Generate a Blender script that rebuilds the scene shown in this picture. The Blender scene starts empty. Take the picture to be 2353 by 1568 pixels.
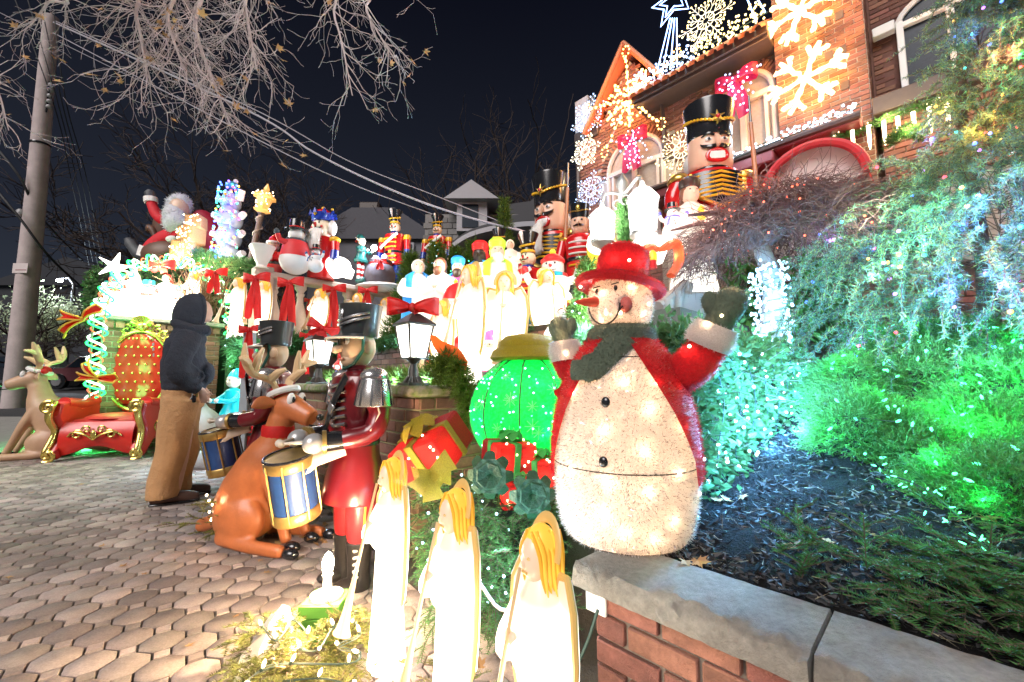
import bpy, math, random
import numpy as np
from mathutils import Vector, Matrix, Euler
random.seed(7); rng = np.random.default_rng(7)
R = math.radians; PI = math.pi
SC = bpy.context.scene
COL = SC.collection

# ------------------------------------------------------------------ camera, sky, exposure
PITCH = R(5.48); FPX = 948.0; CAMZ = 1.0           # photo measured at 2353 x 1568
cd = bpy.data.cameras.new('camera'); cam = bpy.data.objects.new('camera', cd); COL.objects.link(cam)
cd.sensor_width = 36; cd.lens = 36 * FPX / 2353; cd.clip_start = 0.02; cd.clip_end = 500
cam.location = (0, 0, CAMZ); cam.rotation_euler = (PI / 2 + PITCH, 0, 0)
SC.camera = cam
w = bpy.data.worlds.new('World'); SC.world = w; w.use_nodes = True
nt = w.node_tree; nt.nodes.clear()
o_ = nt.nodes.new('ShaderNodeOutputWorld'); bg = nt.nodes.new('ShaderNodeBackground')
tc = nt.nodes.new('ShaderNodeTexCoord'); sp = nt.nodes.new('ShaderNodeSeparateXYZ')
cr = nt.nodes.new('ShaderNodeValToRGB')            # night sky over a lit city: paler near the roofs
cr.color_ramp.elements[0].position = 0.0; cr.color_ramp.elements[0].color = (.022, .027, .037, 1)
cr.color_ramp.elements[1].position = .75; cr.color_ramp.elements[1].color = (.0016, .0019, .0045, 1)
e = cr.color_ramp.elements.new(.28); e.color = (.0095, .0115, .018, 1)
nt.links.new(tc.outputs['Generated'], sp.inputs[0]); nt.links.new(sp.outputs['Z'], cr.inputs[0])
nt.links.new(cr.outputs[0], bg.inputs[0]); bg.inputs[1].default_value = .72
nt.links.new(bg.outputs[0], o_.inputs[0])
sl_ = bpy.data.lights.new('sun', 'SUN'); sl_.energy = 1.5; sl_.angle = R(35); sl_.color = (1, .93, .9)   # added soft fill from the street side, behind the camera
so_ = bpy.data.objects.new('sun', sl_); COL.objects.link(so_); so_.rotation_euler = (R(52), 0, R(-28))
SC.view_settings.view_transform = 'Standard'; SC.view_settings.look = 'None'
SC.view_settings.exposure = 1.3; SC.view_settings.gamma = 1.0
SC.render.engine = 'CYCLES'
cy = SC.cycles
cy.use_denoising = True
try: cy.denoiser = 'OPENIMAGEDENOISE'
except Exception: pass
cy.max_bounces = 5; cy.diffuse_bounces = 2; cy.glossy_bounces = 2; cy.transmission_bounces = 4
cy.transparent_max_bounces = 6; cy.sample_clamp_indirect = 3.0; cy.sample_clamp_direct = 0
cy.caustics_reflective = False; cy.caustics_refractive = False
try: cy.use_light_tree = True
except Exception: pass

# ------------------------------------------------------------------ places
def ray(px, py):
    x = (px - 1176.5) / FPX; y = (784 - py) / FPX
    c, s = math.cos(PITCH), math.sin(PITCH)
    return Vector((x, c - y * s, s + y * c))
def P(px, py, d):                                  # point seen at px,py at ground distance d ahead
    r = ray(px, py); return Vector((r.x / r.y * d, d, CAMZ + r.z / r.y * d))
def H(py, d, px=1176):
    return P(px, py, d).z
AX = R(44)
def UV(u, v, z=0.0):                               # u along the street (far left), v into the garden (far right)
    return Vector((-math.sin(AX) * u + math.cos(AX) * v, math.cos(AX) * u + math.sin(AX) * v, z))
def toUV(p):
    return (-math.sin(AX) * p[0] + math.cos(AX) * p[1], math.cos(AX) * p[0] + math.sin(AX) * p[1])
MUV = Matrix(((-math.sin(AX), math.cos(AX), 0, 0), (math.cos(AX), math.sin(AX), 0, 0), (0, 0, 1, 0), (0, 0, 0, 1)))
RZ_UV = PI / 2 + AX - PI                           # not mirrored helper (rotation of the garden grid)

# ------------------------------------------------------------------ materials
MATS = {}
def _nodes(name):
    m = bpy.data.materials.new(name); m.use_nodes = True
    n = m.node_tree; n.nodes.clear()
    out = n.nodes.new('ShaderNodeOutputMaterial')
    return m, n, out
def _noise(n, scale, detail=3, rough=.6, coord='Object'):
    t = n.nodes.new('ShaderNodeNewGeometry' if coord == 'Position' else 'ShaderNodeTexCoord'); z = n.nodes.new('ShaderNodeTexNoise')
    z.inputs['Scale'].default_value = scale; z.inputs['Detail'].default_value = detail; z.inputs['Roughness'].default_value = rough
    n.links.new(t.outputs[coord], z.inputs['Vector']); return z
def mat(name, col, rough=.6, metal=0.0, var=.12, scale=18, bump=0.0, bscale=60, emit=0.0, ecol=None, rnd=0.0,
        spec=.5, trans=0.0, coat=0.0, col2=None, sheen=0.0, coord='Object', bdist=.01, stain=0.0):
    """principled material: base colour with noise variation, optional second colour, bump, random tint per piece, translucency"""
    if name in MATS: return MATS[name]
    m, n, out = _nodes(name)
    b = n.nodes.new('ShaderNodeBsdfPrincipled')
    b.inputs['Roughness'].default_value = rough; b.inputs['Metallic'].default_value = metal
    b.inputs['Specular IOR Level'].default_value = spec; b.inputs['Coat Weight'].default_value = coat
    b.inputs['Coat Roughness'].default_value = .12
    if sheen: b.inputs['Sheen Weight'].default_value = sheen
    c = (*col, 1)
    z = _noise(n, scale, 4, .62, coord)
    mx = n.nodes.new('ShaderNodeMix'); mx.data_type = 'RGBA'
    if col2 is None:
        mx.inputs[6].default_value = tuple(max(0, k * (1 - var)) for k in col) + (1,)
        mx.inputs[7].default_value = tuple(min(1, k * (1 + var)) for k in col) + (1,)
        n.links.new(z.outputs[0], mx.inputs[0])
    else:
        mx.inputs[6].default_value = c; mx.inputs[7].default_value = (*col2, 1)
        r = n.nodes.new('ShaderNodeValToRGB'); r.color_ramp.elements[0].position = .4; r.color_ramp.elements[1].position = .62
        n.links.new(z.outputs[0], r.inputs[0]); n.links.new(r.outputs[0], mx.inputs[0])
    last = mx.outputs[2]
    if rnd:
        oi = n.nodes.new('ShaderNodeObjectInfo'); ge = n.nodes.new('ShaderNodeNewGeometry')
        ad = n.nodes.new('ShaderNodeMath'); ad.operation = 'ADD'
        fr = n.nodes.new('ShaderNodeMath'); fr.operation = 'FRACT'
        n.links.new(oi.outputs['Random'], ad.inputs[0]); n.links.new(ge.outputs['Random Per Island'], ad.inputs[1])
        n.links.new(ad.outputs[0], fr.inputs[0])
        mr = n.nodes.new('ShaderNodeMapRange'); mr.inputs[3].default_value = 1 - rnd; mr.inputs[4].default_value = 1 + rnd
        n.links.new(fr.outputs[0], mr.inputs[0])
        hs = n.nodes.new('ShaderNodeHueSaturation'); n.links.new(mr.outputs[0], hs.inputs['Value'])
        m2 = n.nodes.new('ShaderNodeMapRange'); m2.inputs[3].default_value = .5 - rnd * .035; m2.inputs[4].default_value = .5 + rnd * .035
        f2 = n.nodes.new('ShaderNodeMath'); f2.operation = 'MULTIPLY'; f2.inputs[1].default_value = 7.3
        f3 = n.nodes.new('ShaderNodeMath'); f3.operation = 'FRACT'
        n.links.new(fr.outputs[0], f2.inputs[0]); n.links.new(f2.outputs[0], f3.inputs[0]); n.links.new(f3.outputs[0], m2.inputs[0])
        n.links.new(m2.outputs[0], hs.inputs['Hue'])
        n.links.new(last, hs.inputs['Color']); last = hs.outputs[0]
    if stain:
        z3 = _noise(n, 2.2, 6, .7, 'Position'); m3 = n.nodes.new('ShaderNodeMapRange'); m3.inputs[1].default_value = .35; m3.inputs[2].default_value = .65; m3.inputs[3].default_value = 1 - stain; m3.inputs[4].default_value = 1.08
        n.links.new(z3.outputs[0], m3.inputs[0]); h3 = n.nodes.new('ShaderNodeHueSaturation'); n.links.new(m3.outputs[0], h3.inputs['Value']); n.links.new(last, h3.inputs['Color']); last = h3.outputs[0]
    n.links.new(last, b.inputs['Base Color'])
    if bump:
        z2 = _noise(n, bscale, 5, .7, coord); bu = n.nodes.new('ShaderNodeBump')
        bu.inputs['Strength'].default_value = bump; bu.inputs['Distance'].default_value = bdist
        n.links.new(z2.outputs[0], bu.inputs['Height']); n.links.new(bu.outputs[0], b.inputs['Normal'])
    if emit:
        b.inputs['Emission Color'].default_value = (*(ecol or col), 1); b.inputs['Emission Strength'].default_value = emit
    sh = b.outputs[0]
    if trans:
        t = n.nodes.new('ShaderNodeBsdfTranslucent'); n.links.new(last, t.inputs[0])
        ms = n.nodes.new('ShaderNodeMixShader'); ms.inputs[0].default_value = trans
        n.links.new(sh, ms.inputs[1]); n.links.new(t.outputs[0], ms.inputs[2]); sh = ms.outputs[0]
    n.links.new(sh, out.inputs[0])
    MATS[name] = m; return m
def glow(name, col, s, base=None):
    """something that gives off light"""
    if name in MATS: return MATS[name]
    m, n, out = _nodes(name)
    b = n.nodes.new('ShaderNodeBsdfPrincipled'); b.inputs['Base Color'].default_value = (*(base or col), 1)
    b.inputs['Roughness'].default_value = .35
    b.inputs['Emission Color'].default_value = (*col, 1); b.inputs['Emission Strength'].default_value = s
    n.links.new(b.outputs[0], out.inputs[0]); MATS[name] = m; return m
def glow_grad(name, col, s0, s1, z0, z1, base):
    """moulded plastic lit by a bulb low inside: brighter near the bulb"""
    if name in MATS: return MATS[name]
    m = glow(name, col, s0, base); n = m.node_tree; b = [q for q in n.nodes if q.type == 'BSDF_PRINCIPLED'][0]
    t = n.nodes.new('ShaderNodeTexCoord'); sp_ = n.nodes.new('ShaderNodeSeparateXYZ'); mr = n.nodes.new('ShaderNodeMapRange')
    n.links.new(t.outputs['Object'], sp_.inputs[0]); n.links.new(sp_.outputs['Z'], mr.inputs[0])
    for i, v in enumerate((z0, z1, s0, s1)): mr.inputs[i + 1].default_value = v
    n.links.new(mr.outputs[0], b.inputs['Emission Strength']); return m
def glass(name, col=(.9, .93, .95), rough=.05, ior=1.45):
    if name in MATS: return MATS[name]
    m, n, out = _nodes(name)
    g = n.nodes.new('ShaderNodeBsdfGlossy'); g.inputs['Roughness'].default_value = rough
    t = n.nodes.new('ShaderNodeBsdfTransparent'); t.inputs[0].default_value = (*col, 1)
    lw = n.nodes.new('ShaderNodeFresnel'); lw.inputs[0].default_value = ior
    ms = n.nodes.new('ShaderNodeMixShader'); n.links.new(lw.outputs[0], ms.inputs[0])
    n.links.new(t.outputs[0], ms.inputs[1]); n.links.new(g.outputs[0], ms.inputs[2]); n.links.new(ms.outputs[0], out.inputs[0])
    MATS[name] = m; return m

# ------------------------------------------------------------------ mesh builder
class MB:
    def __init__(s): s.v = []; s.f = []; s.m = []; s.sm = []; s.mats = []; s.M = None
    def mi(s, m):
        if m not in s.mats: s.mats.append(m)
        return s.mats.index(m)
    def add(s, vs, fs, m, smooth=True, M=None):
        k = len(s.v); i = s.mi(m)
        for p in vs:
            p = Vector(p)
            if M is not None: p = M @ p
            if s.M is not None: p = s.M @ p
            s.v.append(p)
        for f in fs:
            s.f.append(tuple(k + j for j in f)); s.m.append(i); s.sm.append(smooth)
        return s
    def box(s, c, d, m, rot=None, bev=0.0, M=None):
        x, y, z = (k / 2 for k in d); T = Matrix.Translation(Vector(c))
        if rot is not None: T = T @ (Euler(rot).to_matrix().to_4x4())
        if M is not None: T = M @ T
        if bev <= 0:
            v = [(sx * x, sy * y, sz * z) for sx in (-1, 1) for sy in (-1, 1) for sz in (-1, 1)]
            f = [(0, 1, 3, 2), (4, 6, 7, 5), (0, 4, 5, 1), (2, 3, 7, 6), (0, 2, 6, 4), (1, 5, 7, 3)]
            return s.add(v, f, m, False, T)
        b = min(bev, x * .9, y * .9, z * .9); v = []; idx = {}
        for sx in (-1, 1):
            for sy in (-1, 1):
                for sz in (-1, 1):
                    for a in range(3):
                        q = [sx * (x - b), sy * (y - b), sz * (z - b)]
                        q[a] = (sx * x, sy * y, sz * z)[a]
                        idx[sx, sy, sz, a] = len(v); v.append(q)
        f = []
        I = lambda *k: idx[k]
        for sg in (-1, 1):
            f.append([I(sg, -1, -1, 0), I(sg, 1, -1, 0), I(sg, 1, 1, 0), I(sg, -1, 1, 0)][::sg])
            f.append([I(-1, sg, -1, 1), I(-1, sg, 1, 1), I(1, sg, 1, 1), I(1, sg, -1, 1)][::sg])
            f.append([I(-1, -1, sg, 2), I(1, -1, sg, 2), I(1, 1, sg, 2), I(-1, 1, sg, 2)][::sg])
        for a in (-1, 1):
            for c2 in (-1, 1):
                f.append([I(-1, a, c2, 1), I(-1, a, c2, 2), I(1, a, c2, 2), I(1, a, c2, 1)][::a * c2])
                f.append([I(a, -1, c2, 2), I(a, -1, c2, 0), I(a, 1, c2, 0), I(a, 1, c2, 2)][::a * c2])
                f.append([I(a, c2, -1, 0), I(a, c2, -1, 1), I(a, c2, 1, 1), I(a, c2, 1, 0)][::a * c2])
                for d3 in (-1, 1): f.append([I(a, c2, d3, 0), I(a, c2, d3, 1), I(a, c2, d3, 2)][::a * c2 * d3])
        return s.add(v, f, m, False, T)
    def cyl(s, p0, p1, r0, r1, m, seg=12, smooth=True, M=None):
        return s.tube([p0, p1], [r0, r1], m, seg, smooth=smooth, M=M)
    def tube(s, path, rad, m, seg=8, caps=True, smooth=True, M=None, flat=None, up=None):
        """swept tube; flat squashes the section along the second axis"""
        path = [Vector(p) for p in path]; n = len(path)
        if not hasattr(rad, '__len__'): rad = [rad] * n
        vs = []; t0 = None; nx = None
        for i in range(n):
            t = (path[min(i + 1, n - 1)] - path[max(i - 1, 0)])
            if t.length < 1e-9: t = Vector((0, 0, 1))
            t.normalize()
            if nx is None:
                a = Vector(up) if up is not None else (Vector((0, 0, 1)) if abs(t.z) < .9 else Vector((1, 0, 0)))
                nx = t.cross(a)
                if nx.length < 1e-6: nx = t.cross(Vector((0, 1, 0)))
                nx.normalize()
            else:
                nx = (nx - t * nx.dot(t))
                if nx.length < 1e-6: nx = t.cross(Vector((0, 0, 1)))
                nx.normalize()
            ny = t.cross(nx)
            r = rad[i]; rx, ry = (r if hasattr(r, '__len__') else (r, r * (flat or 1)))
            for k in range(seg):
                a = 2 * PI * k / seg
                vs.append(path[i] + nx * (rx * math.cos(a)) + ny * (ry * math.sin(a)))
        fs = []
        for i in range(n - 1):
            for k in range(seg):
                k2 = (k + 1) % seg
                fs.append((i * seg + k, i * seg + k2, (i + 1) * seg + k2, (i + 1) * seg + k))
        if caps: fs.append(tuple(range(seg))[::-1]); fs.append(tuple((n - 1) * seg + k for k in range(seg)))
        return s.add(vs, fs, m, smooth, M)
    def lathe(s, prof, m, seg=20, M=None, sx=1.0, sy=1.0, smooth=True, c=(0, 0, 0), arc=None):
        vs = []; fs = []; n = len(prof); full = arc is None; a0, a1 = arc or (0, 2 * PI); ns = seg if full else seg + 1
        for (r, z) in prof:
            for k in range(ns):
                a = a0 + (a1 - a0) * k / seg
                vs.append((c[0] + r * sx * math.cos(a), c[1] + r * sy * math.sin(a), c[2] + z))
        for i in range(n - 1):
            for k in range(seg):
                k2 = (k + 1) % ns
                fs.append((i * ns + k, i * ns + k2, (i + 1) * ns + k2, (i + 1) * ns + k))
        if full:
            if prof[0][0] > 1e-5: fs.append(tuple(range(ns))[::-1])
            if prof[-1][0] > 1e-5: fs.append(tuple((n - 1) * ns + k for k in range(ns)))
        return s.add(vs, fs, m, smooth, M)
    def ell(s, c, r, m, seg=16, rings=10, M=None, rot=None, cut=None):
        """ellipsoid; cut=(lo,hi) keeps a band of polar angle in [0,1] from the bottom"""
        if not hasattr(r, '__len__'): r = (r, r, r)
        lo, hi = cut or (0, 1)
        T = Matrix.Translation(Vector(c))
        if rot is not None: T = T @ Euler(rot).to_matrix().to_4x4()
        if M is not None: T = M @ T
        T = T @ Matrix.Diagonal((r[0], r[1], r[2], 1))
        prof = []
        for i in range(rings + 1):
            a = PI * (lo + (hi - lo) * i / rings)
            prof.append((max(1e-6, math.sin(a)), -math.cos(a)))
        return s.lathe(prof, m, seg, T)
    def prism(s, poly, d, m, M=None, smooth=False, bev=0.0):
        """polygon in xz plane, thickness d along y (centred)"""
        n = len(poly); vs = [(x, -d / 2, z) for x, z in poly] + [(x, d / 2, z) for x, z in poly]
        if bev:
            cx = sum(p[0] for p in poly) / n; cz = sum(p[1] for p in poly) / n
            ins = []
            for x, z in poly:
                L = math.hypot(x - cx, z - cz) or 1; k = max(0, (L - bev) / L); ins.append((cx + (x - cx) * k, cz + (z - cz) * k))
            vs = [(x, -d / 2 + bev, z) for x, z in poly] + [(x, d / 2 - bev, z) for x, z in poly]
            vs += [(x, -d / 2, z) for x, z in ins] + [(x, d / 2, z) for x, z in ins]
            fs = [tuple(range(2 * n, 3 * n)), tuple(range(3 * n, 4 * n))[::-1]]
            for i in range(n):
                j = (i + 1) % n
                fs += [(i, n + i, n + j, j), (i, j, 2 * n + j, 2 * n + i), (n + j, n + i, 3 * n + i, 3 * n + j)]
        else:
            fs = [tuple(range(n)), tuple(range(n, 2 * n))[::-1]]
            for i in range(n):
                j = (i + 1) % n; fs.append((i, n + i, n + j, j))
        return s.add(vs, fs, m, smooth, M)
    def sheet(s, grid, m, smooth=True, M=None, thick=0.0):
        """grid[i][j] of points"""
        a = len(grid); b = len(grid[0]); vs = [p for row in grid for p in row]
        fs = [(i * b + j, i * b + j + 1, (i + 1) * b + j + 1, (i + 1) * b + j) for i in range(a - 1) for j in range(b - 1)]
        return s.add(vs, fs, m, smooth, M)
    def mesh(s, name):
        me = bpy.data.meshes.new(name)
        me.from_pydata([tuple(p) for p in s.v], [], s.f)
        for m in s.mats: me.materials.append(m)
        me.polygons.foreach_set('material_index', s.m); me.polygons.foreach_set('use_smooth', s.sm)
        me.update()
        try: me.set_sharp_from_angle(angle=R(42))
        except Exception: pass
        return me
    def build(s, name, parent=None, loc=None, rot=None, scale=None):
        return link(name, s.mesh(name), parent, loc, rot, scale)
def link(name, data, parent=None, loc=None, rot=None, scale=None):
    o = bpy.data.objects.new(name, data); COL.objects.link(o)
    if loc is not None: o.location = loc
    if rot is not None: o.rotation_euler = rot if hasattr(rot, '__len__') else (0, 0, rot)
    if scale is not None: o.scale = scale if hasattr(scale, '__len__') else (scale,) * 3
    if parent is not None: o.parent = parent
    return o
def tag(o, label, cat, group=None, kind=None):
    if label: o['label'] = label
    if cat: o['category'] = cat
    if group: o['group'] = group
    if kind: o['kind'] = kind
    return o
def thing(name, label, cat, loc=(0, 0, 0), rot=None, group=None, scale=None):
    return tag(link(name, None, None, loc, rot, scale), label, cat, group)
def struct(o): o['kind'] = 'structure'; return o
def stuff(o): o['kind'] = 'stuff'; return o
def copy_tree(o, parent=None):
    c = o.copy(); COL.objects.link(c); c.parent = parent
    for ch in list(o.children):
        if ch.type != 'LIGHT' or True: copy_tree(ch, c)
    return c
def dup(o, label, loc, rot=None, scale=None, group=None):
    c = copy_tree(o); c['label'] = label; c.location = loc
    if rot is not None: c.rotation_euler = rot if hasattr(rot, '__len__') else (0, 0, rot)
    if scale is not None: c.scale = scale if hasattr(scale, '__len__') else (scale,) * 3
    if group: c['group'] = group
    return c
LPW = 1.0
def lamp(parent, loc, power, col, r=.03, name='bulb_light'):
    L = bpy.data.lights.new(name, 'POINT'); L.energy = power * LPW; L.color = col; L.shadow_soft_size = r
    o = bpy.data.objects.new(name, L); COL.objects.link(o); o.location = loc
    if parent is not None: o.parent = parent
    return o
def raw_mesh(name, V, F, mats, mi=None, smooth=False):
    """V (n,3), F (m,3|4) numpy"""
    me = bpy.data.meshes.new(name); n = len(V); m, k = F.shape
    me.vertices.add(n); me.vertices.foreach_set('co', np.asarray(V, np.float32).ravel())
    me.loops.add(m * k); me.loops.foreach_set('vertex_index', np.asarray(F, np.int32).ravel())
    me.polygons.add(m); me.polygons.foreach_set('loop_start', np.arange(0, m * k, k, dtype=np.int32))
    me.polygons.foreach_set('loop_total', np.full(m, k, np.int32))
    for q in mats: me.materials.append(q)
    if mi is not None: me.polygons.foreach_set('material_index', np.asarray(mi, np.int32))
    me.polygons.foreach_set('use_smooth', np.full(m, smooth, bool))
    me.update(calc_edges=True); me.validate(); return me
def remesh(mb, name, mats, voxel=.012, smooth=6, parent=None, loc=None, rot=None):
    """fuse overlapping shapes into one continuous skin"""
    o = link('tmp', mb.mesh('tmp'))
    r = o.modifiers.new('r', 'REMESH'); r.mode = 'VOXEL'; r.voxel_size = voxel; r.use_smooth_shade = True
    if smooth:
        q = o.modifiers.new('s', 'SMOOTH'); q.factor = .5; q.iterations = smooth
    dg = bpy.context.evaluated_depsgraph_get(); dg.update()
    me = bpy.data.meshes.new_from_object(o.evaluated_get(dg)); me.name = name
    me.materials.clear()
    for m in mats: me.materials.append(m)
    if len(me.polygons): me.polygons.foreach_set('material_index', np.zeros(len(me.polygons), np.int32))
    me.polygons.foreach_set('use_smooth', np.ones(len(me.polygons), bool))
    bpy.data.objects.remove(o, do_unlink=True)
    return link(name, me, parent, loc, rot)
def bez(p0, p1, p2, n=8):
    p0, p1, p2 = Vector(p0), Vector(p1), Vector(p2)
    return [p0 * (1 - t) ** 2 + p1 * 2 * t * (1 - t) + p2 * t * t for t in [i / (n - 1) for i in range(n)]]
def spline(pts, n=5):
    """catmull-rom through points"""
    pts = [Vector(p) for p in pts]; q = [pts[0] * 2 - pts[1]] + pts + [pts[-1] * 2 - pts[-2]]; out = []
    for i in range(1, len(q) - 2):
        a, b, c, d = q[i - 1], q[i], q[i + 1], q[i + 2]
        for k in range(n):
            t = k / n
            out.append(.5 * (2 * b + (c - a) * t + (2 * a - 5 * b + 4 * c - d) * t * t + (3 * b - a - 3 * c + d) * t ** 3))
    out.append(pts[-1]); return out

# common materials
white_p = mat('white_paint', (.8, .79, .76), .4, var=.05)
black_p = mat('black_gloss', (.012, .013, .016), .22, var=.2, coat=.4)
red_p = mat('red_gloss', (.55, .012, .014), .25, var=.1, coat=.4)
blue_p = mat('blue_gloss', (.012, .04, .32), .25, var=.12, coat=.4)
yellow_p = mat('yellow_gloss', (.75, .42, .02), .3, var=.08)
flesh_p = mat('flesh_paint', (.72, .5, .36), .4, var=.06)
cream_p = mat('cream_paint', (.78, .68, .52), .35, var=.06)
gold_m = mat('gold_paint', (.75, .5, .12), .28, metal=.85, var=.15)
silver_m = mat('silver_paint', (.55, .55, .56), .25, metal=.85, var=.15)
brass_m = mat('dull_brass', (.42, .28, .09), .4, metal=.7, var=.3, scale=30)
redcloth = mat('red_ribbon', (.62, .014, .012), .55, var=.2, scale=40, trans=.25)
# ================================================================== THE SETTING
G = Matrix.Rotation(AX, 4, 'Z')                    # local x = v (into the garden), local y = u (along the street)
def VU(v, u, z=0.0): return G @ Vector((v, u, z))
asphalt = mat('asphalt', (.045, .047, .05), .75, var=.35, scale=30, bump=.3, bscale=200)
concrete = mat('concrete', (.3, .29, .27), .85, var=.25, scale=6, bump=.4, bscale=120)
joint_m = mat('paver_joint', (.055, .042, .034), .95, var=.3, scale=60, bump=.5, bscale=300)
paver_m = mat('paver', (.41, .335, .305), .9, var=.42, scale=150, bump=.6, bscale=420, rnd=.4, coord='Position', stain=.4)
mortar = mat('mortar', (.36, .32, .27), .95, var=.25, scale=30, bump=.5, bscale=150)
mortar_moss = mat('mossy_mortar', (.3, .3, .17), .95, var=.3, scale=25, bump=.5, bscale=150)
brick_red = mat('brick_red', (.3, .12, .085), .9, var=.5, scale=28, bump=1.0, bscale=130, rnd=.3, coord='Position', stain=.5)
brick_brown = mat('brick_brown', (.2, .105, .07), .85, var=.4, scale=30, bump=.7, bscale=150, rnd=.42, coord='Position')
brick_house = mat('brick_house', (.2, .088, .06), .85, var=.35, scale=30, bump=.5, bscale=150, rnd=.42, coord='Position')
coping_m = mat('coping_stone', (.36, .33, .29), .92, var=.45, scale=55, bump=1.0, bscale=200, coord='Position', stain=.45)
coping_moss = mat('mossy_coping', (.36, .31, .25), .95, scale=14, bump=.9, bscale=160, col2=(.16, .22, .05))
mulch_m = mat('mulch', (.016, .015, .016), .95, var=.8, scale=70, bump=1.0, bscale=120, spec=.1, bdist=.03)
soil_m = mat('soil', (.06, .045, .032), .95, var=.4, scale=25, bump=.8, bscale=90)

# one sheet of ground to the horizon; it climbs slowly up the street beyond the sidewalk
def gz(y): return 0.0 if y < 6.2 else min((y - 6.2) * .055, 3.2)
ys = [-60, -10, 0, 3, 6.2, 8, 10, 14, 20, 30, 45, 64, 120, 260]; xs = [-260, -90, -40, -20, -10, -5, 0, 5, 10, 20, 40, 90, 260]
b = MB(); b.sheet([[Vector((x, y, gz(y) - .06)) for x in xs] for y in ys], soil_m); struct(b.build('ground'))
b = MB(); b.sheet([[Vector((x, y, gz(y) - .03)) for x in (-120, -30, -12, -5.4)] for y in (9.7, 12, 14, 20, 30, 45, 64, 120)], asphalt); struct(b.build('road'))
b = MB()
for i in range(3):
    for j in range(9):
        y0 = 6.05 + i * 1.2; y1 = y0 + 1.19; x0 = -5.6 - (j + 1) * 1.25; x1 = x0 + 1.24
        y1 = min(y1, 9.6)
        b.add([(x0, y0, gz(y0) - .012), (x1, y0, gz(y0) - .012), (x1, y1, gz(y1) - .012), (x0, y1, gz(y1) - .012),
               (x0, y0, -.06), (x1, y0, -.06), (x1, y1, gz(y1) - .1), (x0, y1, gz(y1) - .1)],
              [(0, 1, 2, 3), (0, 4, 5, 1), (2, 6, 7, 3), (1, 5, 6, 2), (0, 3, 7, 4)], concrete, False)
struct(b.build('kerbside_pavement'))
b = MB(); b.sheet([[Vector((x, y, -.028)) for x in (-9, -4, 0, 3)] for y in (-3, 0, 3, 6.1)], joint_m); pavement = struct(b.build('sidewalk'))

# octagon-and-dot pavers
def paver_mesh(name, poly, t=.03):
    n = len(poly); c = .0045
    ins = [((abs(x) - c) * math.copysign(1, x), (abs(y) - c) * math.copysign(1, y)) for x, y in poly]
    vs = [(x, y, -t) for x, y in poly] + [(x, y, -c) for x, y in poly] + [(x, y, 0) for x, y in ins]
    fs = [tuple(range(2 * n, 3 * n))]
    for i in range(n):
        j = (i + 1) % n; fs += [(i, j, n + j, n + i), (n + i, n + j, 2 * n + j, 2 * n + i)]
    m = MB(); m.add(vs, fs, paver_m, False); return m.mesh(name)
PW = .14; ed = .062; jg = .0034
hw = PW / 2 - jg; he = ed / 2 - jg * .4
octa = [(he, -hw), (hw, -he), (hw, he), (he, hw), (-he, hw), (-hw, he), (-hw, -he), (-he, -hw)]
dg_ = (PW - ed) / 2 - jg * 1.6
dot = [(dg_, 0), (0, dg_), (-dg_, 0), (0, -dg_)]
def dotmesh():
    c = .003; ins = [(x * (1 - c / dg_), y * (1 - c / dg_)) for x, y in dot]; n = 4; t = .03
    vs = [(x, y, -t) for x, y in dot] + [(x, y, -c) for x, y in dot] + [(x, y, 0) for x, y in ins]
    fs = [tuple(range(8, 12))]
    for i in range(4): j = (i + 1) % 4; fs += [(i, j, 4 + j, 4 + i), (4 + i, 4 + j, 8 + j, 8 + i)]
    m = MB(); m.add(vs, fs, paver_m, False); return m.mesh('paver')
me_o = paver_mesh('paver', octa); me_d = dotmesh()
PR = Matrix.Rotation(R(-6.5), 4, 'Z'); spots = []
for i in range(-70, 40):
    for j in range(0, 60):
        for k, (dx, dy) in enumerate(((0, 0), (.5, .5))):
            p = PR @ Vector(((i + dx) * PW, (j + dy) * PW, 0))
            u, v = toUV(p)
            if p.y < .55 or p.y > 6.05 or v > 1.22 or p.x < -8.5: continue
            if p.y < .9 and abs(p.x) > p.y * 1.5: continue
            if abs(p.x) > p.y * 1.32 + .1: continue
            if u < .9 and v > .95: continue
            spots.append((p.length, p, k))
spots.sort(key=lambda q: q[0])
vis = [q for q in spots if 1.13 < q[1].y and q[1].x < .02 - .05 * q[1].y]       # the ones that show largest in view
ids = set(id(q) for q in vis[:300]); joined_v = []; joined_f = []; off = 0
co_o = np.array([v.co[:] for v in me_o.vertices]); co_d = np.array([v.co[:] for v in me_d.vertices])
tri = lambda me: [tuple(p.vertices) for p in me.polygons]
fo, fd = tri(me_o), tri(me_d); bb = MB()
for q in spots:
    dz = random.uniform(-.003, .002); tl = (random.gauss(0, .006), random.gauss(0, .006), R(-6.5) + random.gauss(0, .012))
    if id(q) in ids:
        link('paver', me_o if q[2] == 0 else me_d, pavement, (q[1].x, q[1].y, dz), tl)
    else:
        T = Matrix.Translation((q[1].x, q[1].y, dz)) @ Euler(tl).to_matrix().to_4x4()
        bb.add(co_o if q[2] == 0 else co_d, fo if q[2] == 0 else fd, paver_m, False, T)
stuff(bb.build('paver_field', pavement))

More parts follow.
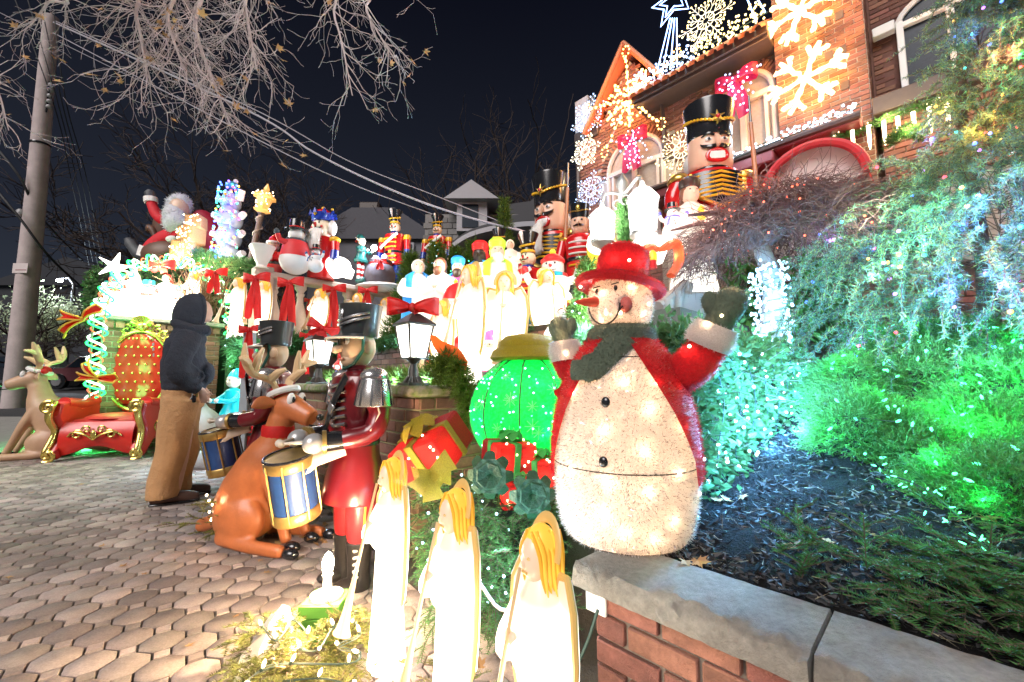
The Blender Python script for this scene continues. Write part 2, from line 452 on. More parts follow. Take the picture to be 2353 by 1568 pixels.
# ---------------------------------------------------------------- brickwork
def brick_face(parent, M, W, Hh, material, course=.075, bl=.215, joint=.011, depth=.07, nobj=120, skip=None, name='brick', start=0, jitter=.002):
    """bricks on the local plane y=0 (outward = -y), x along, z up"""
    mesh_cache = {}; cells = []
    rows = int(Hh / course)
    for r in range(rows):
        x = -(bl / 2) if (r + start) % 2 else 0.0
        while x < W - .02:
            a, c = max(0, x), min(W, x + bl); x += bl
            if c - a < .045: continue
            cx, cz, L = (a + c) / 2, (r + .5) * course, c - a - joint
            if skip and skip(cx, cz, L / 2): continue
            cells.append((cx, cz, L))
    def pr(q):
        p = M @ Vector((q[0], 0, q[1])); 
        inview = abs(p.x) < p.y * 1.3 + .1
        return (0 if inview and p.y > .2 else 1, p.length)
    cells.sort(key=pr); joined = MB()
    for i, (cx, cz, L) in enumerate(cells):
        key = round(L, 3)
        if key not in mesh_cache:
            m = MB(); m.box((0, depth / 2, 0), (L, depth, course - joint), material, bev=.004); mesh_cache[key] = m.mesh(name)
        y = random.gauss(0, jitter)
        T = M @ Matrix.Translation((cx, y, cz)) @ Euler((random.gauss(0, .01), random.gauss(0, .006), random.gauss(0, .01))).to_matrix().to_4x4()
        if i < nobj:
            o = link(name, mesh_cache[key], parent); o.matrix_basis = T
        else:
            me = mesh_cache[key]
            joined.add([v.co for v in me.vertices], [tuple(p.vertices) for p in me.polygons], material, False, T)
    if joined.v: stuff(joined.build('brickwork', parent))
def frame(o, xdir, ydir):
    o = Vector(o); x = Vector(xdir).normalized(); y = Vector(ydir).normalized(); z = x.cross(y)
    return Matrix(((x.x, y.x, z.x, o.x), (x.y, y.y, z.y, o.y), (x.z, y.z, z.z, o.z), (0, 0, 0, 1)))
DU = VU(0, 1); DV = VU(1, 0)
def faceU(u, v0, z0=0): return frame(VU(v0, u, z0), DV, DU)          # faces -u (towards camera), x runs along +v
def faceV(v, u0, z0=0): return frame(VU(v, u0, z0), -DU, DV)         # faces -v (towards the street), x runs along -u
def gbox(b, v0, v1, u0, u1, z0, z1, m, bev=0.0):
    b.box(((v0 + v1) / 2, (u0 + u1) / 2, (z0 + z1) / 2), (v1 - v0, u1 - u0, z1 - z0), m, bev=bev, M=G)

mort_d = mat('dark_mortar', (.17, .135, .11), .95, var=.4, scale=40, bump=.8, bscale=150)
wl = tag(link('garden_wall', None), 'low red brick wall with rough stone coping under the big snowman', 'wall')
b = MB(); gbox(b, 1.162, 1.36, -2.2, .79, -.05, .352, mort_d); gbox(b, 1.37, 1.9, .72, .79, -.05, .34, mort_d); b.build('core', wl)
brick_face(wl, faceV(1.147, .81, -.02), 2.9, .376, brick_red, nobj=70, course=.0745)
brick_face(wl, faceU(.0, 0) if False else frame(VU(1.9, .812, -.02), -DV, -DU), .75, .376, brick_red, nobj=40, course=.0745)
def coping_stone(b, v0, v1, u0, u1, z0, z1, m, n=1):
    """rough, rounded-edge slab"""
    L = (u1 - u0) / n
    for i in range(n):
        a, c = u0 + i * L + .002, u0 + (i + 1) * L - .002; nu = max(4, int(L / .025)); sec = []
        h = z1 - z0; e = h * .42
        base = [(v0, z0), (v0 - .004, z0 + e * .6), (v0, z1 - e * .8), (v0 + e * .45, z1 - e * .2), (v0 + e * 1.1, z1), ((v0 + v1) / 2, z1), (v1 - e, z1), (v1, z1 - e), (v1, z0)]
        rows = []
        for k in range(nu + 1):
            u = a + (c - a) * k / nu; row = []
            for q, (v, z) in enumerate(base):
                s = .0065 if 0 < q < 5 else .001
                row.append(G @ Vector((v + random.gauss(0, s * .7), u, z + (random.gauss(0, s) if 1 < q < 5 else random.gauss(0, .0008)))))
            rows.append(row)
        b.sheet(rows, m)
        b.add([rows[0][q] for q in range(9)], [tuple(range(9))], m, False); b.add([rows[-1][q] for q in range(9)], [tuple(range(9))[::-1]], m, False)
b = MB(); coping_stone(b, 1.10, 1.385, .235, .86, .352, .42, coping_m); b.build('coping', wl)
b = MB(); coping_stone(b, 1.10, 1.385, -.9, .23, .352, .42, coping_m); b.build('coping', wl)
b = MB(); coping_stone(b, 1.10, 1.385, -2.2, -.905, .352, .42, coping_m); b.build('coping', wl)

# planter wall that carries the lanterns
pw = tag(link('planter_wall', None), 'brown brick planter wall with mossy coping that carries the black lanterns', 'wall')
b = MB(); gbox(b, 1.31, 1.6, 2.13, 6.7, -.05, .9, mortar_moss); gbox(b, 1.6, 2.9, 2.13, 2.4, -.05, .9, mortar_moss); b.build('core', pw)
brick_face(pw, faceU(2.122, 1.302, 0), 1.6, .9, brick_brown, nobj=90)
brick_face(pw, faceV(1.302, 6.7, 0), 4.58, .9, brick_brown, nobj=130, start=1)
b = MB()
b.box((1.43, 2.78, .935), (.34, 1.36, .065), coping_moss, bev=.018, M=G); b.build('coping', pw)
b = MB(); b.box((1.43, 4.72, .935), (.34, 2.5, .065), coping_moss, bev=.018, M=G); b.build('coping', pw)
b = MB(); b.box((2.26, 2.26, .935), (1.31, .34, .064), coping_moss, bev=.018, M=G); b.build('coping', pw)

# earth levels behind the walls
b = MB(); gbox(b, 1.56, 2.75, 2.38, 6.75, .2, .90, soil_m); struct(b.build('planter_soil'))
b = MB(); gbox(b, 2.75, 6.7, 1.2, 6.72, .2, 1.5, soil_m); gbox(b, 4.9, 9.5, 5.25, 9.6, .2, 2.55, soil_m); struct(b.build('upper_terrace'))
tw = tag(link('terrace_wall', None), 'brick retaining wall between planter and upper terrace behind the angels', 'wall')
brick_face(tw, faceV(2.74, 6.7, .85), 5.3, .62, brick_brown, nobj=0)
brick_face(tw, faceU(1.19, 2.75, .4), 3.9, 1.1, brick_brown, nobj=20)
# mulch bed climbing towards the house
def bedz(v): return .385 + max(0, v - 1.38) * .2
rows = []
for i in range(46):
    v = 1.36 + i * .085; row = []
    for j in range(70):
        u = .74 - j * .075
        row.append(VU(v, u, bedz(v) + random.gauss(0, .006) + (.02 if i else 0)))
    rows.append(row)
b = MB(); b.sheet(rows, mulch_m); bed = struct(b.build('mulch_bed'))
# entry slot between the walls
b = MB(); b.sheet([[VU(v, u, .02 + max(0, v - 1.4) * .55 + random.gauss(0, .01)) for u in np.linspace(.74, 2.13, 12)] for v in np.linspace(1.1, 2.75, 16)], soil_m)
struct(b.build('entry_slope'))

# wall with the green rope arch
gw = tag(link('pier_wall', None), 'tall brown brick wall washed green behind the red throne', 'wall')
b = MB(); gbox(b, -.13, 1.24, 8.26, 8.7, -.05, 1.87, mortar); b.build('core', gw)
brick_face(gw, faceU(8.25, -.14, 0), 1.39, 1.8, brick_brown, nobj=150, course=.078, bl=.22)
b = MB(); b.box((.55, 8.44, 1.905), (1.5, .5, .075), coping_m, bev=.02, M=G); b.build('coping', gw)
b = MB()
for k in range(12): b.box((-.08 + k * .115, 8.243, 1.815), (.1, .04, .11), brick_brown, bev=.005, M=G)
stuff(b.build('soldier_course', gw))

# stoop with stone balustrade
stone_m = mat('cast_stone', (.48, .39, .34), .8, var=.15, scale=20, bump=.35, bscale=120)
st = tag(link('stoop_balustrade', None), 'pale stone balustrade on a brick stoop hung with red bows', 'balustrade')
b = MB(); gbox(b, 1.45, 5.2, 6.82, 9.6, -.05, 1.52, mortar); b.build('stoop_base', st)
brick_face(st, faceU(6.81, 1.45, 0), 3.7, 1.5, brick_brown, nobj=60)
b = MB(); b.box((3.33, 6.86, 1.575), (3.85, .3, .11), stone_m, bev=.02, M=G); b.build('plinth', st)
b = MB(); b.box((3.33, 6.86, 2.55), (3.9, .3, .1), stone_m, bev=.025, M=G); b.build('handrail', st)
bal = MB()
prof = [(.085, 0), (.085, .07), (.055, .09), (.05, .12), (.085, .22), (.1, .32), (.085, .43), (.05, .56), (.043, .66), (.06, .69), (.06, .71), (.048, .73), (.06, .76), (.085, .79), (.085, .87)]
bal.lathe(prof, stone_m, 14); bme = bal.mesh('baluster')
for k in range(10): link('baluster', bme, st, VU(1.66 + k * .37, 6.86, 1.63))
b = MB(); gbox(b, 1.38, 1.62, 6.72, 7.0, 1.5, 2.66, stone_m, .015); b.build('newel', st)

# ================================================================== THE HOUSE (front at v = 6.82)
HV = 6.82; HZ0 = 1.2
trim_m = mat('window_trim', (.55, .47, .42), .5, var=.08)
dark_trim = mat('dark_fascia', (.05, .035, .03), .5, var=.3, scale=20)
tile_m = mat('clay_tile', (.3, .1, .05), .7, var=.3, scale=30, rnd=.3)
pane_m = mat('dark_pane', (.014, .022, .035), .3, var=.7, scale=30, spec=.2)
house = tag(link('brick_house', None), 'brick house covered in snowflake lights with arched windows and tiled eaves', 'house')
def HX(u): return 5.06 - u                         # facade x from the left corner
FH = faceV(HV, 5.06, HZ0)
AW = dict(c=HX(3.73), hw=.56, z0=3.55 - HZ0, zs=5.02 - HZ0)          # left arched window
AW2 = dict(c=HX(1.86), hw=.42, z0=4.35 - HZ0, zs=5.36 - HZ0)         # arched window behind the big nutcracker
def in_arch(a, x, z, pad=.0):
    r = a['hw'] + pad
    if abs(x - a['c']) > r or z < a['z0'] - .02: return False
    return z < a['zs'] or math.hypot(x - a['c'], z - a['zs']) < r
def sk(x, z, hl):
    if z + HZ0 > 6.0 and not (HX(4.55) < x < HX(3.02) and z + HZ0 < 7.2 - abs(x - HX(3.79)) * 1.45): return True
    for a in (AW, AW2):
        if in_arch(a, x, z, .14) or in_arch(a, x - hl, z, .14) or in_arch(a, x + hl, z, .14): return True
    return HX(1.42) < x < HX(.3)
b = MB()
gbox(b, HV + .02, HV + .5, 1.42, 5.06, HZ0, 6.05, mortar); gbox(b, HV + .02, HV + 4, -3.5, 5.06, HZ0 - 1, 2.4, mortar)
b.prism([(-.77, 0), (.77, 0), (0, 1.2)], .4, mortar, M=frame(VU(HV + .22, 3.79, 6.0), -DU, DV))
gbox(b, HV + .5, HV + 5, -3.4, 5.04, 2.4, 6.0, dark_trim); b.build('wall', house)
brick_face(house, FH, HX(1.42), 6.2, brick_house, course=.0677, bl=.2, joint=.01, depth=.05, nobj=170, skip=sk)
# projecting chimney pier with the bright flakes
b = MB(); gbox(b, 6.66, HV + .6, .37, 1.36, 3.4, 7.4, mortar); b.build('pier', house)
holes = [(x, z) for z in (4.85, 5.35, 5.85) for x in (.62, .76)]
sk2 = None
brick_face(house, faceV(6.652, 1.37, 3.4), 1.0, 4.0, brick_red if False else brick_house, course=.0677, bl=.2, joint=.01, depth=.05, nobj=130, skip=sk2)
brick_face(house, frame(VU(HV + .2, .362, 3.4), -DV, -DU) if False else frame(VU(6.66, .362, 3.4), DV, DU), .5, 4.0, brick_house, course=.0677, bl=.2, joint=.01, depth=.05, nobj=0)
for hx, hz in holes: b = MB(); b.box((hx, .01, hz - 3.4), (.085, .05, .115), dark_trim, M=faceV(6.66, 1.37, 3.4)); b.build('vent', house)  # dark blocks set proud; the shade of the holes is put into their colour
# right part: dark recess, window with white frame
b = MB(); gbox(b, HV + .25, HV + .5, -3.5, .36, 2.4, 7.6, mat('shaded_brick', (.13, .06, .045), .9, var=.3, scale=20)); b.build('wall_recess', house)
brick_face(house, faceV(HV + .24, .34, 4.5), 1.5, 1.9, brick_house, course=.0677, bl=.2, joint=.01, depth=.04, nobj=0, skip=lambda x, z, hl: .24 < x + hl and x - hl < 1.3 and z < 1.25)
b = MB(); gbox(b, 6.5, HV + .3, -2.6, .36, 4.24, 4.46, dark_trim, .01); b.build('ledge', house)
brick_face(house, faceV(6.6, .3, 3.3), 2.6, .92, brick_house, course=.0677, bl=.2, joint=.01, depth=.05, nobj=0)
b = MB(); gbox(b, 6.64, HV + .3, -2.3, .30, 2.3, 4.24, mortar); b.build('porch_wall', house)
# square window on the right with lintel stone
wn = MB(); FW = faceV(HV + .2, .08, 4.6); wf = mat('white_frame', (.72, .7, .66), .5, var=.05)
for x in (0.02, .46, .98): wn.box((x, -.02, .5), (.07, .08, .98), wf, bev=.008, M=FW)
for z in (.02, .93): wn.box((.5, -.023, z), (1.02, .074, .07), wf, bev=.008, M=FW)
arc = [(.5 + .5 * math.cos(a), -.02, .93 + .33 * math.sin(a)) for a in [PI * k / 14 for k in range(15)]]
wn.tube(arc, .035, wf, 6, M=FW)
wo = wn.build('window', house)
q = MB(); q.box((.24, .01, .48), (.4, .01, .9), pane_m, M=FW); q.build('pane', wo)
q = MB(); q.box((.72, .01, .48), (.47, .01, .9), pane_m, M=FW); q.build('pane', wo)
q = MB(); q.prism([(.5 + .48 * math.cos(a), .93 + .31 * math.sin(a)) for a in [PI * k / 14 for k in range(15)]], .01, pane_m, M=FW @ Matrix.Translation((0, .01, 0))); q.build('pane', wo)
q = MB(); q.box((-.13, -.06, .95), (.22, .12, .13), wf, bev=.01, M=FW); q.build('lintel_stone', wo)
# arched windows
def arch_window(a, sill=True):
    F = FH @ Matrix.Translation((a['c'], 0, 0)); r = a['hw']; z0, zs = a['z0'], a['zs']; m = MB()
    path = [(-r, -.02, z0)] + [(-r * math.cos(t), -.02, zs + r * math.sin(t)) for t in [PI * k / 18 for k in range(19)]] + [(r, -.02, z0)]
    m.tube(path, .045, trim_m, 6, M=F, up=(0, 1, 0))
    m.box((0, -.015, zs - .02), (2 * r, .08, .09), trim_m, bev=.01, M=F); m.box((0, -.018, (z0 + zs) / 2), (.09, .07, zs - z0), trim_m, bev=.01, M=F)
    for s in (-1, 1): m.box((s * (r - .1), -.01, (z0 + zs) / 2), (.05, .06, zs - z0), trim_m, M=F)
    m.box((0, -.04, z0), (2 * r + .16, .14, .08), trim_m, bev=.01, M=F)
    o = m.build('window', house)
    for s in (-1, 1):
        q = MB(); q.box((s * r / 2, .03, (z0 + zs) / 2), (r - .02, .01, zs - z0), pane_m, M=F); q.build('pane', o)
    q = MB(); q.prism([(-r * math.cos(t), zs + .03 + r * math.sin(t)) for t in [PI * k / 18 for k in range(19)]], .01, pane_m, M=F @ Matrix.Translation((0, .03, 0))); q.build('pane', o)
    q = MB()                                       # ring of upright bricks round the arch
    for k in range(29):
        t = PI * k / 28; T = F @ Matrix.Translation((-(r + .115) * math.cos(t), -.012, zs + (r + .115) * math.sin(t))) @ Matrix.Rotation(-t + PI / 2 if False else -(t - PI / 2), 4, 'Y').inverted()
        q.box((0, .03, 0), (.052, .08, .15), brick_house, bev=.004, M=T)
    q.build('arch_ring', o)
arch_window(AW); arch_window(AW2)
# eaves: fascia, gutter and a band of clay tiles
b = MB(); gbox(b, HV - .42, HV + .1, 1.37, 3.5, 5.88, 6.0, dark_trim, .01); gbox(b, HV - .46, HV - .40, 1.37, 3.52, 5.94, 6.1, dark_trim, .01); b.build('fascia', house)
tme = MB(); tme.lathe([(.07, 0), (.062, .36)], tile_m, 10, arc=(0, PI)); tme = tme.mesh('roof_tile')
for r_ in range(3):
    for k in range(15):
        T = frame(VU(HV - .42 + r_ * .26, 1.45 + k * .145, 6.09 + r_ * .2), -DU, Vector((0, 0, 1)) * .75 - DV * .65 + DV * 0)
        T = frame(VU(HV - .42 + r_ * .26, 1.45 + k * .145, 6.07 + r_ * .2), -DU, (Vector((0, 0, .79)) - DV * .61))
        o = link('roof_tile', tme, house); o.matrix_basis = T @ Matrix.Rotation(PI, 4, 'X')@ Matrix.Rotation(PI, 4, 'Z') if False else T @ Matrix.Rotation(0, 4, 'X')
b = MB(); b.add([VU(HV - .44, 1.37, 6.05), VU(HV - .44, 3.5, 6.05), VU(HV + .5, 3.5, 6.77), VU(HV + .5, 1.37, 6.77)], [(0, 1, 2, 3)], dark_trim, False)
for s in (0, 1):
    u0 = 3.79 + (.95 if s else -.95)
    b.add([VU(HV - .2, 3.79, 7.42), VU(HV - .2, u0, 6.02), VU(HV + 1.4, u0, 6.02), VU(HV + 1.4, 3.79, 7.42)], [(0, 1, 2, 3)], tile_m, False)
    b.tube([VU(HV - .2, 3.79, 7.44), VU(HV - .2, u0, 6.02)], .05, tile_m, 8)
gbox(b, HV - .06, HV + .3, 4.5, 5.1, 6.0, 6.25, dark_trim, .02); b.build('roof', house)
b = MB(); gbox(b, HV - .02, HV + .35, 4.75, 5.1, 6.25, 7.0, mat('parapet', (.4, .38, .38), .8), .02); b.build('parapet', house)
# lower canopy roof with red fascia
mar = mat('maroon_fascia', (.16, .03, .035), .5, var=.2)
b = MB(); gbox(b, 6.2, HV + .02, 1.36, 3.2, 3.95, 4.12, mar, .02); gbox(b, 6.2, HV + .02, .45, 1.36, 4.08, 4.2, mar, .02)
b.tube([VU(6.2, 3.2, 4.14), VU(6.2, .45, 4.16)], .05, dark_trim, 8); b.build('canopy', house)
b = MB(); gbox(b, 6.55, 6.8, .5, 3.1, 1.2, 3.95, mat('red_porch', (.4, .09, .075), .8, var=.2, scale=12)); b.build('porch_back', house)
brick_face(house, faceV(6.545, 3.1, 2.4), 2.6, 1.5, mat('brick_porch', (.42, .1, .08), .8, var=.2, rnd=.15), course=.0677, bl=.2, joint=.01, depth=.04, nobj=0)
b = MB(); b.tube([VU(HV - .06, 5.0, 6.0), VU(HV - .06, 5.0, 1.4)], .045, dark_trim, 8); b.tube([VU(HV - .1, 3.12, 5.9), VU(HV - .06, 3.12, 5.6), VU(HV - .06, 3.12, 4.9), VU(HV - .06, 2.7, 4.8)], .04, dark_trim, 8); b.build('drainpipe', house)
b = MB(); b.box((0, .02, 0), (.1, .1, .1), dark_trim)

# striped awning edge right of the canopy
aw = tag(link('awning', None), 'red curved awning with white underside behind the twiggy tree', 'awning')
b = MB(); A0 = VU(5.6, .1, 3.72); redc = mat('awning_red', (.5, .02, .03), .6, var=.15); whc = mat('awning_white', (.75, .68, .66), .7, var=.1, trans=.3)
def awp(t, k): a = PI * t; return VU(5.75 + k * .8, .9 + .5 * math.cos(a), 3.27 + .5 * math.sin(a) + k * .1)
b.sheet([[awp(i / 20, 0.02) for i in range(21)], [awp(i / 20, 1) for i in range(21)]], redc)
b.tube([awp(i / 20, 0) for i in range(21)], .05, redc, 8); b.build('frame', aw)
b = MB(); c0 = VU(5.9, .9, 3.29); pts = [awp(i / 20, .15) for i in range(21)]; b.add(pts + [c0], [(i, i + 1, 21) for i in range(20)], whc, True); b.build('lining', aw)

# ---------------------------------------------------------------- neighbours, far things
siding = mat('grey_siding', (.12, .12, .14), .8, var=.15, scale=8); roofm = mat('shingle_roof', (.05, .05, .055), .9, var=.3, scale=30, bump=.4)
palet = mat('pale_trim', (.3, .3, .33), .6, var=.06); nbrick = mat('neighbour_brick', (.17, .165, .165), .9, var=.2, scale=20, rnd=.2)
nh = tag(link('neighbour_house', None), 'dark grey house with white dormer and curved eaves behind the nativity figures', 'house')
D = 13.0
c = P(1150, 620, D)
b = MB(); B0 = P(1010, 640, D); B1 = P(1330, 640, D)
b.box(((B0.x + B1.x) / 2 + 1, D + 2.5, 3.4), (B1.x - B0.x + 3, 5, 6.0), nbrick); b.build('wall', nh)
b = MB()
for r_ in range(14):
    z = 3.6 + r_ * .2
    for k in range(22): b.box((B0.x - .4 + k * .32 + (r_ % 2) * .16, D - .01, z), (.3, .05, .185), nbrick, bev=.01)
stuff(b.build('blockwork', nh))
# eaves sweep down to the left, roof behind with tower cone
e0, e1, e2 = P(930, 655, D - .8), P(1080, 545, D - .8), P(1300, 520, D - .8)
b = MB(); pth = spline([P(900, 690, D - .8), e0, P(1010, 595, D - .8), e1, P(1190, 522, D - .8), e2], 5)
b.sheet([[p + Vector((0, 0, .16)) for p in pth], [p + Vector((0, -.02, 0)) for p in pth], [p + Vector((0, .95, -.02)) for p in pth]], palet, False); b.build('eaves', nh)
b = MB(); up = [p + Vector((.5, 2.4, 1.9)) for p in pth]
b.sheet([[p + Vector((0, 0, .17)) for p in pth], up], roofm, False)
ap = P(1262, 425, D + 1.5); base = P(1215, 522, D)
b.lathe([(2.4, 0), (.02, ap.z - base.z + .2)], roofm, 12, c=(ap.x, ap.y + .5, base.z)); b.build('roof', nh)
dm = MB(); dc = P(1085, 500, D - .4)
dm.box((dc.x, dc.y + .8, dc.z), (.95, 1.8, .95), palet); dmo = dm.build('dormer', nh)
q = MB(); q.box((dc.x - .05, dc.y - .11, dc.z), (.5, .04, .75), pane_m); q.build('pane', dmo)
q = MB(); q.prism([(-.85, .45), (.85, .45), (0, 1.05)], 2.2, palet, M=Matrix.Translation((dc.x, dc.y + .7, dc.z))); q.build('dormer_roof', dmo)
for (px, py) in ((1225, 590), (1140, 610), (1060, 640)):
    w0 = P(px, py, D - .05); q = MB()
    q.box(w0, (.75, .12, 1.1), palet, bev=.02); o = q.build('window', nh); q = MB()
    q.box((w0.x, w0.y - .07, w0.z + .26), (.6, .03, .44), pane_m); q.build('pane', o); q = MB()
    q.box((w0.x, w0.y - .07, w0.z - .24), (.6, .03, .44), pane_m); q.build('pane', o)
nh2 = tag(link('gabled_house', None), 'unlit grey gabled house with chimney behind the elf figure', 'house')
D = 17; b = MB(); c = P(850, 640, D); b.box((c.x, D + 3, c.z - 1), (5.2, 6, 5.4), siding); b.build('wall', nh2)
b = MB(); apx = P(845, 505, D)
b.prism([(-3.0, 0), (3.0, 0), (1.0, apx.z - c.z - 1.2), (-.8, apx.z - c.z - 1.2)], 6.4, mat('slate_grey', (.07, .07, .085), .8, var=.2), M=Matrix.Translation((c.x, D + 3, c.z + 1.65))); b.build('roof', nh2)
b = MB(); k = P(855, 500, D + 1); b.box(k, (.9, .9, 1.1), dark_trim, bev=.05); b.build('chimney', nh2)
for px in (930, 990):
    q = MB(); k = P(px, 590, D - .06); q.box(k, (.8, .14, 1.2), palet, bev=.03); o = q.build('window', nh2); q = MB(); q.box((k.x, k.y - .09, k.z), (.62, .03, 1.0), pane_m); q.build('pane', o)
# ================================================================== BUILDERS
def fuzz(mb, n, L, m, jit=.6, width=.0016, faces=None):
    """short tinsel strands over the faces built so far"""
    F = list(range(len(mb.f))) if faces is None else faces
    ar = []; 
    for i in F:
        q = mb.f[i]; a, b_, c = mb.v[q[0]], mb.v[q[1]], mb.v[q[2]]
        ar.append((b_ - a).cross(c - a).length * (1.0 if len(q) > 3 else .5))
    ar = np.array(ar); 
    if ar.sum() <= 0: return
    pick = rng.choice(len(F), n, p=ar / ar.sum()); k = mb.mi(m); V, Fa = mb.v, mb.f
    rr = rng.random((n, 2)); g = rng.normal(0, jit, (n, 3))
    for j in range(n):
        q = Fa[F[pick[j]]]; a, b_, c = V[q[0]], V[q[1]], V[q[2]]; d = V[q[3]] if len(q) > 3 else c
        s, t = rr[j]
        p = (a * (1 - s) + b_ * s) * (1 - t) + (d * (1 - s) + c * s) * t
        nn = (b_ - a).cross(c - a)
        if nn.length < 1e-12: continue
        nn.normalize(); dr = (nn + Vector(g[j])).normalized()
        if dr.dot(nn) < .1: dr = (dr + nn).normalized()
        sd = dr.cross(nn + Vector((.01, .02, .03))).normalized() * width
        i0 = len(V); V.extend((p - sd, p + sd, p + dr * L * (.5 + .7 * rr[j][0])))
        mb.f.append((i0, i0 + 1, i0 + 2)); mb.m.append(k); mb.sm.append(False)

def bow_mesh(w=.3, tail=.3, m=None, knot=True):
    """ribbon bow facing -y: two loops, knot, two tails"""
    m = m or redcloth; b = MB(); h = w * .42
    for s in (-1, 1):
        rows = []
        for i in range(9):
            t = i / 8; a = PI * 2 * t                      # loop goes out and back
            x = s * w * .5 * (1 - math.cos(a)) / 2; y = -.16 * w * math.sin(a); hh = h * (.22 + .6 * (1 - math.cos(a)) / 2)
            lift = .05 * w * (1 - math.cos(a)) / 2
            rows.append([Vector((x, y + .012 * w * math.cos(5 * k * PI / 6), (k / 6 - .5) * hh + lift + .02 * w * math.sin(9 * t + k))) for k in range(7)])
        b.sheet(rows, m)
        rows = []
        for i in range(7):
            t = i / 6; x = s * (.03 * w + .16 * w * t); ww = w * (.05 + .1 * min(1, t * 2))
            rows.append([Vector((x + (k / 4 - .5) * 2 * ww, -.05 * w - .05 * w * math.sin(t * 3 + k * 1.3), -t * tail + (.05 * w if (t == 1 and k in (0, 4)) else 0) * -s)) for k in range(5)])
        b.sheet(rows, m)
    if knot: b.ell((0, -.06 * w, 0), (w * .075, w * .07, w * .1), m, 10, 6)
    return b.mesh('bow')
def add_bow(label, loc, rot, w, tail, group, m=None, scale=None):
    o = link('ribbon_bow', bow_mesh(w, tail, m), None, loc, rot, scale); return tag(o, label, 'bow', group)

# ---- trumpet angel, 0.75 m, faces -y
def make_angel(name, label, S, hair=1.0, wings=True, group='trumpet angels', wire=False):
    t = thing(name, label, 'angel', group=group)
    rb = glow_grad('angel_robe_%g' % S, (1.0, .88, .7), S, .1, .36, .58, (.8, .72, .6)); hd = glow('angel_skin_%g' % hair, (1, .74, .5), .11 * hair, (.7, .52, .38))
    hr = glow('angel_hair_%g' % hair, (1, .52, .06), .3 * hair, (.72, .38, .05)); hr2 = glow('angel_hair_dark_%g' % hair, (.9, .4, .03), .2 * hair, (.6, .3, .03)); gd = glow('angel_gold_%g' % hair, (.85, .5, .14), .1 * hair, (.55, .36, .12))
    b = MB()
    rp = [(.105, 0), (.11, .02), (.1, .1), (.086, .25), (.078, .4), (.084, .47), (.088, .53), (.075, .58), (.04, .615), (.03, .635)]
    b.lathe(rp, rb, 28, sy=.78)
    for i, q in enumerate(b.v):                            # pleats in the skirt
        a = math.atan2(q.y, q.x); k = max(0, 1 - q.z / .45); q.x *= 1 + .05 * k * math.sin(a * 9); q.y *= 1 + .05 * k * math.sin(a * 9)
    for s in (-1, 1):                                      # arms folded up to the trumpet
        b.tube(spline([(s * .078, -.01, .54), (s * .105, -.045, .47), (s * .06, -.085, .46), (s * .012, -.1, .50)], 4), [.034] * 4 + [.036] * 4 + [.03] * 4 + [.024], rb, 8)
    b.build('robe', t)
    b = MB(); b.ell((0, -.012, .665), (.047, .05, .056), hd, 14, 10); b.ell((0, -.06, .658), (.009, .012, .012), hd, 6, 5); b.tube([(-.012, -.057, .638), (.012, -.057, .638)], .004, gd, 5); [b.ell((s * .019, -.055, .672), (.008, .005, .004), gd, 6, 4) for s in (-1, 1)]
    b.build('head', t)
    for s in (-1, 1): b = MB(); b.ell((s * .012, -.108, .508), (.018, .014, .016), hd, 8, 6); b.build('hand', t)
    b = MB(); b.ell((0, .008, .68), (.056, .056, .06), hr, 16, 10, cut=(.42, 1))
    for s in (-1, 1):
        for k in range(11): b.tube(spline([(s * (.012 + .003 * k), -.038 + .009 * k, .728), (s * (.05 + .002 * (k % 3)), -.034 + .009 * k, .68), (s * (.05 + .006 * (k % 2)), -.026 + .0085 * k, .635 - .006 * (k % 3)), (s * (.056 + .005 * (k % 3)), -.018 + .008 * k, .6 - .012 * (k % 2))], 3), [.004, .006, .0068, .007, .0068, .0065, .006, .005, .0035, .0015], hr if k % 2 else hr2, 6)
    b.build('hair', t)
    b = MB(); b.tube([(.07 * math.cos(a), .02 + .02 * math.sin(a), .675 + .075 * math.sin(a)) for a in [PI * (-.05 + 1.1 * k / 16) for k in range(17)]], [(.006, .014)] * 17, gd, 8); b.build('halo', t)
    if wings:
        for s in (-1, 1):
            b = MB(); out = [(0, .56), (.05, .63), (.1, .64), (.14, .58), (.15, .48), (.135, .36), (.1, .26), (.06, .22), (.045, .32), (.03, .42)]
            b.prism([(s * (x + .02), z) for x, z in out][::s], .024, rb, M=Matrix.Translation((0, .06, 0)) @ Matrix.Rotation(s * -.3, 4, 'Z'), bev=.006)
            b.tube([Matrix.Translation((0, .055, 0)) @ Matrix.Rotation(s * -.3, 4, 'Z') @ Vector((s * (x + .02), 0, z)) for x, z in out[:8]], .011, gd, 7)
            b.build('wing', t)
    b = MB(); tm = glow('angel_trumpet', (.62, .4, .2), .06, (.62, .44, .24))
    b.tube(spline([(0, -.075, .652), (-.004, -.115, .52), (-.01, -.16, .36), (-.016, -.2, .22), (-.018, -.215, .16)], 4), [.006] * 5 + [.007] * 4 + [.011, .014, .017, .02] + [.024, .028, .034, .042], tm, 12); b.build('trumpet', t)
    return t

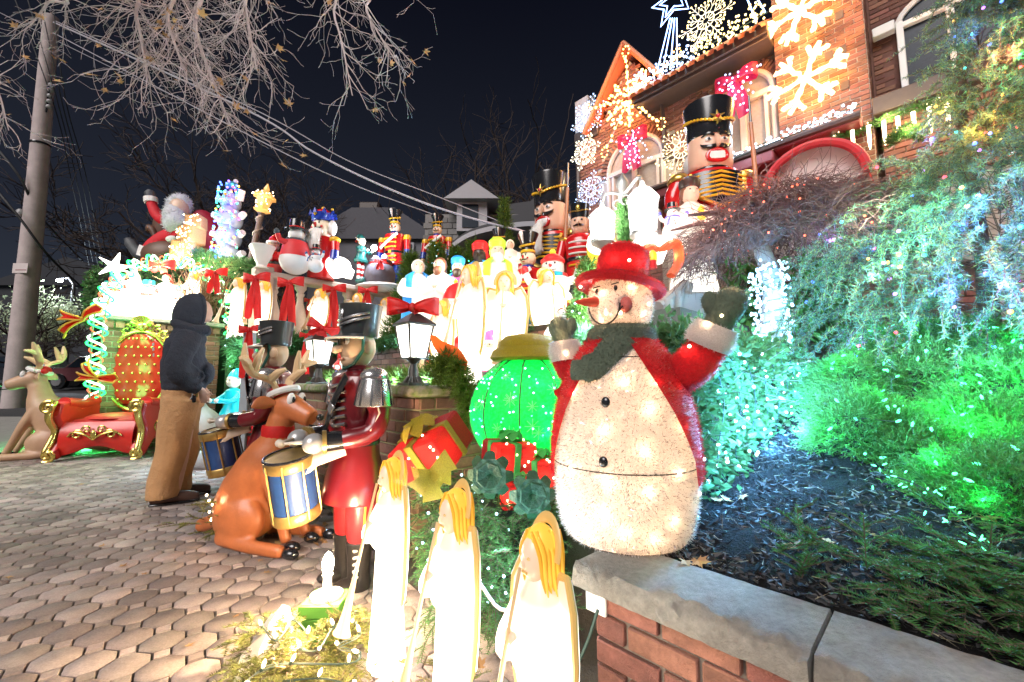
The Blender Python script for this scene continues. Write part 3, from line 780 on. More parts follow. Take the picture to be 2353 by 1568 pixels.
# ---- toy soldier with plumed shako, 1.55 m, faces -y
def soldier_face(b, z, r, skin, nose, s=1.0):
    b.ell((0, 0, z), (r, r, r * 1.02), skin, 20, 14)
    b.ell((0, -r * 1.0, z + r * .05), (r * .13, r * .22, r * .26), nose, 8, 6)
    for k in (-1, 1):
        b.ell((k * r * .34, -r * .9, z + r * .28), (r * .1, r * .06, r * .13), black_p, 8, 6)
        b.ell((k * r * .55, -r * .82, z - r * .12), (r * .16, r * .08, r * .14), nose, 8, 6)
        b.tube(spline([(k * .02 * r, -r * 1.02, z - r * .26), (k * r * .28, -r * .98, z - r * .3), (k * r * .52, -r * .86, z - r * .22), (k * r * .6, -r * .8, z - r * .1)], 3), [r * .07] * 4 + [r * .06] * 3 + [r * .045, r * .03, r * .015], black_p, 6)
        b.tube([(k * r * .2, -r * .88, z + r * .5), (k * r * .48, -r * .8, z + r * .5)], r * .035, black_p, 5)
    b.box((0, -r * .93, z - r * .5), (r * .3, r * .08, r * .08), nose)
def make_soldier():
    t = thing('toy_soldier', '-', 'toy soldier', group='plumed toy soldiers')
    for s in (-1, 1):
        b = MB(); b.lathe([(.1, 0), (.105, .05), (.09, .07), (.075, .2), (.085, .55), (.09, .6)], blue_p, 16, c=(s * .085, 0, 0)); b.lathe([(.109, 0), (.114, .06), (.05, .1)], black_p, 16, c=(s * .085, -.015, 0)); b.build('leg', t)
    b = MB(); b.lathe([(.19, .55), (.2, .58), (.185, .75), (.17, .80), (.18, .9), (.205, 1.04), (.19, 1.13), (.09, 1.17)], red_p, 24, sy=.8)
    ob = b.build('tunic', t)
    q = MB(); q.lathe([(.176, .765), (.178, .765), (.178, .815), (.175, .815)], black_p, 24, sy=.82); q.box((0, -.147, .79), (.055, .02, .055), yellow_p, bev=.006); q.build('belt', ob)
    q = MB()
    for z in (.62, .70, .88, .96, 1.04):
        r = .198 if z < .75 else (.185 + (z - .9) * .12)
        q.tube([(r * math.sin(a), -.82 * r * math.cos(a) - .004, z) for a in [(-.62 + 1.24 * k / 8) for k in range(9)]], .014, yellow_p, 6)
        for s in (-1, 1): q.ell((s * r * .58, -.82 * r * .815 - .006, z), .022, yellow_p, 8, 6)
    q.build('frogging', ob)
    q = MB(); q.tube([((-.19 + .36 * k / 10), -.17 - .014 * math.sin(PI * k / 10) * 1.2, .86 + .25 * k / 10) for k in range(11)], [(.03, .012)] * 11, white_p, 8, up=(0, 1, 0)); q.build('sash', ob)
    for s in (-1, 1):
        b = MB(); b.cyl((s * .27, 0, 1.02), (s * .29, -.02, .82), .062, .055, red_p, 14); ob2 = b.build('arm', t)
        q = MB(); q.lathe([(.066, 0), (.07, .05), (.06, .085), (.02, .095)], yellow_p, 14, c=(s * .268, 0, 1.02)); q.build('epaulette', ob2)
        q = MB(); q.cyl((s * .29, -.02, .82), (s * .295, -.035, .68), .06, .062, blue_p, 14); q.build('cuff', ob2)
        q = MB(); q.ell((s * .296, -.04, .645), (.046, .05, .052), flesh_p, 12, 8); q.build('hand', ob2)
    b = MB(); b.lathe([(.07, 1.15), (.072, 1.2)], blue_p, 16); soldier_face(b, 1.285, .1, cream_p, red_p); b.build('head', t)
    b = MB(); b.lathe([(.085, 1.35), (.088, 1.40), (.08, 1.43), (.095, 1.5), (.13, 1.58), (.135, 1.6), (.11, 1.585), (.02, 1.57)], black_p, 20)
    hb = b.build('hat', t)
    q = MB(); q.lathe([(.09, 1.352), (.093, 1.36), (.093, 1.38), (.09, 1.385)], yellow_p, 20)
    q.tube([(.1 * math.sin(a), -.1 * math.cos(a), 1.45 - .02 * math.cos(a * 1.2)) for a in [-1.5 + 3 * k / 12 for k in range(13)]], .013, yellow_p, 6)
    for s in (-1, 1): q.ell((s * .103, -.01, 1.46), .02, yellow_p, 8, 6)
    q.build('hat_band', hb)
    q = MB(); q.tube(spline([(0, -.1, 1.46), (0, -.118, 1.54), (0, -.14, 1.61)], 4), [.012, .014, .02, .026, .032, .04, .045, .04, .02], white_p, 8, flat=.5); q.build('plume', hb)
    return t
# ---- giant nutcracker with musket, 3 m, faces -y
def make_giant():
    t = thing('giant_nutcracker', '-', 'nutcracker', group='giant nutcrackers')
    skin = mat('nutcracker_skin', (.75, .46, .33), .35, var=.06); hairw = mat('white_hair', (.75, .74, .72), .9, var=.15, scale=60, bump=.8, bscale=120)
    wood = mat('musket_wood', (.42, .15, .05), .4, var=.25, scale=25)
    for s in (-1, 1):
        b = MB(); b.lathe([(.2, 0), (.22, .1), (.15, .2), (.16, .75), (.19, .8)], black_p, 16, c=(s * .2, 0, 0)); b.lathe([(.17, .8), (.18, 1.3)], white_p, 16, c=(s * .19, 0, 0)); b.build('leg', t)
    b = MB(); b.lathe([(.4, 1.2), (.43, 1.25), (.38, 1.4), (.4, 1.6), (.42, 1.8), (.36, 1.95), (.2, 2.0)], red_p, 28, sy=.75); tu = b.build('tunic', t)
    q = MB(); poly = [(-.3, 1.86), (.3, 1.86), (.27, 1.65), (.1, 1.42), (0, 1.36), (-.1, 1.42), (-.27, 1.65)]
    rows = []
    for k in range(9):
        z = 1.88 - .52 * k / 8; w_ = .33 * math.cos(min(1.0, k / 8) ** 2.2 * PI / 2 * .96)
        rows.append([Vector((x := w_ * (j / 6 * 2 - 1), -.75 * math.sqrt(max(.0, .425 ** 2 - x * x)) - .012, z)) for j in range(7)])
    q.sheet(rows, black_p); q.tube([r[0] for r in rows] + [r[-1] for r in rows][::-1], .028, gold_m, 6); q.build('breastplate', tu)
    q = MB()
    for k in range(1, 7):
        rw = rows[k]; q.tube([rw[0] + Vector((0, -.012, 0))] + [rw[3] + Vector((0, -.02, .03))] + [rw[-1] + Vector((0, -.012, 0))], .017, yellow_p, 6)
        for p in (rw[0], rw[-1]): q.ell(p + Vector((0, -.02, 0)), .03, yellow_p, 8, 6)
    q.build('frogging', tu)
    for s in (-1, 1):
        b = MB(); b.tube(spline([(s * .42, 0, 1.86), (s * .52, -.02, 1.6), (s * .5, -.12, 1.4), (s * .4, -.26, 1.35)], 4), [.12] * 4 + [.11] * 4 + [.1] * 4 + [.09], red_p, 14); ar = b.build('arm', t)
        q = MB(); q.lathe([(.15, 0), (.16, .03), (.13, .1), (.05, .14)], gold_m, 16, c=(s * .42, 0, 1.86)); q.build('epaulette', ar)
        q = MB(); q.ell((s * .36, -.32, 1.36), (.08, .09, .08), skin, 12, 8); q.lathe([(.1, -.04), (.1, .04)], white_p, 12, M=Matrix.Translation((s * .4, -.25, 1.35)) @ Matrix.Rotation(PI / 2, 4, 'X')); q.build('hand', ar)
    b = MB(); b.lathe([(.2, 1.97), (.27, 2.03), (.285, 2.1), (.285, 2.45), (.27, 2.5)], skin, 28, sy=.92); b.lathe([(.24, 1.94), (.25, 1.96), (.25, 2.0), (.24, 2.02)], black_p, 24, sy=.92)
    for k in (-1, 1):
        yb = lambda x: -.92 * math.sqrt(.285 ** 2 - x * x)
        b.ell((k * .1, yb(.1) - .004, 2.38), (.045, .02, .03), white_p, 12, 8); b.ell((k * .1, yb(.1) - .022, 2.378), (.02, .012, .022), black_p, 10, 6)
        b.tube(spline([(k * .03, yb(.03) - .01, 2.43), (k * .1, yb(.1) - .012, 2.465), (k * .18, yb(.18) - .01, 2.43)], 3), [.014, .018, .022, .022, .018, .012, .008], black_p, 7)
        b.tube(spline([(k * .015, yb(.02) - .02, 2.27), (k * .09, yb(.09) - .03, 2.25), (k * .17, yb(.17) - .02, 2.29), (k * .19, yb(.19) - .01, 2.33)], 3), [.02, .03, .034, .034, .03, .026, .02, .014, .01, .005], black_p, 7)
    b.ell((0, -.29, 2.33), (.04, .06, .09), skin, 10, 8); hd = b.build('head', t)
    q = MB(); m = []
    for k in range(17): a = 2 * PI * k / 16; m.append((.125 * math.cos(a), -.272 + .02 * abs(math.cos(a)), 2.13 + .085 * math.sin(a)))
    q.tube(m, .026, red_p, 8); q.box((0, -.262, 2.13), (.2, .04, .13), white_p, bev=.015); q.build('mouth', hd)
    q = MB(); q.ell((0, .12, 2.2), (.31, .2, .3), hairw, 18, 12); fz = q; fuzz(q, 900, .05, hairw, .7, .004); q.build('hair', hd)
    b = MB(); b.lathe([(.27, 2.47), (.285, 2.5), (.29, 2.7), (.33, 2.97), (.33, 3.0), (.3, 3.01), (.02, 3.0)], black_p, 28); ht = b.build('hat', t)
    q = MB(); q.tube([(.305 * math.sin(a), -.305 * math.cos(a), 2.63 + .09 * abs(a) ** 1.2) for a in [-1.7 + 3.4 * k / 22 for k in range(23)]], .014, gold_m, 6)
    for k in range(23): a = -1.7 + 3.4 * k / 22; q.ell((.31 * math.sin(a), -.31 * math.cos(a), 2.63 + .09 * abs(a) ** 1.2), .022, yellow_p, 6, 4)
    for k in range(6): a = PI / 3 * k; q.tube([(0, -.32, 2.67), (.11 * math.sin(a), -.31, 2.67 + .11 * math.cos(a))], [.026, .004], gold_m, 6)
    q.ell((0, -.335, 2.67), .03, red_p, 8, 6); q.build('hat_star', ht)
    b = MB(); b.tube([(.44, -.3, 1.3), (.45, -.26, 1.9), (.46, -.2, 2.62)], [.035, .03, .026], wood, 8); b.tube([(.435, -.3, 1.3), (.42, -.3, 1.0)], [(.04, .05), (.035, .09)], wood, 8)
    b.tube([(.46, -.215, 2.3), (.465, -.18, 3.05)], [.016, .014], black_p, 8); b.build('musket', t)
    return t
# ---- drummer boy statue, 1.35 m, faces -y
def make_drummer():
    t = thing('drummer_soldier', '-', 'drummer soldier', group='drummer soldiers')
    coat = mat('drummer_coat', (.13, .008, .013), .3, var=.25, scale=10, coat=.5); trou = mat('drummer_trousers', (.45, .02, .025), .35, var=.2, coat=.3)
    boot = mat('boot_black', (.02, .018, .017), .4, var=.4, scale=30); skin = mat('statue_skin', (.6, .42, .27), .45, var=.1); hat = mat('hat_black', (.03, .035, .037), .35, var=.4, scale=14, coat=.3)
    drumb = mat('drum_blue', (.012, .045, .16), .45, var=.3, scale=20); drumskin = mat('drum_skin', (.06, .06, .065), .6, var=.3, scale=12); strap = mat('bone_strap', (.62, .55, .45), .5, var=.1)
    for s in (-1, 1):
        b = MB(); b.lathe([(.05, .2), (.062, .24), (.07, .34), (.078, .44)], trou, 16, c=(s * .075, 0, 0)); lg = b.build('leg', t)
        q = MB(); q.tube([(s * .075 + s * .062, -.01, .22), (s * .075 + s * .075, -.01, .44)], .006, yellow_p, 5); q.build('stripe', lg)
        q = MB(); q.lathe([(.055, 0), (.06, .03), (.052, .06), (.056, .15), (.064, .215), (.06, .22)], boot, 16, c=(s * .075, 0, 0)); q.ell((s * .078, -.055, .028), (.05, .085, .032), boot, 14, 8)
        for k in range(5): q.box((s * .075 + s * .045, -.036, .07 + .03 * k), (.012, .03, .012), strap, bev=.003)
        q.build('boot', lg)
    b = MB(); b.lathe([(.185, .40), (.19, .41), (.17, .5), (.135, .62), (.12, .70), (.135, .78), (.155, .88), (.16, .95), (.14, 1.0), (.07, 1.03)], coat, 28, sy=.82); ct = b.build('coat', t)
    q = MB(); q.lathe([(.128, .665), (.133, .67), (.133, .72), (.128, .725)], black_p, 28, sy=.84); q.box((0, -.113, .695), (.05, .012, .05), silver_m, bev=.004); q.build('belt', ct)
    q = MB()
    for k in range(6):
        z = .76 + .038 * k; r = .13 + (z - .7) * .13
        q.tube([(r * .62 * (j / 4 - .5) * 2, -.82 * r * math.sqrt(1 - (.62 * (j / 4 - .5) * 2) ** 2) - .006, z + .008 * abs(j - 2)) for j in range(5)], .009, silver_m, 6)
    q.build('frogging', ct)
    q = MB(); q.tube([(.14 - .25 * k / 10, -.125 - .015 * math.sin(PI * k / 10), 1.0 - .3 * k / 10) for k in range(11)], [(.028, .008)] * 11, black_p, 8, up=(0, 1, 0)); q.box((.02, -.142, .85), (.05, .012, .06), silver_m, rot=(0, .7, 0), bev=.004); q.build('crossbelt', ct)
    b = MB(); b.lathe([(.058, 1.0), (.06, 1.035), (.066, 1.036), (.066, 1.055), (.06, 1.056)], coat, 18); b.build('collar', t); b = MB()
    b.ell((0, -.01, 1.15), (.082, .092, .105), skin, 20, 14); b.ell((0, -.035, 1.085), (.055, .06, .045), skin, 14, 8)
    b.tube([(0, -.09, 1.145), (0, -.128, 1.13)], [.022, .019], skin, 8); b.ell((0, -.128, 1.13), (.02, .014, .018), skin, 8, 6)
    for s in (-1, 1):
        b.ell((s * .083, .01, 1.145), (.014, .026, .036), skin, 10, 8); b.ell((s * .036, -.084, 1.175), (.019, .014, .02), white_p, 10, 8); b.ell((s * .036, -.095, 1.174), (.009, .006, .013), mat('brown_eye', (.06, .03, .015), .3), 8, 6)
        b.tube([(s * .016, -.098, 1.205), (s * .056, -.083, 1.207)], [.005, .003], black_p, 5)
    b.tube(spline([(-.03, -.093, 1.09), (0, -.1, 1.082), (.03, -.093, 1.09)], 3), .004, mat('lip', (.4, .15, .1), .5), 5); hd = b.build('head', t)
    q = MB(); q.tube([(s_ * .085, -.02, z_) for s_, z_ in ((-1, 1.21), (-1.0, 1.13))] + [(-.06, -.055, 1.06), (0, -.08, 1.035), (.06, -.055, 1.06)] + [(.085, -.02, 1.13), (.085, -.02, 1.21)], [(.009, .004)] * 7, mat('green_strap', (.02, .12, .09), .4), 6); q.build('chinstrap', hd)
    b = MB(); b.lathe([(.09, 1.2), (.094, 1.21), (.096, 1.25), (.108, 1.36), (.11, 1.365), (.1, 1.368), (.01, 1.362)], hat, 26); ht = b.build('hat', t)
    q = MB(); rows = []
    for i in range(5):
        rr = .093 + .075 * i / 4; rows.append([Vector((rr * 1.0 * math.sin(a) * (1 - .12 * i / 4), -rr * math.cos(a), 1.215 - .028 * (i / 4) ** 1.4)) for a in [-1.3 + 2.6 * k / 14 for k in range(15)]])
    q.sheet(rows, hat); q.tube(rows[-1], .006, strap, 5); q.build('peak', ht)
    q = MB()
    for dz in (0, -.022):
        q.tube([(.108 * math.sin(a), -.108 * math.cos(a), 1.275 + dz + .028 * abs(a)) for a in [-1.55 + 3.1 * k / 14 for k in range(15)]], .007, silver_m, 5)
    q.box((0, -.104, 1.31), (.05, .012, .06), silver_m, bev=.006); q.build('cord', ht)
    for s in (-1, 1):
        b = MB(); b.tube(spline([(s * .165, 0, .96), (s * .2, .02, .83), (s * .2, -.02, .74), (s * .15, -.13, .71)], 4), [.056] * 4 + [.052] * 4 + [.046] * 4 + [.042], coat, 14)
        b.tube([(s * .205, -.03, .96), (s * .245, .0, .83), (s * .235, -.04, .75)], .006, strap, 5); ar = b.build('arm', t)
        q = MB(); q.cyl((s * .155, -.11, .712), (s * .115, -.2, .705), .042, .046, black_p, 14); q.cyl((s * .118, -.193, .705), (s * .112, -.21, .704), .052, .052, brass_m, 14); q.build('cuff', ar)
        q = MB(); q.ell((s * .105, -.245, .7), (.047, .05, .046), mat('grey_mitt', (.42, .42, .42), .3, metal=.3, var=.15), 14, 10); q.tube([(s * .105, -.245, .71), (s * .02, -.35, .70)], [.009, .007], strap, 6); q.ell((s * .015, -.355, .70), .018, strap, 8, 6); q.build('hand', ar)
        q = MB(); q.ell((s * .175, .0, 1.0), (.062, .07, .045), silver_m, 14, 8)
        q.lathe([(.066, 0), (.08, -.05), (.09, -.12), (.088, -.125), (.06, -.01)], silver_m, 18, c=(s * .185, 0, .985))
        for k in range(10): a = 2 * PI * k / 10; q.tube([(s * .185 + .067 * math.cos(a), .067 * math.sin(a), .983), (s * .185 + .091 * math.cos(a), .091 * math.sin(a), .865)], .005, black_p, 4)
        q.build('epaulette', ar)
    d = Matrix.Translation((-.02, -.285, .5)) @ Matrix.Rotation(R(12), 4, 'X') @ Matrix.Rotation(R(6), 4, 'Y') @ Matrix.Diagonal((.82, .82, .95, 1))
    b = MB(); b.lathe([(.122, -.15), (.122, .15)], drumb, 28, M=d); dr = b.build('drum', t)
    q = MB(); q.lathe([(.127, -.155), (.131, -.15), (.131, -.105), (.126, -.1)], brass_m, 28, M=d); q.build('hoop', dr); q = MB(); q.lathe([(.126, .1), (.131, .105), (.131, .15), (.127, .155)], brass_m, 28, M=d); q.build('hoop', dr)
    q = MB(); q.lathe([(.125, .148), (.118, .152), (.002, .15)], drumskin, 28, M=d); q.tube([(.127 * math.cos(a), .127 * math.sin(a), .156) for a in [2 * PI * k / 28 for k in range(29)]], .007, black_p, 6, M=d); q.build('skin', dr)
    q = MB()
    for k in range(8): a = 2 * PI * k / 8 + .2; q.tube([(.13 * math.cos(a), .13 * math.sin(a), -.14), (.13 * math.cos(a), .13 * math.sin(a), .14)], .006, brass_m, 5, M=d)
    q.build('rods', dr)
    q = MB(); q.tube([(.1, -.1, .66), (.06, -.22, .62), (.07, -.28, .58)], [(.012, .03)] * 3, strap, 8, up=(0, 0, 1)); q.build('drum_strap', t)
    return t
# ---- sitting reindeer, ~1.2 m to the antlers, faces -y
def make_reindeer(name, label, fur, antl, hat=True, group='sitting reindeer', collar=True, bulge=(.9, .9)):
    t = thing(name, label, 'reindeer', group=group); b = MB()
    b.ell((0, .2, .2), (.17, .24, .2), fur, 18, 12); b.tube(spline([(0, .22, .22), (0, .1, .42), (0, .0, .58), (0, -.03, .7), (0, -.05, .78)], 4), [.19] * 3 + [.18, .175, .165, .155, .145, .13, .115, .105, .098, .092, .088, .086, .085, .085], fur, 16)
    for s in (-1, 1):
        b.ell((s * .13, .14, .16), (.09, .2, .15), fur, 14, 10); b.tube(spline([(s * .15, .25, .06), (s * .18, .05, .04), (s * .19, -.2, .035), (s * .19, -.27, .035)], 3), [.055, .05, .045, .042, .04, .04, .04, .038, .036, .034], fur, 10)
        b.tube(spline([(s * .08, -.02, .5), (s * .1, -.1, .32), (s * .09, -.17, .14), (s * .09, -.21, .05)], 3), [.06, .055, .05, .045, .04, .038, .036, .036, .036, .036], fur, 10)
    b.tube([(0, .4, .12), (0, .52, .07), (0, .6, .05)], [.06, .05, .045], fur, 10)
    # head
    b.ell((0, -.08, .84), (.085, .1, .09), fur, 16, 12); b.tube(spline([(0, -.1, .84), (0, -.2, .8), (0, -.29, .765)], 4), [.085, .083, .08, .075, .07, .066, .064, .062, .055], fur, 14)
    body = remesh(b, 'body', [fur], .014, 5, t)
    for s in (-1, 1):
        q = MB(); q.tube(spline([(s * .07, -.04, .86), (s * .14, .0, .865), (s * .2, .02, .84)], 4), [(.02, .02), (.028, .014), (.036, .012), (.04, .01), (.04, .01), (.036, .01), (.03, .008), (.02, .006), (.006, .004)], fur, 10, up=(0, 1, 0)); q.build('ear', t)
        q = MB(); q.ell((s * .05, -.155, .885), (.032, .024, .04), white_p, 12, 8); q.ell((s * .053, -.176, .882), (.014, .01, .02), black_p, 8, 6); q.build('eye', t)
        q = MB(); tk = [(s * .04, -.04, .92), (s * .09, -.02, 1.0), (s * .2, .02, 1.04), (s * .27, .02, 1.12), (s * .3, .0, 1.22)]
        q.tube(spline(tk, 4), [.026] * 4 + [.03] * 4 + [.034] * 4 + [.03, .028, .024, .018, .01], antl, 9, flat=.7)
        for a, c in (((s * .1, -.03, 1.01), (s * .1, -.14, 1.07)), ((s * .2, .02, 1.05), (s * .17, -.02, 1.2)), ((s * .25, .02, 1.1), (s * .36, -.03, 1.13))): q.tube([a, (Vector(a) + Vector(c)) / 2 + Vector((0, 0, .01)), c], [.028, .024, .01], antl, 8)
        q.build('antler', t)
        for y_, x_ in ((-.23, .09), (-.3, .19)): q = MB(); q.ell((s * x_, y_ - .02, .03), (.04, .055, .032), black_p, 10, 8); q.build('hoof', t)
    q = MB(); q.ell((0, -.345, .775), (.03, .02, .022), black_p, 10, 8); q.tube(spline([(-.05, -.3, .73), (0, -.345, .722), (.05, -.3, .73)], 3), .006, black_p, 5); q.build('nose', t)
    if hat:
        q = MB(); q.tube([(.085 * math.cos(a), -.05 + .085 * math.sin(a), .925 - .03 * math.sin(a)) for a in [2 * PI * k / 16 for k in range(17)]], .022, white_p, 8); q.ell((0, -.03, .93), (.07, .075, .05), redcloth, 12, 8); q.ell((.1, .03, .92), .03, redcloth, 10, 6); q.build('hat', t)
    if collar:
        q = MB(); q.lathe([(.1, 0), (.104, .02), (.104, .06), (.1, .08)], redcloth, 18, M=Matrix.Translation((0, -.02, .64))); q.build('collar', t)
    return t
# ---- pier lantern 0.52 m
def make_lantern(power=22):
    t = thing('pier_lantern', '-', 'lantern', group='black pier lanterns'); ir = mat('lantern_iron', (.05, .043, .038), .45, var=.3, scale=25, metal=.4)
    b = MB(); b.box((0, 0, .012), (.21, .21, .024), ir, bev=.004); b.lathe([(.085, .024), (.07, .04), (.05, .07), (.047, .12), (.04, .135), (.03, .17), (.05, .19), (.085, .215)], ir, 20)
    for k in range(20): a = 2 * PI * k / 20; b.tube([(.09 * math.cos(a), .09 * math.sin(a), .025), (.052 * math.cos(a), .052 * math.sin(a), .07)], .005, ir, 4)
    b.build('base', t)
    b = MB(); z0, z1, a0, a1 = .215, .47, .082, .125
    for sx in (-1, 1):
        for sy in (-1, 1): b.tube([(sx * a0, sy * a0, z0), (sx * a1, sy * a1, z1)], [.008, .011], ir, 6)
    b.box((0, 0, z0), (2 * a0 + .02, 2 * a0 + .02, .014), ir, bev=.003); b.build('frame', t)
    pg = glow_grad('lantern_pane', (1, .93, .82), 2.4, .35, .38, .47, (.8, .8, .8))
    for k in range(4):
        T = Matrix.Rotation(PI / 2 * k, 4, 'Z'); q = MB(); q.add([(-a0 + .006, -a0, z0 + .01), (a0 - .006, -a0, z0 + .01), (a1 - .008, -a1, z1 - .004), (-a1 + .008, -a1, z1 - .004)], [(0, 1, 2, 3)], pg, False, T); q.build('pane', t)
    b = MB(); e = a1 + .022
    b.box((0, 0, z1 + .006), (2 * e, 2 * e, .016), ir, bev=.004); b.add([(-e, -e, z1 + .014), (e, -e, z1 + .014), (e, e, z1 + .014), (-e, e, z1 + .014), (-.035, -.035, z1 + .1), (.035, -.035, z1 + .1), (.035, .035, z1 + .1), (-.035, .035, z1 + .1)], [(0, 1, 5, 4), (1, 2, 6, 5), (2, 3, 7, 6), (3, 0, 4, 7), (4, 5, 6, 7)], ir, False)
    b.lathe([(.03, z1 + .1), (.012, z1 + .115), (.016, z1 + .13), (.002, z1 + .145)], ir, 12); b.build('roof', t)
    return t
# ================================================================== FOREGROUND THINGS
WARM = (1, .6, .32); COOL = (.45, .72, 1.0); GRN = (.05, 1.0, .25)
# ---- big tinsel snowman on the wall
tin_w = mat('tinsel_white', (.84, .74, .67), .5, var=.5, scale=230, trans=.45, bump=.8, bscale=260); tin_r = mat('tinsel_red', (.68, .014, .022), .5, var=.45, scale=90, trans=.4, bump=.8, bscale=260)
spark = mat('tinsel_spark', (.85, .8, .78), .25, metal=.7); dim_t = mat('tinsel_dim', (.22, .15, .12), .6); tin_g = mat('tinsel_green', (.15, .19, .135), .55, var=.4, scale=110, trans=.3, bump=.8, bscale=260); wire_m = mat('black_wire', (.015, .014, .014), .5)
bulb_w = glow('bulb_warm', (1, .78, .45), 5); bulb_c = glow('bulb_cool', (.5, .8, 1.0), 3); bulb_g = glow('bulb_green', (.1, 1, .4), 2)
SN = Vector((.435, 1.64, .415))
sn = thing('tinsel_snowman', 'large glowing tinsel snowman in red hat and open red coat on the low wall', 'snowman', SN, R(-24), None, .93)
prof = [(.20, 0), (.235, .012), (.262, .06), (.279, .14), (.286, .24), (.287, .32), (.28, .42), (.266, .52), (.242, .60), (.21, .68), (.17, .75), (.13, .8)]
b = MB(); b.lathe(prof, tin_w, 56); fuzz(b, 17000, .018, tin_w, .8, .0014, range(0, 56 * 11)); fuzz(b, 5000, .016, spark, .9, .0013, range(0, 56 * 11)); fuzz(b, 4500, .013, dim_t, .9, .0013, range(0, 56 * 11))
for z, r in ((.3, .2885), (.005, .222), (.72, .19)): b.tube([(r * math.cos(a), r * math.sin(a), z) for a in [2 * PI * k / 60 for k in range(61)]], .0022, wire_m, 4)
b.build('body', sn)
def rz(z):
    for (r0, z0), (r1, z1) in zip(prof, prof[1:]):
        if z0 <= z <= z1: return r0 + (r1 - r0) * (z - z0) / (z1 - z0)
    return prof[-1][0]
b = MB()
for s in (0, 1):                                     # two coat fronts leaving the belly open
    rows = []
    for i in range(15):
        z = .30 + .5 * i / 14; t_ = 1 - i / 14
        a0 = (R(18) + R(52) * t_ ** .9) if s else (R(-14) - R(44) * t_ ** .8); a1 = R(180) if s else R(-180)
        zz = z + (.02 * math.sin(i) * 0)
        rows.append([Vector(((rz(z) + .013) * math.sin(a), -(rz(z) + .013) * math.cos(a), zz - (.06 * (1 - k / 22) if i == 0 else 0))) for k, a in enumerate([a0 + (a1 - a0) * k / 22 for k in range(23)])])
    b.sheet(rows if s == 0 else [r[::-1] for r in rows], tin_r)
for i in range(len(b.f)): b.f[i] = b.f[i][::-1]
n0 = len(b.f); b.sheet  # fuzz both ways so the cut edges look ragged
fuzz(b, 12000, .018, tin_r, .85, .0014); b.build('coat', sn)
b = MB(); b.ell((0, 0, .955), (.137, .137, .15), tin_w, 32, 20); fuzz(b, 4000, .015, tin_w, .75, .0013, range(0, 640)); fuzz(b, 1500, .014, spark, .9, .0013, range(0, 640)); fuzz(b, 1200, .012, dim_t, .9, .0013, range(0, 640)); hd = b.build('head', sn); hd.rotation_euler = (0, 0, R(-24))
q = MB(); chk = glow('blush', (.5, .03, .02), .12, (.5, .05, .04))
q.ell((.079, -.091, .935), (.034, .024, .036), mat('cheek_red', (.55, .12, .1), .7, var=.4, scale=120), 12, 8); fuzz(q, 300, .01, MATS['cheek_red'], .8, .0012); q.build('cheek', hd)
q = MB(); q.tube([(-.03, -.13, .955), (-.045, -.19, .95), (-.055, -.235, .945)], [.022, .016, .004], mat('carrot', (.6, .06, .03), .45, var=.2), 12); q.build('nose', hd)
q = MB(); q.tube([Vector((x_ := .078 * math.sin(a), -math.sqrt(max(.0, .0195 - x_ * x_ - (z_ := .945 - .085 * math.cos(a) - .955) ** 2 * .85)) - .004, z_ + .955)) for a in [-1.5 + 3 * k / 16 for k in range(17)]], .0038, wire_m, 5)
q.tube([(.07, -.125, .9), (.09, -.118, .925)], .003, wire_m, 5); q.build('mouth', hd)
for s in (-1, 1): q = MB(); q.ell((.02 + s * .045, -.128, 1.0), (.008, .008, .012), black_p, 10, 6); q.tube([(.005 + s * .045, -.135, 1.015), (.035 + s * .045, -.128, 1.02)], .0025, wire_m, 4); q.build('eye', hd)
HT = Matrix.Translation((.0, .0, 1.035)) @ Matrix.Rotation(R(9), 4, 'Y') @ Matrix.Rotation(R(-6), 4, 'X')
b = MB(); b.lathe([(.1, .0), (.18, -.022), (.194, -.005), (.184, .012), (.115, .03), (.108, .05), (.11, .12), (.1, .16), (.07, .18), (.01, .19)], tin_r, 36, M=HT); fuzz(b, 6000, .013, tin_r, .8, .0012)
b.tube([(.117 * math.cos(a), .117 * math.sin(a), .035) for a in [2 * PI * k / 30 for k in range(31)]], .004, wire_m, 4, M=HT); b.build('hat', sn)
b = MB(); b.lathe([(.1, .745), (.135, .765), (.145, .80), (.14, .84), (.11, .862)], tin_g, 30); b.tube(spline([(.04, -.13, .8), (0, -.17, .75), (-.04, -.2, .70), (-.1, -.22, .675), (-.16, -.2, .67)], 4), [(.06, .02)] * 8 + [(.055, .018)] * 5 + [(.04, .014)] * 4, tin_g, 12, up=(0, 1, 0)); fuzz(b, 6000, .014, tin_g, .8, .0013); b.build('scarf', sn)
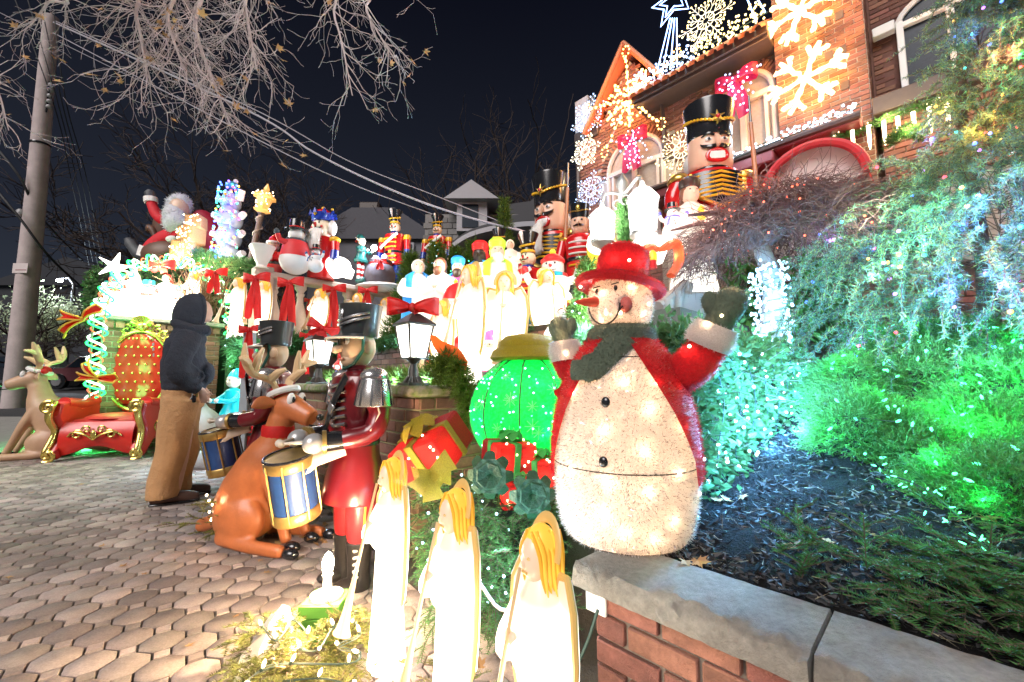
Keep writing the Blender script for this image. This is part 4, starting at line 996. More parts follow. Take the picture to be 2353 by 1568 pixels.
for s in (-1, 1):
    b = MB()
    if s > 0: pth = [(.15, .0, .66), (.24, -.01, .66), (.315, -.02, .73), (.345, -.03, .79)]
    else: pth = [(-.13, .02, .66), (-.2, .05, .66), (-.255, .05, .71), (-.26, .05, .75)]
    k_ = 1.0 if s > 0 else .85
    b.tube(spline(pth, 5), [.075 * k_] * 5 + [.078 * k_] * 5 + [.072 * k_] * 5 + [.068 * k_], tin_r, 18); fuzz(b, 3500, .014, tin_r, .8, .0012); ar = b.build('arm', sn)
    e = Vector(pth[-1]); d = (e - Vector(pth[-2])).normalized()
    q = MB(); q.tube([e - d * .03, e + d * .01, e + d * .06], [.085 * k_, .09 * k_, .075 * k_], tin_w, 18); fuzz(q, 1600, .014, tin_w, .8, .0012); q.build('cuff', ar)
    q = MB(); c = e + d * .12 * k_ ; q.tube(spline([e + d * .05, c + Vector((.01 * s, 0, .01)), c + Vector((.055 * s, -.01, .075)) * k_], 4), [.05 * k_, .052 * k_, .055 * k_, .058 * k_, .06 * k_, .06 * k_, .056 * k_, .045 * k_, .012], tin_g, 14)
    q.tube(spline([e + d * .09, c + Vector((-.045 * s, -.01, .02)) * k_, c + Vector((-.055 * s, -.01, .075)) * k_], 4), [.03 * k_] * 7 + [.022 * k_, .008], tin_g, 10); fuzz(q, 1800, .013, tin_g, .8, .0012); q.build('mitten', ar)
for (a, z) in ((-4, .55), (-5, .34)): q = MB(); r = rz(z) + .006; q.ell((r * math.sin(R(a)), -r * math.cos(R(a)), z), (.017, .01, .02), black_p, 14, 8, rot=(0, 0, R(a))); q.build('button', sn)
b = MB(); lampspots = []
for (a, z) in [(-5, .45), (-2, .27), (-6, .16), (24, .38), (30, .52), (26, .24), (-34, .3), (-44, .18), (50, .3), (46, .14), (60, .46), (75, .36), (-70, .3), (-66, .46), (10, .62), (42, .62), (66, .6), (-40, .58), (8, .1), (84, .2), (-20, .08), (30, .08), (95, .5), (-85, .15)]:
    r = rz(z) + .002; p = Vector((r * math.sin(R(a)), -r * math.cos(R(a)), z)); b.ell(p, (.0065, .0065, .0065), bulb_w, 8, 6); lampspots.append((p * 1.0 - Vector((p.x, p.y, 0)).normalized() * .028, .38))
for p in ((.06, -.10, 1.0), (-.05, -.115, .985), (.02, -.125, .9), (.1, -.07, .9), (-.06, -.1, .88), (.0, -.08, 1.13), (-.09, -.03, 1.1), (.08, -.05, 1.12), (-.12, -.1, 1.02), (.13, -.06, 1.01), (.27, -.06, .74), (.335, -.1, .84), (-.24, -.02, .75), (-.26, -.03, .83), (.43, -.07, 1.01), (-.3, -.0, .93)):
    p = Vector(p); lampspots.append((p, .3)); 
for p in ((.125, -.06, .94), (-.035, -.134, .9), (.27, -.085, .76), (.385, -.095, .87), (-.15, -.09, 1.03), (.06, -.115, 1.115), (-.235, -.03, .745)): b.ell(p, .0065, bulb_w, 8, 6)
stuff(b.build('bulbs', sn))
for p, w_ in lampspots: lamp(sn, p, w_ * .25, WARM, .006)
lamp(sn, (0, 0, .3), 1.1, WARM, .05); lamp(sn, (0, 0, .6), .6, WARM, .05); lamp(sn, (0, 0, .95), .5, WARM, .03)

# ---- trumpet angels
A = make_angel('trumpet_angel', 'glowing trumpet angel nearest the drummer, leftmost of the front three', 4.0, group='front trumpet angels')
A.location = (-.445, 1.56, 0); A.rotation_euler = (0, 0, R(-48)); A.scale = (.72, .72, .97)
dup(A, 'glowing trumpet angel in the middle of the front three', P(1040, 1500, 1.24).xy.to_3d() + Vector((0, 0, -.03)), R(-52), (.72, .72, .97))
dup(A, 'glowing trumpet angel beside the low wall corner, rightmost of the front three', (.062, 1.0, -.05), R(-56), (.72, .72, .97))
for px_, d_ in ((890, 1.4), (1015, 1.1), (1190, .88)): lamp(A, A.matrix_basis.inverted() @ Vector(((px_ - 1176.5) / FPX * d_, d_, .3)), 1.0, (1, .8, .55), .06)
# ---- drummers
dr = make_drummer(); dr['label'] = 'drummer soldier statue in front with blue drum and tall black shako'
dr.location = (-.80, 2.16, 0); dr.rotation_euler = (0, 0, R(-46)); dr.scale = (1.02, 1.0, 1.02)
dup(dr, 'second drummer soldier standing behind the orange reindeer', (-1.7, 2.96, 0), R(-74), 1.04)
# ---- reindeer
orange = mat('fur_orange', (.47, .14, .045), .42, var=.4, scale=7, coat=.15, bump=.3, bscale=30); tan = mat('fur_tan', (.5, .32, .2), .45, var=.22, scale=8); antm = mat('antler_cream', (.68, .48, .27), .45, var=.15); grey = mat('fur_pale', (.55, .48, .42), .5, var=.2, scale=8)
r1 = make_reindeer('sitting_reindeer', 'orange reindeer sitting beside the front drummer with red collar', orange, antm)
r1.location = (-1.5, 2.66, 0); r1.rotation_euler = (0, 0, R(74)); r1.scale = (.84, .97, 1.0)
r2 = make_reindeer('sitting_reindeer', 'tan reindeer with santa hat left of the red throne', tan, antm, collar=False)
r2.location = (-6.25, 5.55, 0); r2.rotation_euler = (0, 0, R(-64)); r2.scale = (1.22,) * 3
r3 = make_reindeer('sitting_reindeer', 'pale reindeer right of the throne half hidden by the man', grey, antm, collar=False)
r3.location = (-4.12, 5.5, 0); r3.rotation_euler = (0, 0, R(-66)); r3.scale = (1.0,) * 3
# ---- throne, faces -y
th = thing('santa_throne', 'red and gold throne with tufted oval back on the pavement', 'throne', (-5.38, 5.75, 0), R(14), scale=1.08)
thr = mat('throne_red', (.6, .022, .014), .32, var=.2, coat=.15); thv = mat('throne_velvet', (.5, .02, .018), .55, var=.25, scale=20); thg = mat('throne_gold', (.72, .52, .14), .25, metal=.8, var=.2)
b = MB(); rows = []
for i in range(17):
    z = .62 + .93 * i / 16; hw_ = .34 * math.sqrt(max(0, 1 - ((z - 1.06) / .5) ** 2)) + .005
    rows.append([Vector((hw_ * (j / 14 * 2 - 1), .28 - .05 * math.sqrt(max(0, 1 - (j / 14 * 2 - 1) ** 2)) + .018 * abs(math.sin((j + i) * PI / 3)) * abs(math.sin((j - i) * PI / 3)), z)) for j in range(15)])
b.sheet([r[::-1] for r in rows], thr); b.box((0, .34, .95), (.5, .06, .9), thr, bev=.03); bk = b.build('backrest', th)
q = MB()
for i in range(1, 16, 2):
    for j in range(1 + (i // 2) % 2, 14, 2): p = rows[i][j]; q.ell(p + Vector((0, -.008, 0)), (.016, .012, .016), thg, 8, 6)
stuff(q.build('buttons', bk))
q = MB(); q.tube([(.37 * math.cos(a), .28, 1.06 + .53 * math.sin(a)) for a in [2 * PI * k / 40 for k in range(41)]], .028, thg, 8)
def spiral(q, c, r, turns, sgn, m, rad, n=18, a0=0):
    q.tube([(c[0] + sgn * r * (1 - .8 * t) * math.cos(a0 + turns * 2 * PI * t), c[1], c[2] + r * (1 - .8 * t) * math.sin(a0 + turns * 2 * PI * t)) for t in [k / n for k in range(n + 1)]], [rad * (1 - .5 * k / n) for k in range(n + 1)], m, 6)
for s in (-1, 1):
    for k in range(9):
        a = R(-20 + 12.3 * k); R1, R2 = .44, .6; spiral(q, (s * R1 * math.cos(a), .28, 1.06 + R2 * math.sin(a)), .06 + .015 * (k % 2), 1.3, s, thg, .02, a0=a)
q.build('gilt_frame', bk)
q = MB()
for k in range(9): a = R(20 + 17.5 * k); q.tube([(.02 * math.cos(a), .27, 1.66), (.13 * math.cos(a), .25, 1.66 + .15 * math.sin(a))], [.02, .03], thg, 8)
q.ell((0, .26, 1.66), (.08, .05, .06), thg, 12, 8); q.build('crest', bk)
b = MB(); b.box((0, -.05, .42), (.66, .6, .1), thv, bev=.045); b.ell((0, -.08, .47), (.31, .27, .06), thv, 20, 8); b.build('seat', th)
b = MB(); rows = []                                  # bulging apron, curved lower edge
for i in range(9):
    z0 = .16; t_ = i / 8
    rows.append([Vector((x_ := -.36 + .72 * j / 16, -.34 - .1 * math.sin(PI * (.15 + .75 * t_)) * (1 - .25 * abs(x_) / .36), (.14 + .1 * (math.cos(x_ / .36 * PI) * .5 - .3)) * (1 - t_) + .44 * t_)) for j in range(17)])
b.sheet(rows, thr); b.box((0, .02, .3), (.7, .66, .22), thr, bev=.03); b.build('apron', th)
q = MB()
for s in (-1, 1):
    spiral(q, (s * .16, -.45, .3), .06, 1.2, -s, thg, .013); spiral(q, (s * .07, -.455, .36), .045, 1.2, s, thg, .012); q.tube(spline([(0, -.455, .24), (s * .08, -.46, .3), (s * .2, -.45, .33), (s * .26, -.43, .28)], 4), .01, thg, 6)
q.ell((0, -.46, .3), (.03, .015, .05), thg, 8, 6); q.build('filigree', th)
for s in (-1, 1):
    b = MB(); out = [(-.38, .02), (-.44, .12), (-.36, .24), (-.36, .38), (-.44, .52), (-.4, .66), (-.3, .68), (-.1, .6), (.3, .66), (.36, .6), (.36, .2), (.28, .03), (.2, .2), (-.2, .2)]
    b.prism([(y, z) for y, z in out], .12, thr, M=Matrix.Translation((s * .41, 0, 0)) @ Matrix.Rotation(PI / 2, 4, 'Z'), bev=.02); b.tube([(s * .41, -.3, .66), (s * .41, .0, .63), (s * .41, .3, .68)], .07, thr, 12); ar = b.build('armrest', th)
    q = MB(); pth = spline([(s * .42, -.36, .03), (s * .44, -.45, .09), (s * .43, -.4, .22), (s * .42, -.37, .34), (s * .43, -.46, .48), (s * .42, -.47, .6), (s * .42, -.42, .68)], 4)
    q.tube(pth, .035, thg, 10)
    T = Matrix.Translation((s * .42, -.42, .62))
    q.tube([(s * .42 + .075 * (1 - .8 * t) * math.cos(2.6 * PI * t + 1.2), -.5, .62 + .075 * (1 - .8 * t) * math.sin(2.6 * PI * t + 1.2)) for t in [k / 20 for k in range(21)]], .022, thg, 8); q.tube([(s * .42 + .07 * (1 - .8 * t) * math.cos(2.6 * PI * t - 2), -.45, .07 + .07 * (1 - .8 * t) * math.sin(2.6 * PI * t - 2)) for t in [k / 20 for k in range(21)]], .022, thg, 8)
    q.build('scroll', ar)
    q = MB()
    spiral(q, (s * .475, 0, 0), 0.001, 1, 1, thg, .001, 3); q.tube([(s * .474, -.1 + .1 * math.cos(5 * t), .42 + .05 * math.sin(5 * t) - .1 * t) for t in [k / 12 for k in range(13)]], .009, thg, 5); q.build('side_gilding', ar)
# ---- man in hoodie
mn = thing('person', 'man in dark hooded sweatshirt and tan work trousers looking at the lights, hand in pocket', 'person', (-2.80, 3.6, 0), R(34), scale=.985)
hood_m = mat('hoodie', (.026, .031, .045), .95, var=.35, scale=10, bump=1.0, bscale=7, bdist=.03); trs = mat('work_trousers', (.5, .28, .13), .95, var=.3, scale=7, bump=1.0, bscale=6, bdist=.035); shoe = mat('brown_shoe', (.09, .045, .032), .5, var=.35, scale=18); skinm = mat('skin', (.6, .36, .27), .5, var=.08)
b = MB()                                             # body faces +x
b.ell((.035, 0, 1.635), (.095, .075, .115), skinm, 16, 12); b.ell((.115, 0, 1.62), (.022, .018, .03), skinm, 8, 6); b.ell((.09, 0, 1.575), (.04, .04, .035), skinm, 10, 8)
b.tube([(.0, 0, 1.4), (.01, 0, 1.56)], [.06, .055], skinm, 10); b.tube(spline([(-.03, 0, .9), (-.02, 0, 1.1), (-.01, 0, 1.3), (0, 0, 1.43)], 3), [(.13, .1)] * 5 + [(.15, .1)] * 4 + [(.1, .08)], skinm, 12)
for s in (-1, 1):
    b.tube(spline([(-.02, s * .09, .92), (.0, s * .1, .5), (-.04, s * .1, .08)], 3), [.08, .075, .065, .055, .05, .045, .04], skinm, 10)
    b.tube(spline([(0, s * .18, 1.4), (-.05, s * .25, 1.15), (.04, s * .22, 1.0), (.08, s * .2, .94)], 3), [.05] * 5 + [.04] * 4 + [.03], skinm, 10)
    b.ell((.105, s * .185, .915), (.03, .02, .045), skinm, 10, 6)
    for f_ in range(4): b.tube([(.085 + .016 * f_, s * .18, .885), (.095 + .016 * f_, s * .172, .85), (.1 + .015 * f_, s * .16, .82)], [.009, .009, .007], skinm, 6)
    b.tube([(.125, s * .19, .925), (.155, s * .185, .9), (.165, s * .18, .875)], [.011, .01, .008], skinm, 6)
remesh(b, 'body', [skinm], .011, 3, mn)
b = MB()                                             # trousers
b.tube(spline([(-.035, 0, .78), (-.035, 0, .9), (-.03, 0, .985)], 3), [(.175, .155)] * 5 + [(.165, .14)] * 2, trs, 18, up=(1, 0, 0))
for s in (-1, 1):
    x0 = .03 if s > 0 else -.04
    pth = spline([(-.035, s * .085, .86), (-.05 + x0 * .4, s * .1, .6), (-.035 + x0, s * .105, .42), (-.075 + x0, s * .11, .2), (-.07 + x0, s * .115, .055)], 4)
    b.tube(pth, [.135, .134, .132, .128, .124, .12, .117, .114, .112, .11, .108, .106, .106, .108, .11, .112, .116], trs, 16)
    for k in range(4): b.tube([(-.075 + x0 + .1 * math.cos(a), s * .112 + .1 * math.sin(a), .10 + .035 * k + .012 * math.sin(2 * a + k)) for a in [2 * PI * j / 12 for j in range(13)]], .012, trs, 6)
tr = remesh(b, 'trousers', [trs], .012, 4, mn)
q = MB(); q.tube([(.03, -.17, .93), (.04, -.185, .88), (.02, -.19, .84)], .008, black_p, 6); q.box((.05, -.185, .86), (.03, .02, .06), black_p, bev=.005); q.box((.02, -.19, .83), (.012, .01, .05), silver_m); q.box((.065, -.18, .9), (.02, .015, .05), brass_m, bev=.004); q.build('keys', tr)
b = MB()                                             # hoodie
b.tube(spline([(-.03, 0, .93), (-.035, 0, 1.0), (-.045, 0, 1.15), (-.05, 0, 1.3), (-.02, 0, 1.42), (.0, 0, 1.5)], 4), [(.18, .15)] * 2 + [(.19, .16)] * 3 + [(.205, .165)] * 5 + [(.215, .15)] * 4 + [(.2, .13)] * 3 + [(.14, .11), (.12, .11), (.1, .1), (.09, .09)], hood_m, 20, up=(1, 0, 0))
for s in (-1, 1):
    b.tube(spline([(-.01, s * .155, 1.4), (-.045, s * .235, 1.26), (-.07, s * .265, 1.13), (-.01, s * .25, 1.02), (.07, s * .215, .95)], 4), [.095] * 4 + [.088] * 4 + [.085] * 4 + [.07] * 4 + [.05], hood_m, 14)
    for k in range(3): b.tube([(-.045 + .04 * k + .078 * math.cos(a), s * .255 + .078 * math.sin(a) * .5, 1.12 - .035 * k + .06 * math.sin(a)) for a in [2 * PI * j / 10 for j in range(11)]], .014, hood_m, 6)
    b.tube([(.06, s * .217, .957), (.085, s * .208, .94)], [.056, .052], hood_m, 12)
b.ell((.12, 0, 1.08), (.06, .16, .1), hood_m, 14, 10); b.tube([(-.03, 0, .925), (-.03, 0, .97)], [(.178, .148)] * 2, hood_m, 20, up=(1, 0, 0))
b.tube(spline([(.11, -.07, 1.47), (.0, -.13, 1.46), (-.1, -.08, 1.5), (-.12, 0, 1.52), (-.1, .08, 1.5), (0, .13, 1.46), (.11, .07, 1.47)], 3), .045, hood_m, 10)
hd2 = remesh(b, 'hoodie', [hood_m], .012, 4, mn)
b = MB(); rows = []                                  # hood round the head, open at the face
for i in range(13):
    t = i / 12; z = 1.46 + .33 * t
    rr = .125 * math.sqrt(max(0.0, 1 - ((t - .42) / .6) ** 2)) + .006
    rows.append([Vector((.0 + rr * 1.12 * math.cos(a) - .02 + .02 * t, rr * .95 * math.sin(a), z)) for a in [R(52) + R(256) * k / 20 for k in range(21)]])
b.sheet(rows, hood_m); b.tube([r[0] for r in rows] + [r[-1] for r in rows][::-1], .013, hood_m, 8); hm = b.build('hood', hd2)
so = hm.modifiers.new('t', 'SOLIDIFY'); so.thickness = .012
q = MB(); pm = mat('print_white', (.6, .6, .58), .8, var=.5, scale=60); 
for k, (dz, w_) in enumerate(((.0, .1), (-.04, .13), (-.08, .12), (-.13, .08))): q.box((-.262 + .004 * k, -.045, 1.36 + dz), (.004, w_, .026), pm if k else yellow_p, rot=(0, R(-4), R(12)))
q.build('back_print', hd2)
for s, x0 in ((-1, -.04), (1, .03)):
    q = MB(); q.tube(spline([(-.15 + x0, s * .115, .05), (-.05 + x0, s * .116, .06), (.06 + x0, s * .12, .05), (.14 + x0, s * .122, .035), (.17 + x0, s * .122, .03)], 3), [(.04, .045), (.048, .055), (.05, .06), (.05, .06), (.048, .055), (.048, .05), (.05, .045), (.05, .042), (.05, .04), (.046, .036), (.042, .032), (.034, .028), (.02, .02)], shoe, 12, up=(0, 1, 0)); q.box((.01 + x0, s * .118, .012), (.33, .095, .024), black_p, bev=.01); q.build('shoe', mn)
# ---- lanterns on the planter wall
L1 = make_lantern(); p1 = VU(1.43, 2.42, .968); L1.location = p1; L1.rotation_euler = (0, 0, AX); L1['label'] = 'black pier lantern with big red bow on the nearer wall end'
lamp(L1, (0, 0, .34), 26, (1, .88, .7), .04)
L2 = dup(L1, 'farther black pier lantern on the wall behind the front drummer', VU(1.43, 4.17, .968), AX)
L1.scale = (.72, .72, .84); L2.scale = (.8, .8, .88)
add_bow('wide red bow tied on the roof of the nearer lantern', VU(1.43, 2.42, 1.475) + Vector((0, -.05, 0)), R(4), .34, .03, 'bows on lanterns')
add_bow('red bow tied on the roof of the farther lantern', VU(1.43, 4.17, 1.5) + Vector((.05, -.06, 0)), (0, R(25), R(10)), .3, .1, 'bows on lanterns')
# ---- green ornament ball with golden cap
bl = thing('ornament_ball', 'huge green glittering ornament ball with yellow cap behind the snowman', 'ornament', P(1215, 1075, 2.32), R(8))
tg = mat('mesh_green', (.005, .33, .06), .5, var=.4, scale=70, trans=.6, col2=(.02, .62, .14), bump=.4, bscale=150); tyel = mat('glitter_gold', (.42, .32, .02), .45, var=.6, scale=200, bump=.9, bscale=300, trans=.25)
b = MB(); b.ell((0, 0, .30), (.325, .325, .315), tg, 48, 28); b.build('ball', bl)
q = MB()
for k in range(10): a = PI * k / 10 * 2; q.tube([(.327 * math.cos(t) * math.cos(a), .327 * math.cos(t) * math.sin(a), .30 + .317 * math.sin(t)) for t in [-1.5 + 3 * j / 16 for j in range(17)]], .0035, tin_g, 5)
flk = mat('pale_flake', (.3, .8, .4), .4, trans=.3)
for k in range(34):
    a = rng.uniform(-2.9, -.2); z = rng.uniform(-.8, .85); rr = math.sqrt(1 - z * z); n_ = Vector((rr * math.cos(a), rr * math.sin(a), z)); c = n_ * .327 + Vector((0, 0, .30)); e1 = n_.orthogonal().normalized(); e2 = n_.cross(e1); L_ = rng.uniform(.02, .04)
    for j in range(8): an = PI / 4 * j; q.tube([c, c + (e1 * math.cos(an) + e2 * math.sin(an)) * L_], .0022, flk, 3)
q.build('ribs', bl)
b = MB(); b.lathe([(.2, .585), (.215, .6), (.2, .64), (.17, .66), (.165, .69), (.13, .72), (.05, .735), (.01, .735)], tyel, 30); fuzz(b, 2500, .008, tyel, .9, .001); b.build('cap', bl)
q = MB()
for k in range(130):
    a = rng.uniform(-3.0, -.1); z = rng.uniform(-.85, .8); rr = math.sqrt(1 - z * z); p = Vector((rr * math.cos(a) * .329, rr * math.sin(a) * .329, .30 + z * .319)); q.ell(p, .0045, bulb_c if k % 3 else bulb_g, 6, 5)
    if k % 5 == 0: lamp(bl, Vector((0, 0, .3)) + (p - Vector((0, 0, .3))) * .9, .12, (.2, 1, .4), .006)
stuff(q.build('bulbs', bl)); lamp(bl, (0, 0, .3), 4.2, (.2, 1, .4), .06)
# ---- parcels
tr2 = mat('mesh_red', (.62, .02, .02), .45, var=.5, scale=160, trans=.5, bump=.8, bscale=260); gr2 = mat('mesh_lime', (.06, .42, .08), .5, var=.3, scale=80, trans=.3); dkg = mat('foil_green', (.004, .05, .018), .4, var=.7, scale=90, bump=.7)
def parcel(label, loc, rot, size, rib, nl=6):
    t = thing('gift_parcel', label, 'gift', loc, rot, 'lit red parcels'); x, y, z = size; b = MB()
    b.box((0, 0, z / 2), size, tr2, bev=.012); fuzz(b, int(9000 * (x * y + y * z + x * z)), .007, tr2, .9, .001); b.build('box', t)
    b = MB(); b.box((0, 0, z / 2), (x * .15, y + .012, z + .012), rib, bev=.003); b.box((0, 0, z / 2), (x + .01, y * .15, z + .01), rib, bev=.003); b.build('ribbon', t)
    b = MB()
    for k in range(7): a = 2 * PI * k / 7; d = Vector((math.cos(a), math.sin(a), 0)); n_ = Vector((-d.y, d.x, 0)); b.sheet([[n_ * (w_ * (j - 1)) + d * (x * .32 * q) + Vector((0, 0, z + .01 + x * .16 * math.sin(PI * q) + .004 * j)) for j in range(3)] for q, w_ in ((0, .008), (.2, x * .09), (.5, x * .13), (.8, x * .12), (1, x * .03))], rib)
    fuzz(b, 700, .006, rib, .9, .001); b.build('bow', t)
    b = MB()
    for k in range(nl * 2):
        f_ = rng.choice(['x', 'y', 'z']); p = [rng.uniform(-x / 2, x / 2), -y / 2 - .003, rng.uniform(.02, z - .02)] if f_ != 'z' else [rng.uniform(-x / 2, x / 2), rng.uniform(-y / 2, y / 2), z + .003]
        b.ell(p, .0055, bulb_w, 6, 5)
    stuff(b.build('bulbs', t)); lamp(t, (0, 0, z / 2), .7, WARM, .03); lamp(t, (x * .3, -y * .3, z * .5), .22, WARM, .01); lamp(t, (-x * .3, -y * .3, z * .5), .22, WARM, .01)
    return t
parcel('large tilted red parcel with golden bow left of the green ball', P(1015, 1060, 1.98), (R(30), R(-20), R(-32)), (.3, .24, .17), tyel)
parcel('red parcel with green ribbon in front of the green ball', P(1165, 1085, 1.95), (R(4), R(3), R(28)), (.2, .18, .14), gr2)
parcel('small red parcel with green ribbon beside the snowman base', P(1245, 1120, 1.95), (R(2), R(-4), R(-20)), (.17, .17, .13), gr2)
parcel('low red parcel below the dark green foil bows', P(1185, 1160, 1.9), (R(5), 0, R(12)), (.15, .14, .11), gr2)
def foil_bow(label, loc, rot, r):
    b = MB()
    for ring, (n_, rr, el) in enumerate(((8, 1.0, .25), (7, .75, .75), (4, .45, 1.2))):
        for k in range(n_):
            a = 2 * PI * k / n_ + ring * .4; d = Vector((math.cos(a), 0, math.sin(a))); s_ = Vector((-d.z, 0, d.x))
            b.sheet([[s_ * ((j - 1) * w_ * r) + d * (r * rr * q * math.cos(el * .5)) + Vector((0, -r * rr * (.35 * math.sin(PI * q) + q * math.sin(el) * .5), 0)) for j in range(3)] for q, w_ in ((0, .05), (.3, .2), (.7, .28), (.95, .2), (1, .1), (.7, .2), (.3, .1))], dkg)
    return tag(b.build('foil_bow', None, loc, rot), label, 'bow', 'dark green foil bows')
foil_bow('upper dark green foil bow between the red parcels', P(1128, 1090, 1.72), R(-8), .095)
foil_bow('lower dark green foil bow beside the snowman', P(1222, 1135, 1.66), R(6), .092)
# loose glitter ribbons of the large parcel
gb = MB()
for k in range(6):
    a = R(200 + 40 * k); c = P(990, 1085, 1.72); d = Vector((math.cos(a), -.3, math.sin(a) * .8)).normalized(); s_ = d.cross(Vector((0, 1, 0))).normalized(); L_ = .07 + .02 * (k % 3)
    gb.sheet([[c + d * (L_ * t) + s_ * ((j - 1) * (.012 + .035 * t)) + Vector((0, -.02 * math.sin(PI * t), .0)) for j in range(3)] for t in (0, .3, .6, 1)], tyel)
fuzz(gb, 1200, .006, tyel, .9, .001); tag(gb.build('glitter_bow'), 'golden glitter bow spread in front of the large parcel', 'bow')
add_bow('red satin bow sticking up beside the snowman arm', P(1335, 870, 1.95), (0, R(40), R(10)), .2, .14, 'loose red bows')
# ---- red pointed ribbon by the lantern
b = MB(); pth = spline([P(988, 772, 2.5), P(1015, 800, 2.5), P(1050, 815, 2.48), P(1072, 845, 2.48)], 5); wd = [.005, .02, .032, .036, .038, .04, .042, .042, .04, .038, .038, .036, .036, .036, .036, .036]
b.sheet([[p + Vector((.25, -.1, .97)) * (w_ * (j - 1)) for j in range(3)] for p, w_ in zip(pth, wd)], mat('orange_ribbon', (.65, .1, .01), .5, var=.2, trans=.4)); tag(b.build('ribbon_streamer'), 'orange red ribbon end on the conifer sprigs right of the lantern', 'ribbon')
LPW = .6
gw_white = glow_grad('moulded_white', (1, .9, .76), .8, .07, .2, .72, (.74, .7, .64)); gw_hot = glow_grad('moulded_hot', (1, .92, .8), 1.8, .45, .2, .9, (.85, .83, .8))
gw_soft = glow('moulded_soft', (1, .88, .74), .28, (.75, .7, .64)); gw_flesh = glow('moulded_flesh', (1, .62, .42), .15, (.66, .42, .32))
def tint(n, c, s): return glow('moulded_' + n, c, s * .42, c)
g_blue = tint('blue', (.03, .3, .75), .55); g_pink = tint('pink', (.8, .08, .3), .5); g_red = tint('red', (.8, .03, .03), .4); g_cream = tint('cream', (1, .78, .62), .6)
g_lime = tint('lime', (.45, .9, .05), .6); g_yel = tint('yellow', (1, .55, .04), .8); g_dark = tint('dark', (.05, .03, .025), .15); g_brown = tint('brown', (.25, .1, .06), .2); g_teal = tint('teal', (.02, .35, .45), .3)
def robed(name, label, loc, h, robe, mantle, hair, skin=None, crown=None, beard=None, group='lit nativity figures', rot=0, cat='figurine', arms=True, hold=None):
    skin = skin or gw_flesh; t = thing(name, label, cat, loc, rot, group, h)
    b = MB(); b.lathe([(.2, 0), (.205, .03), (.18, .2), (.155, .4), (.15, .55), (.165, .68), (.15, .76), (.07, .81), (.05, .83)], robe, 22, sy=.8)
    for q in b.v: a = math.atan2(q.y, q.x); k = max(0, 1 - q.z / .7); q.x *= 1 + .06 * k * math.sin(a * 8); q.y *= 1 + .06 * k * math.sin(a * 8)
    if arms:
        for s in (-1, 1): b.tube(spline([(s * .14, -.01, .72), (s * .19, -.06, .6), (s * .1, -.15, .56), (s * .02, -.17, .6)], 4), [.06] * 5 + [.062] * 4 + [.05] * 3 + [.035], robe, 10)
    b.build('robe', t)
    b = MB()
    if mantle:
        b.lathe([(.215, .02), (.19, .25), (.175, .5), (.185, .68), (.15, .79), (.08, .84)], mantle, 18, sy=.86, arc=(R(-62), R(242))); b.build('mantle', t)
    b = MB(); b.ell((0, -.01, .9), (.072, .078, .09), skin, 16, 12); b.ell((0, -.088, .895), (.013, .016, .022), skin, 8, 6)
    for s in (-1, 1): b.ell((s * .028, -.077, .92), (.01, .006, .008), g_dark, 6, 5)
    hd = b.build('head', t)
    for s in (-1, 1): q = MB(); q.ell((s * .022, -.175, .61), (.026, .02, .022), skin, 8, 6); q.build('hand', t)
    q = MB(); q.ell((0, .012, .915), (.082, .085, .095), hair, 16, 10, cut=(.3, 1))
    if mantle is None or crown == 'veil': q.tube([(0, .05, .93), (0, .09, .8), (0, .1, .66)], [.085, .1, .12], hair, 12, flat=.6)
    q.build('hair' if crown != 'veil' else 'veil', hd)
    if beard: q = MB(); q.tube(spline([(0, -.07, .865), (0, -.1, .81), (0, -.105, .73)], 4), [.05, .052, .054, .054, .05, .045, .036, .024, .008], beard, 10, flat=.6); q.build('beard', hd)
    if crown and crown != 'veil':
        q = MB(); q.lathe([(.078, .95), (.088, .97), (.09, 1.02), (.06, 1.05), (.01, 1.06)], crown, 14)
        q.build('crown', hd)
    if hold: q = MB(); q.lathe([(.03, 0), (.035, .05), (.02, .07), (.03, .09), (.005, .12)], hold, 12, c=(0, -.2, .6)); q.build('gift', t)
    return t
def at(px, d, z): p = P(px, 800, d); return Vector((p.x, d, z))
# nativity on the upper terrace
robed('nativity_figure', 'lit figurine with white veil and blue gown, leftmost of the nativity group', at(957, 5.3, 1.5), 1.08, gw_white, g_blue, gw_white, crown='veil', rot=R(20))
robed('nativity_figure', 'lit bearded figurine in cream robe with brown hair', at(1008, 5.15, 1.5), 1.06, gw_soft, None, g_brown, beard=g_brown, rot=R(-8))
robed('nativity_figure', 'lit crowned figurine in pink robe and blue veil', at(1050, 5.2, 1.5), 1.04, g_pink, g_blue, g_blue, crown=g_blue, beard=g_dark, hold=g_yel)
robed('nativity_figure', 'tall dark faced figurine in blue mantle and red turban', at(1102, 5.6, 1.5), 1.36, gw_soft, g_blue, g_red, skin=g_dark, crown=g_red, rot=R(-14))
robed('nativity_figure', 'white bearded wise man figurine with lime crown', at(1142, 5.0, 1.5), 1.2, gw_white, g_lime, g_lime, crown=g_lime, beard=gw_white, rot=R(8))
robed('nativity_figure', 'small bright white figurine behind the wise man', at(1172, 5.5, 2.2), .72, gw_white, None, g_cream, rot=0)
b = MB(); b.box(at(1172, 5.5, 1.85), (.5, .4, .7), stone_m, bev=.04); tag(b.build('stone_pedestal'), 'stone pedestal under the small white figurine', 'pedestal')
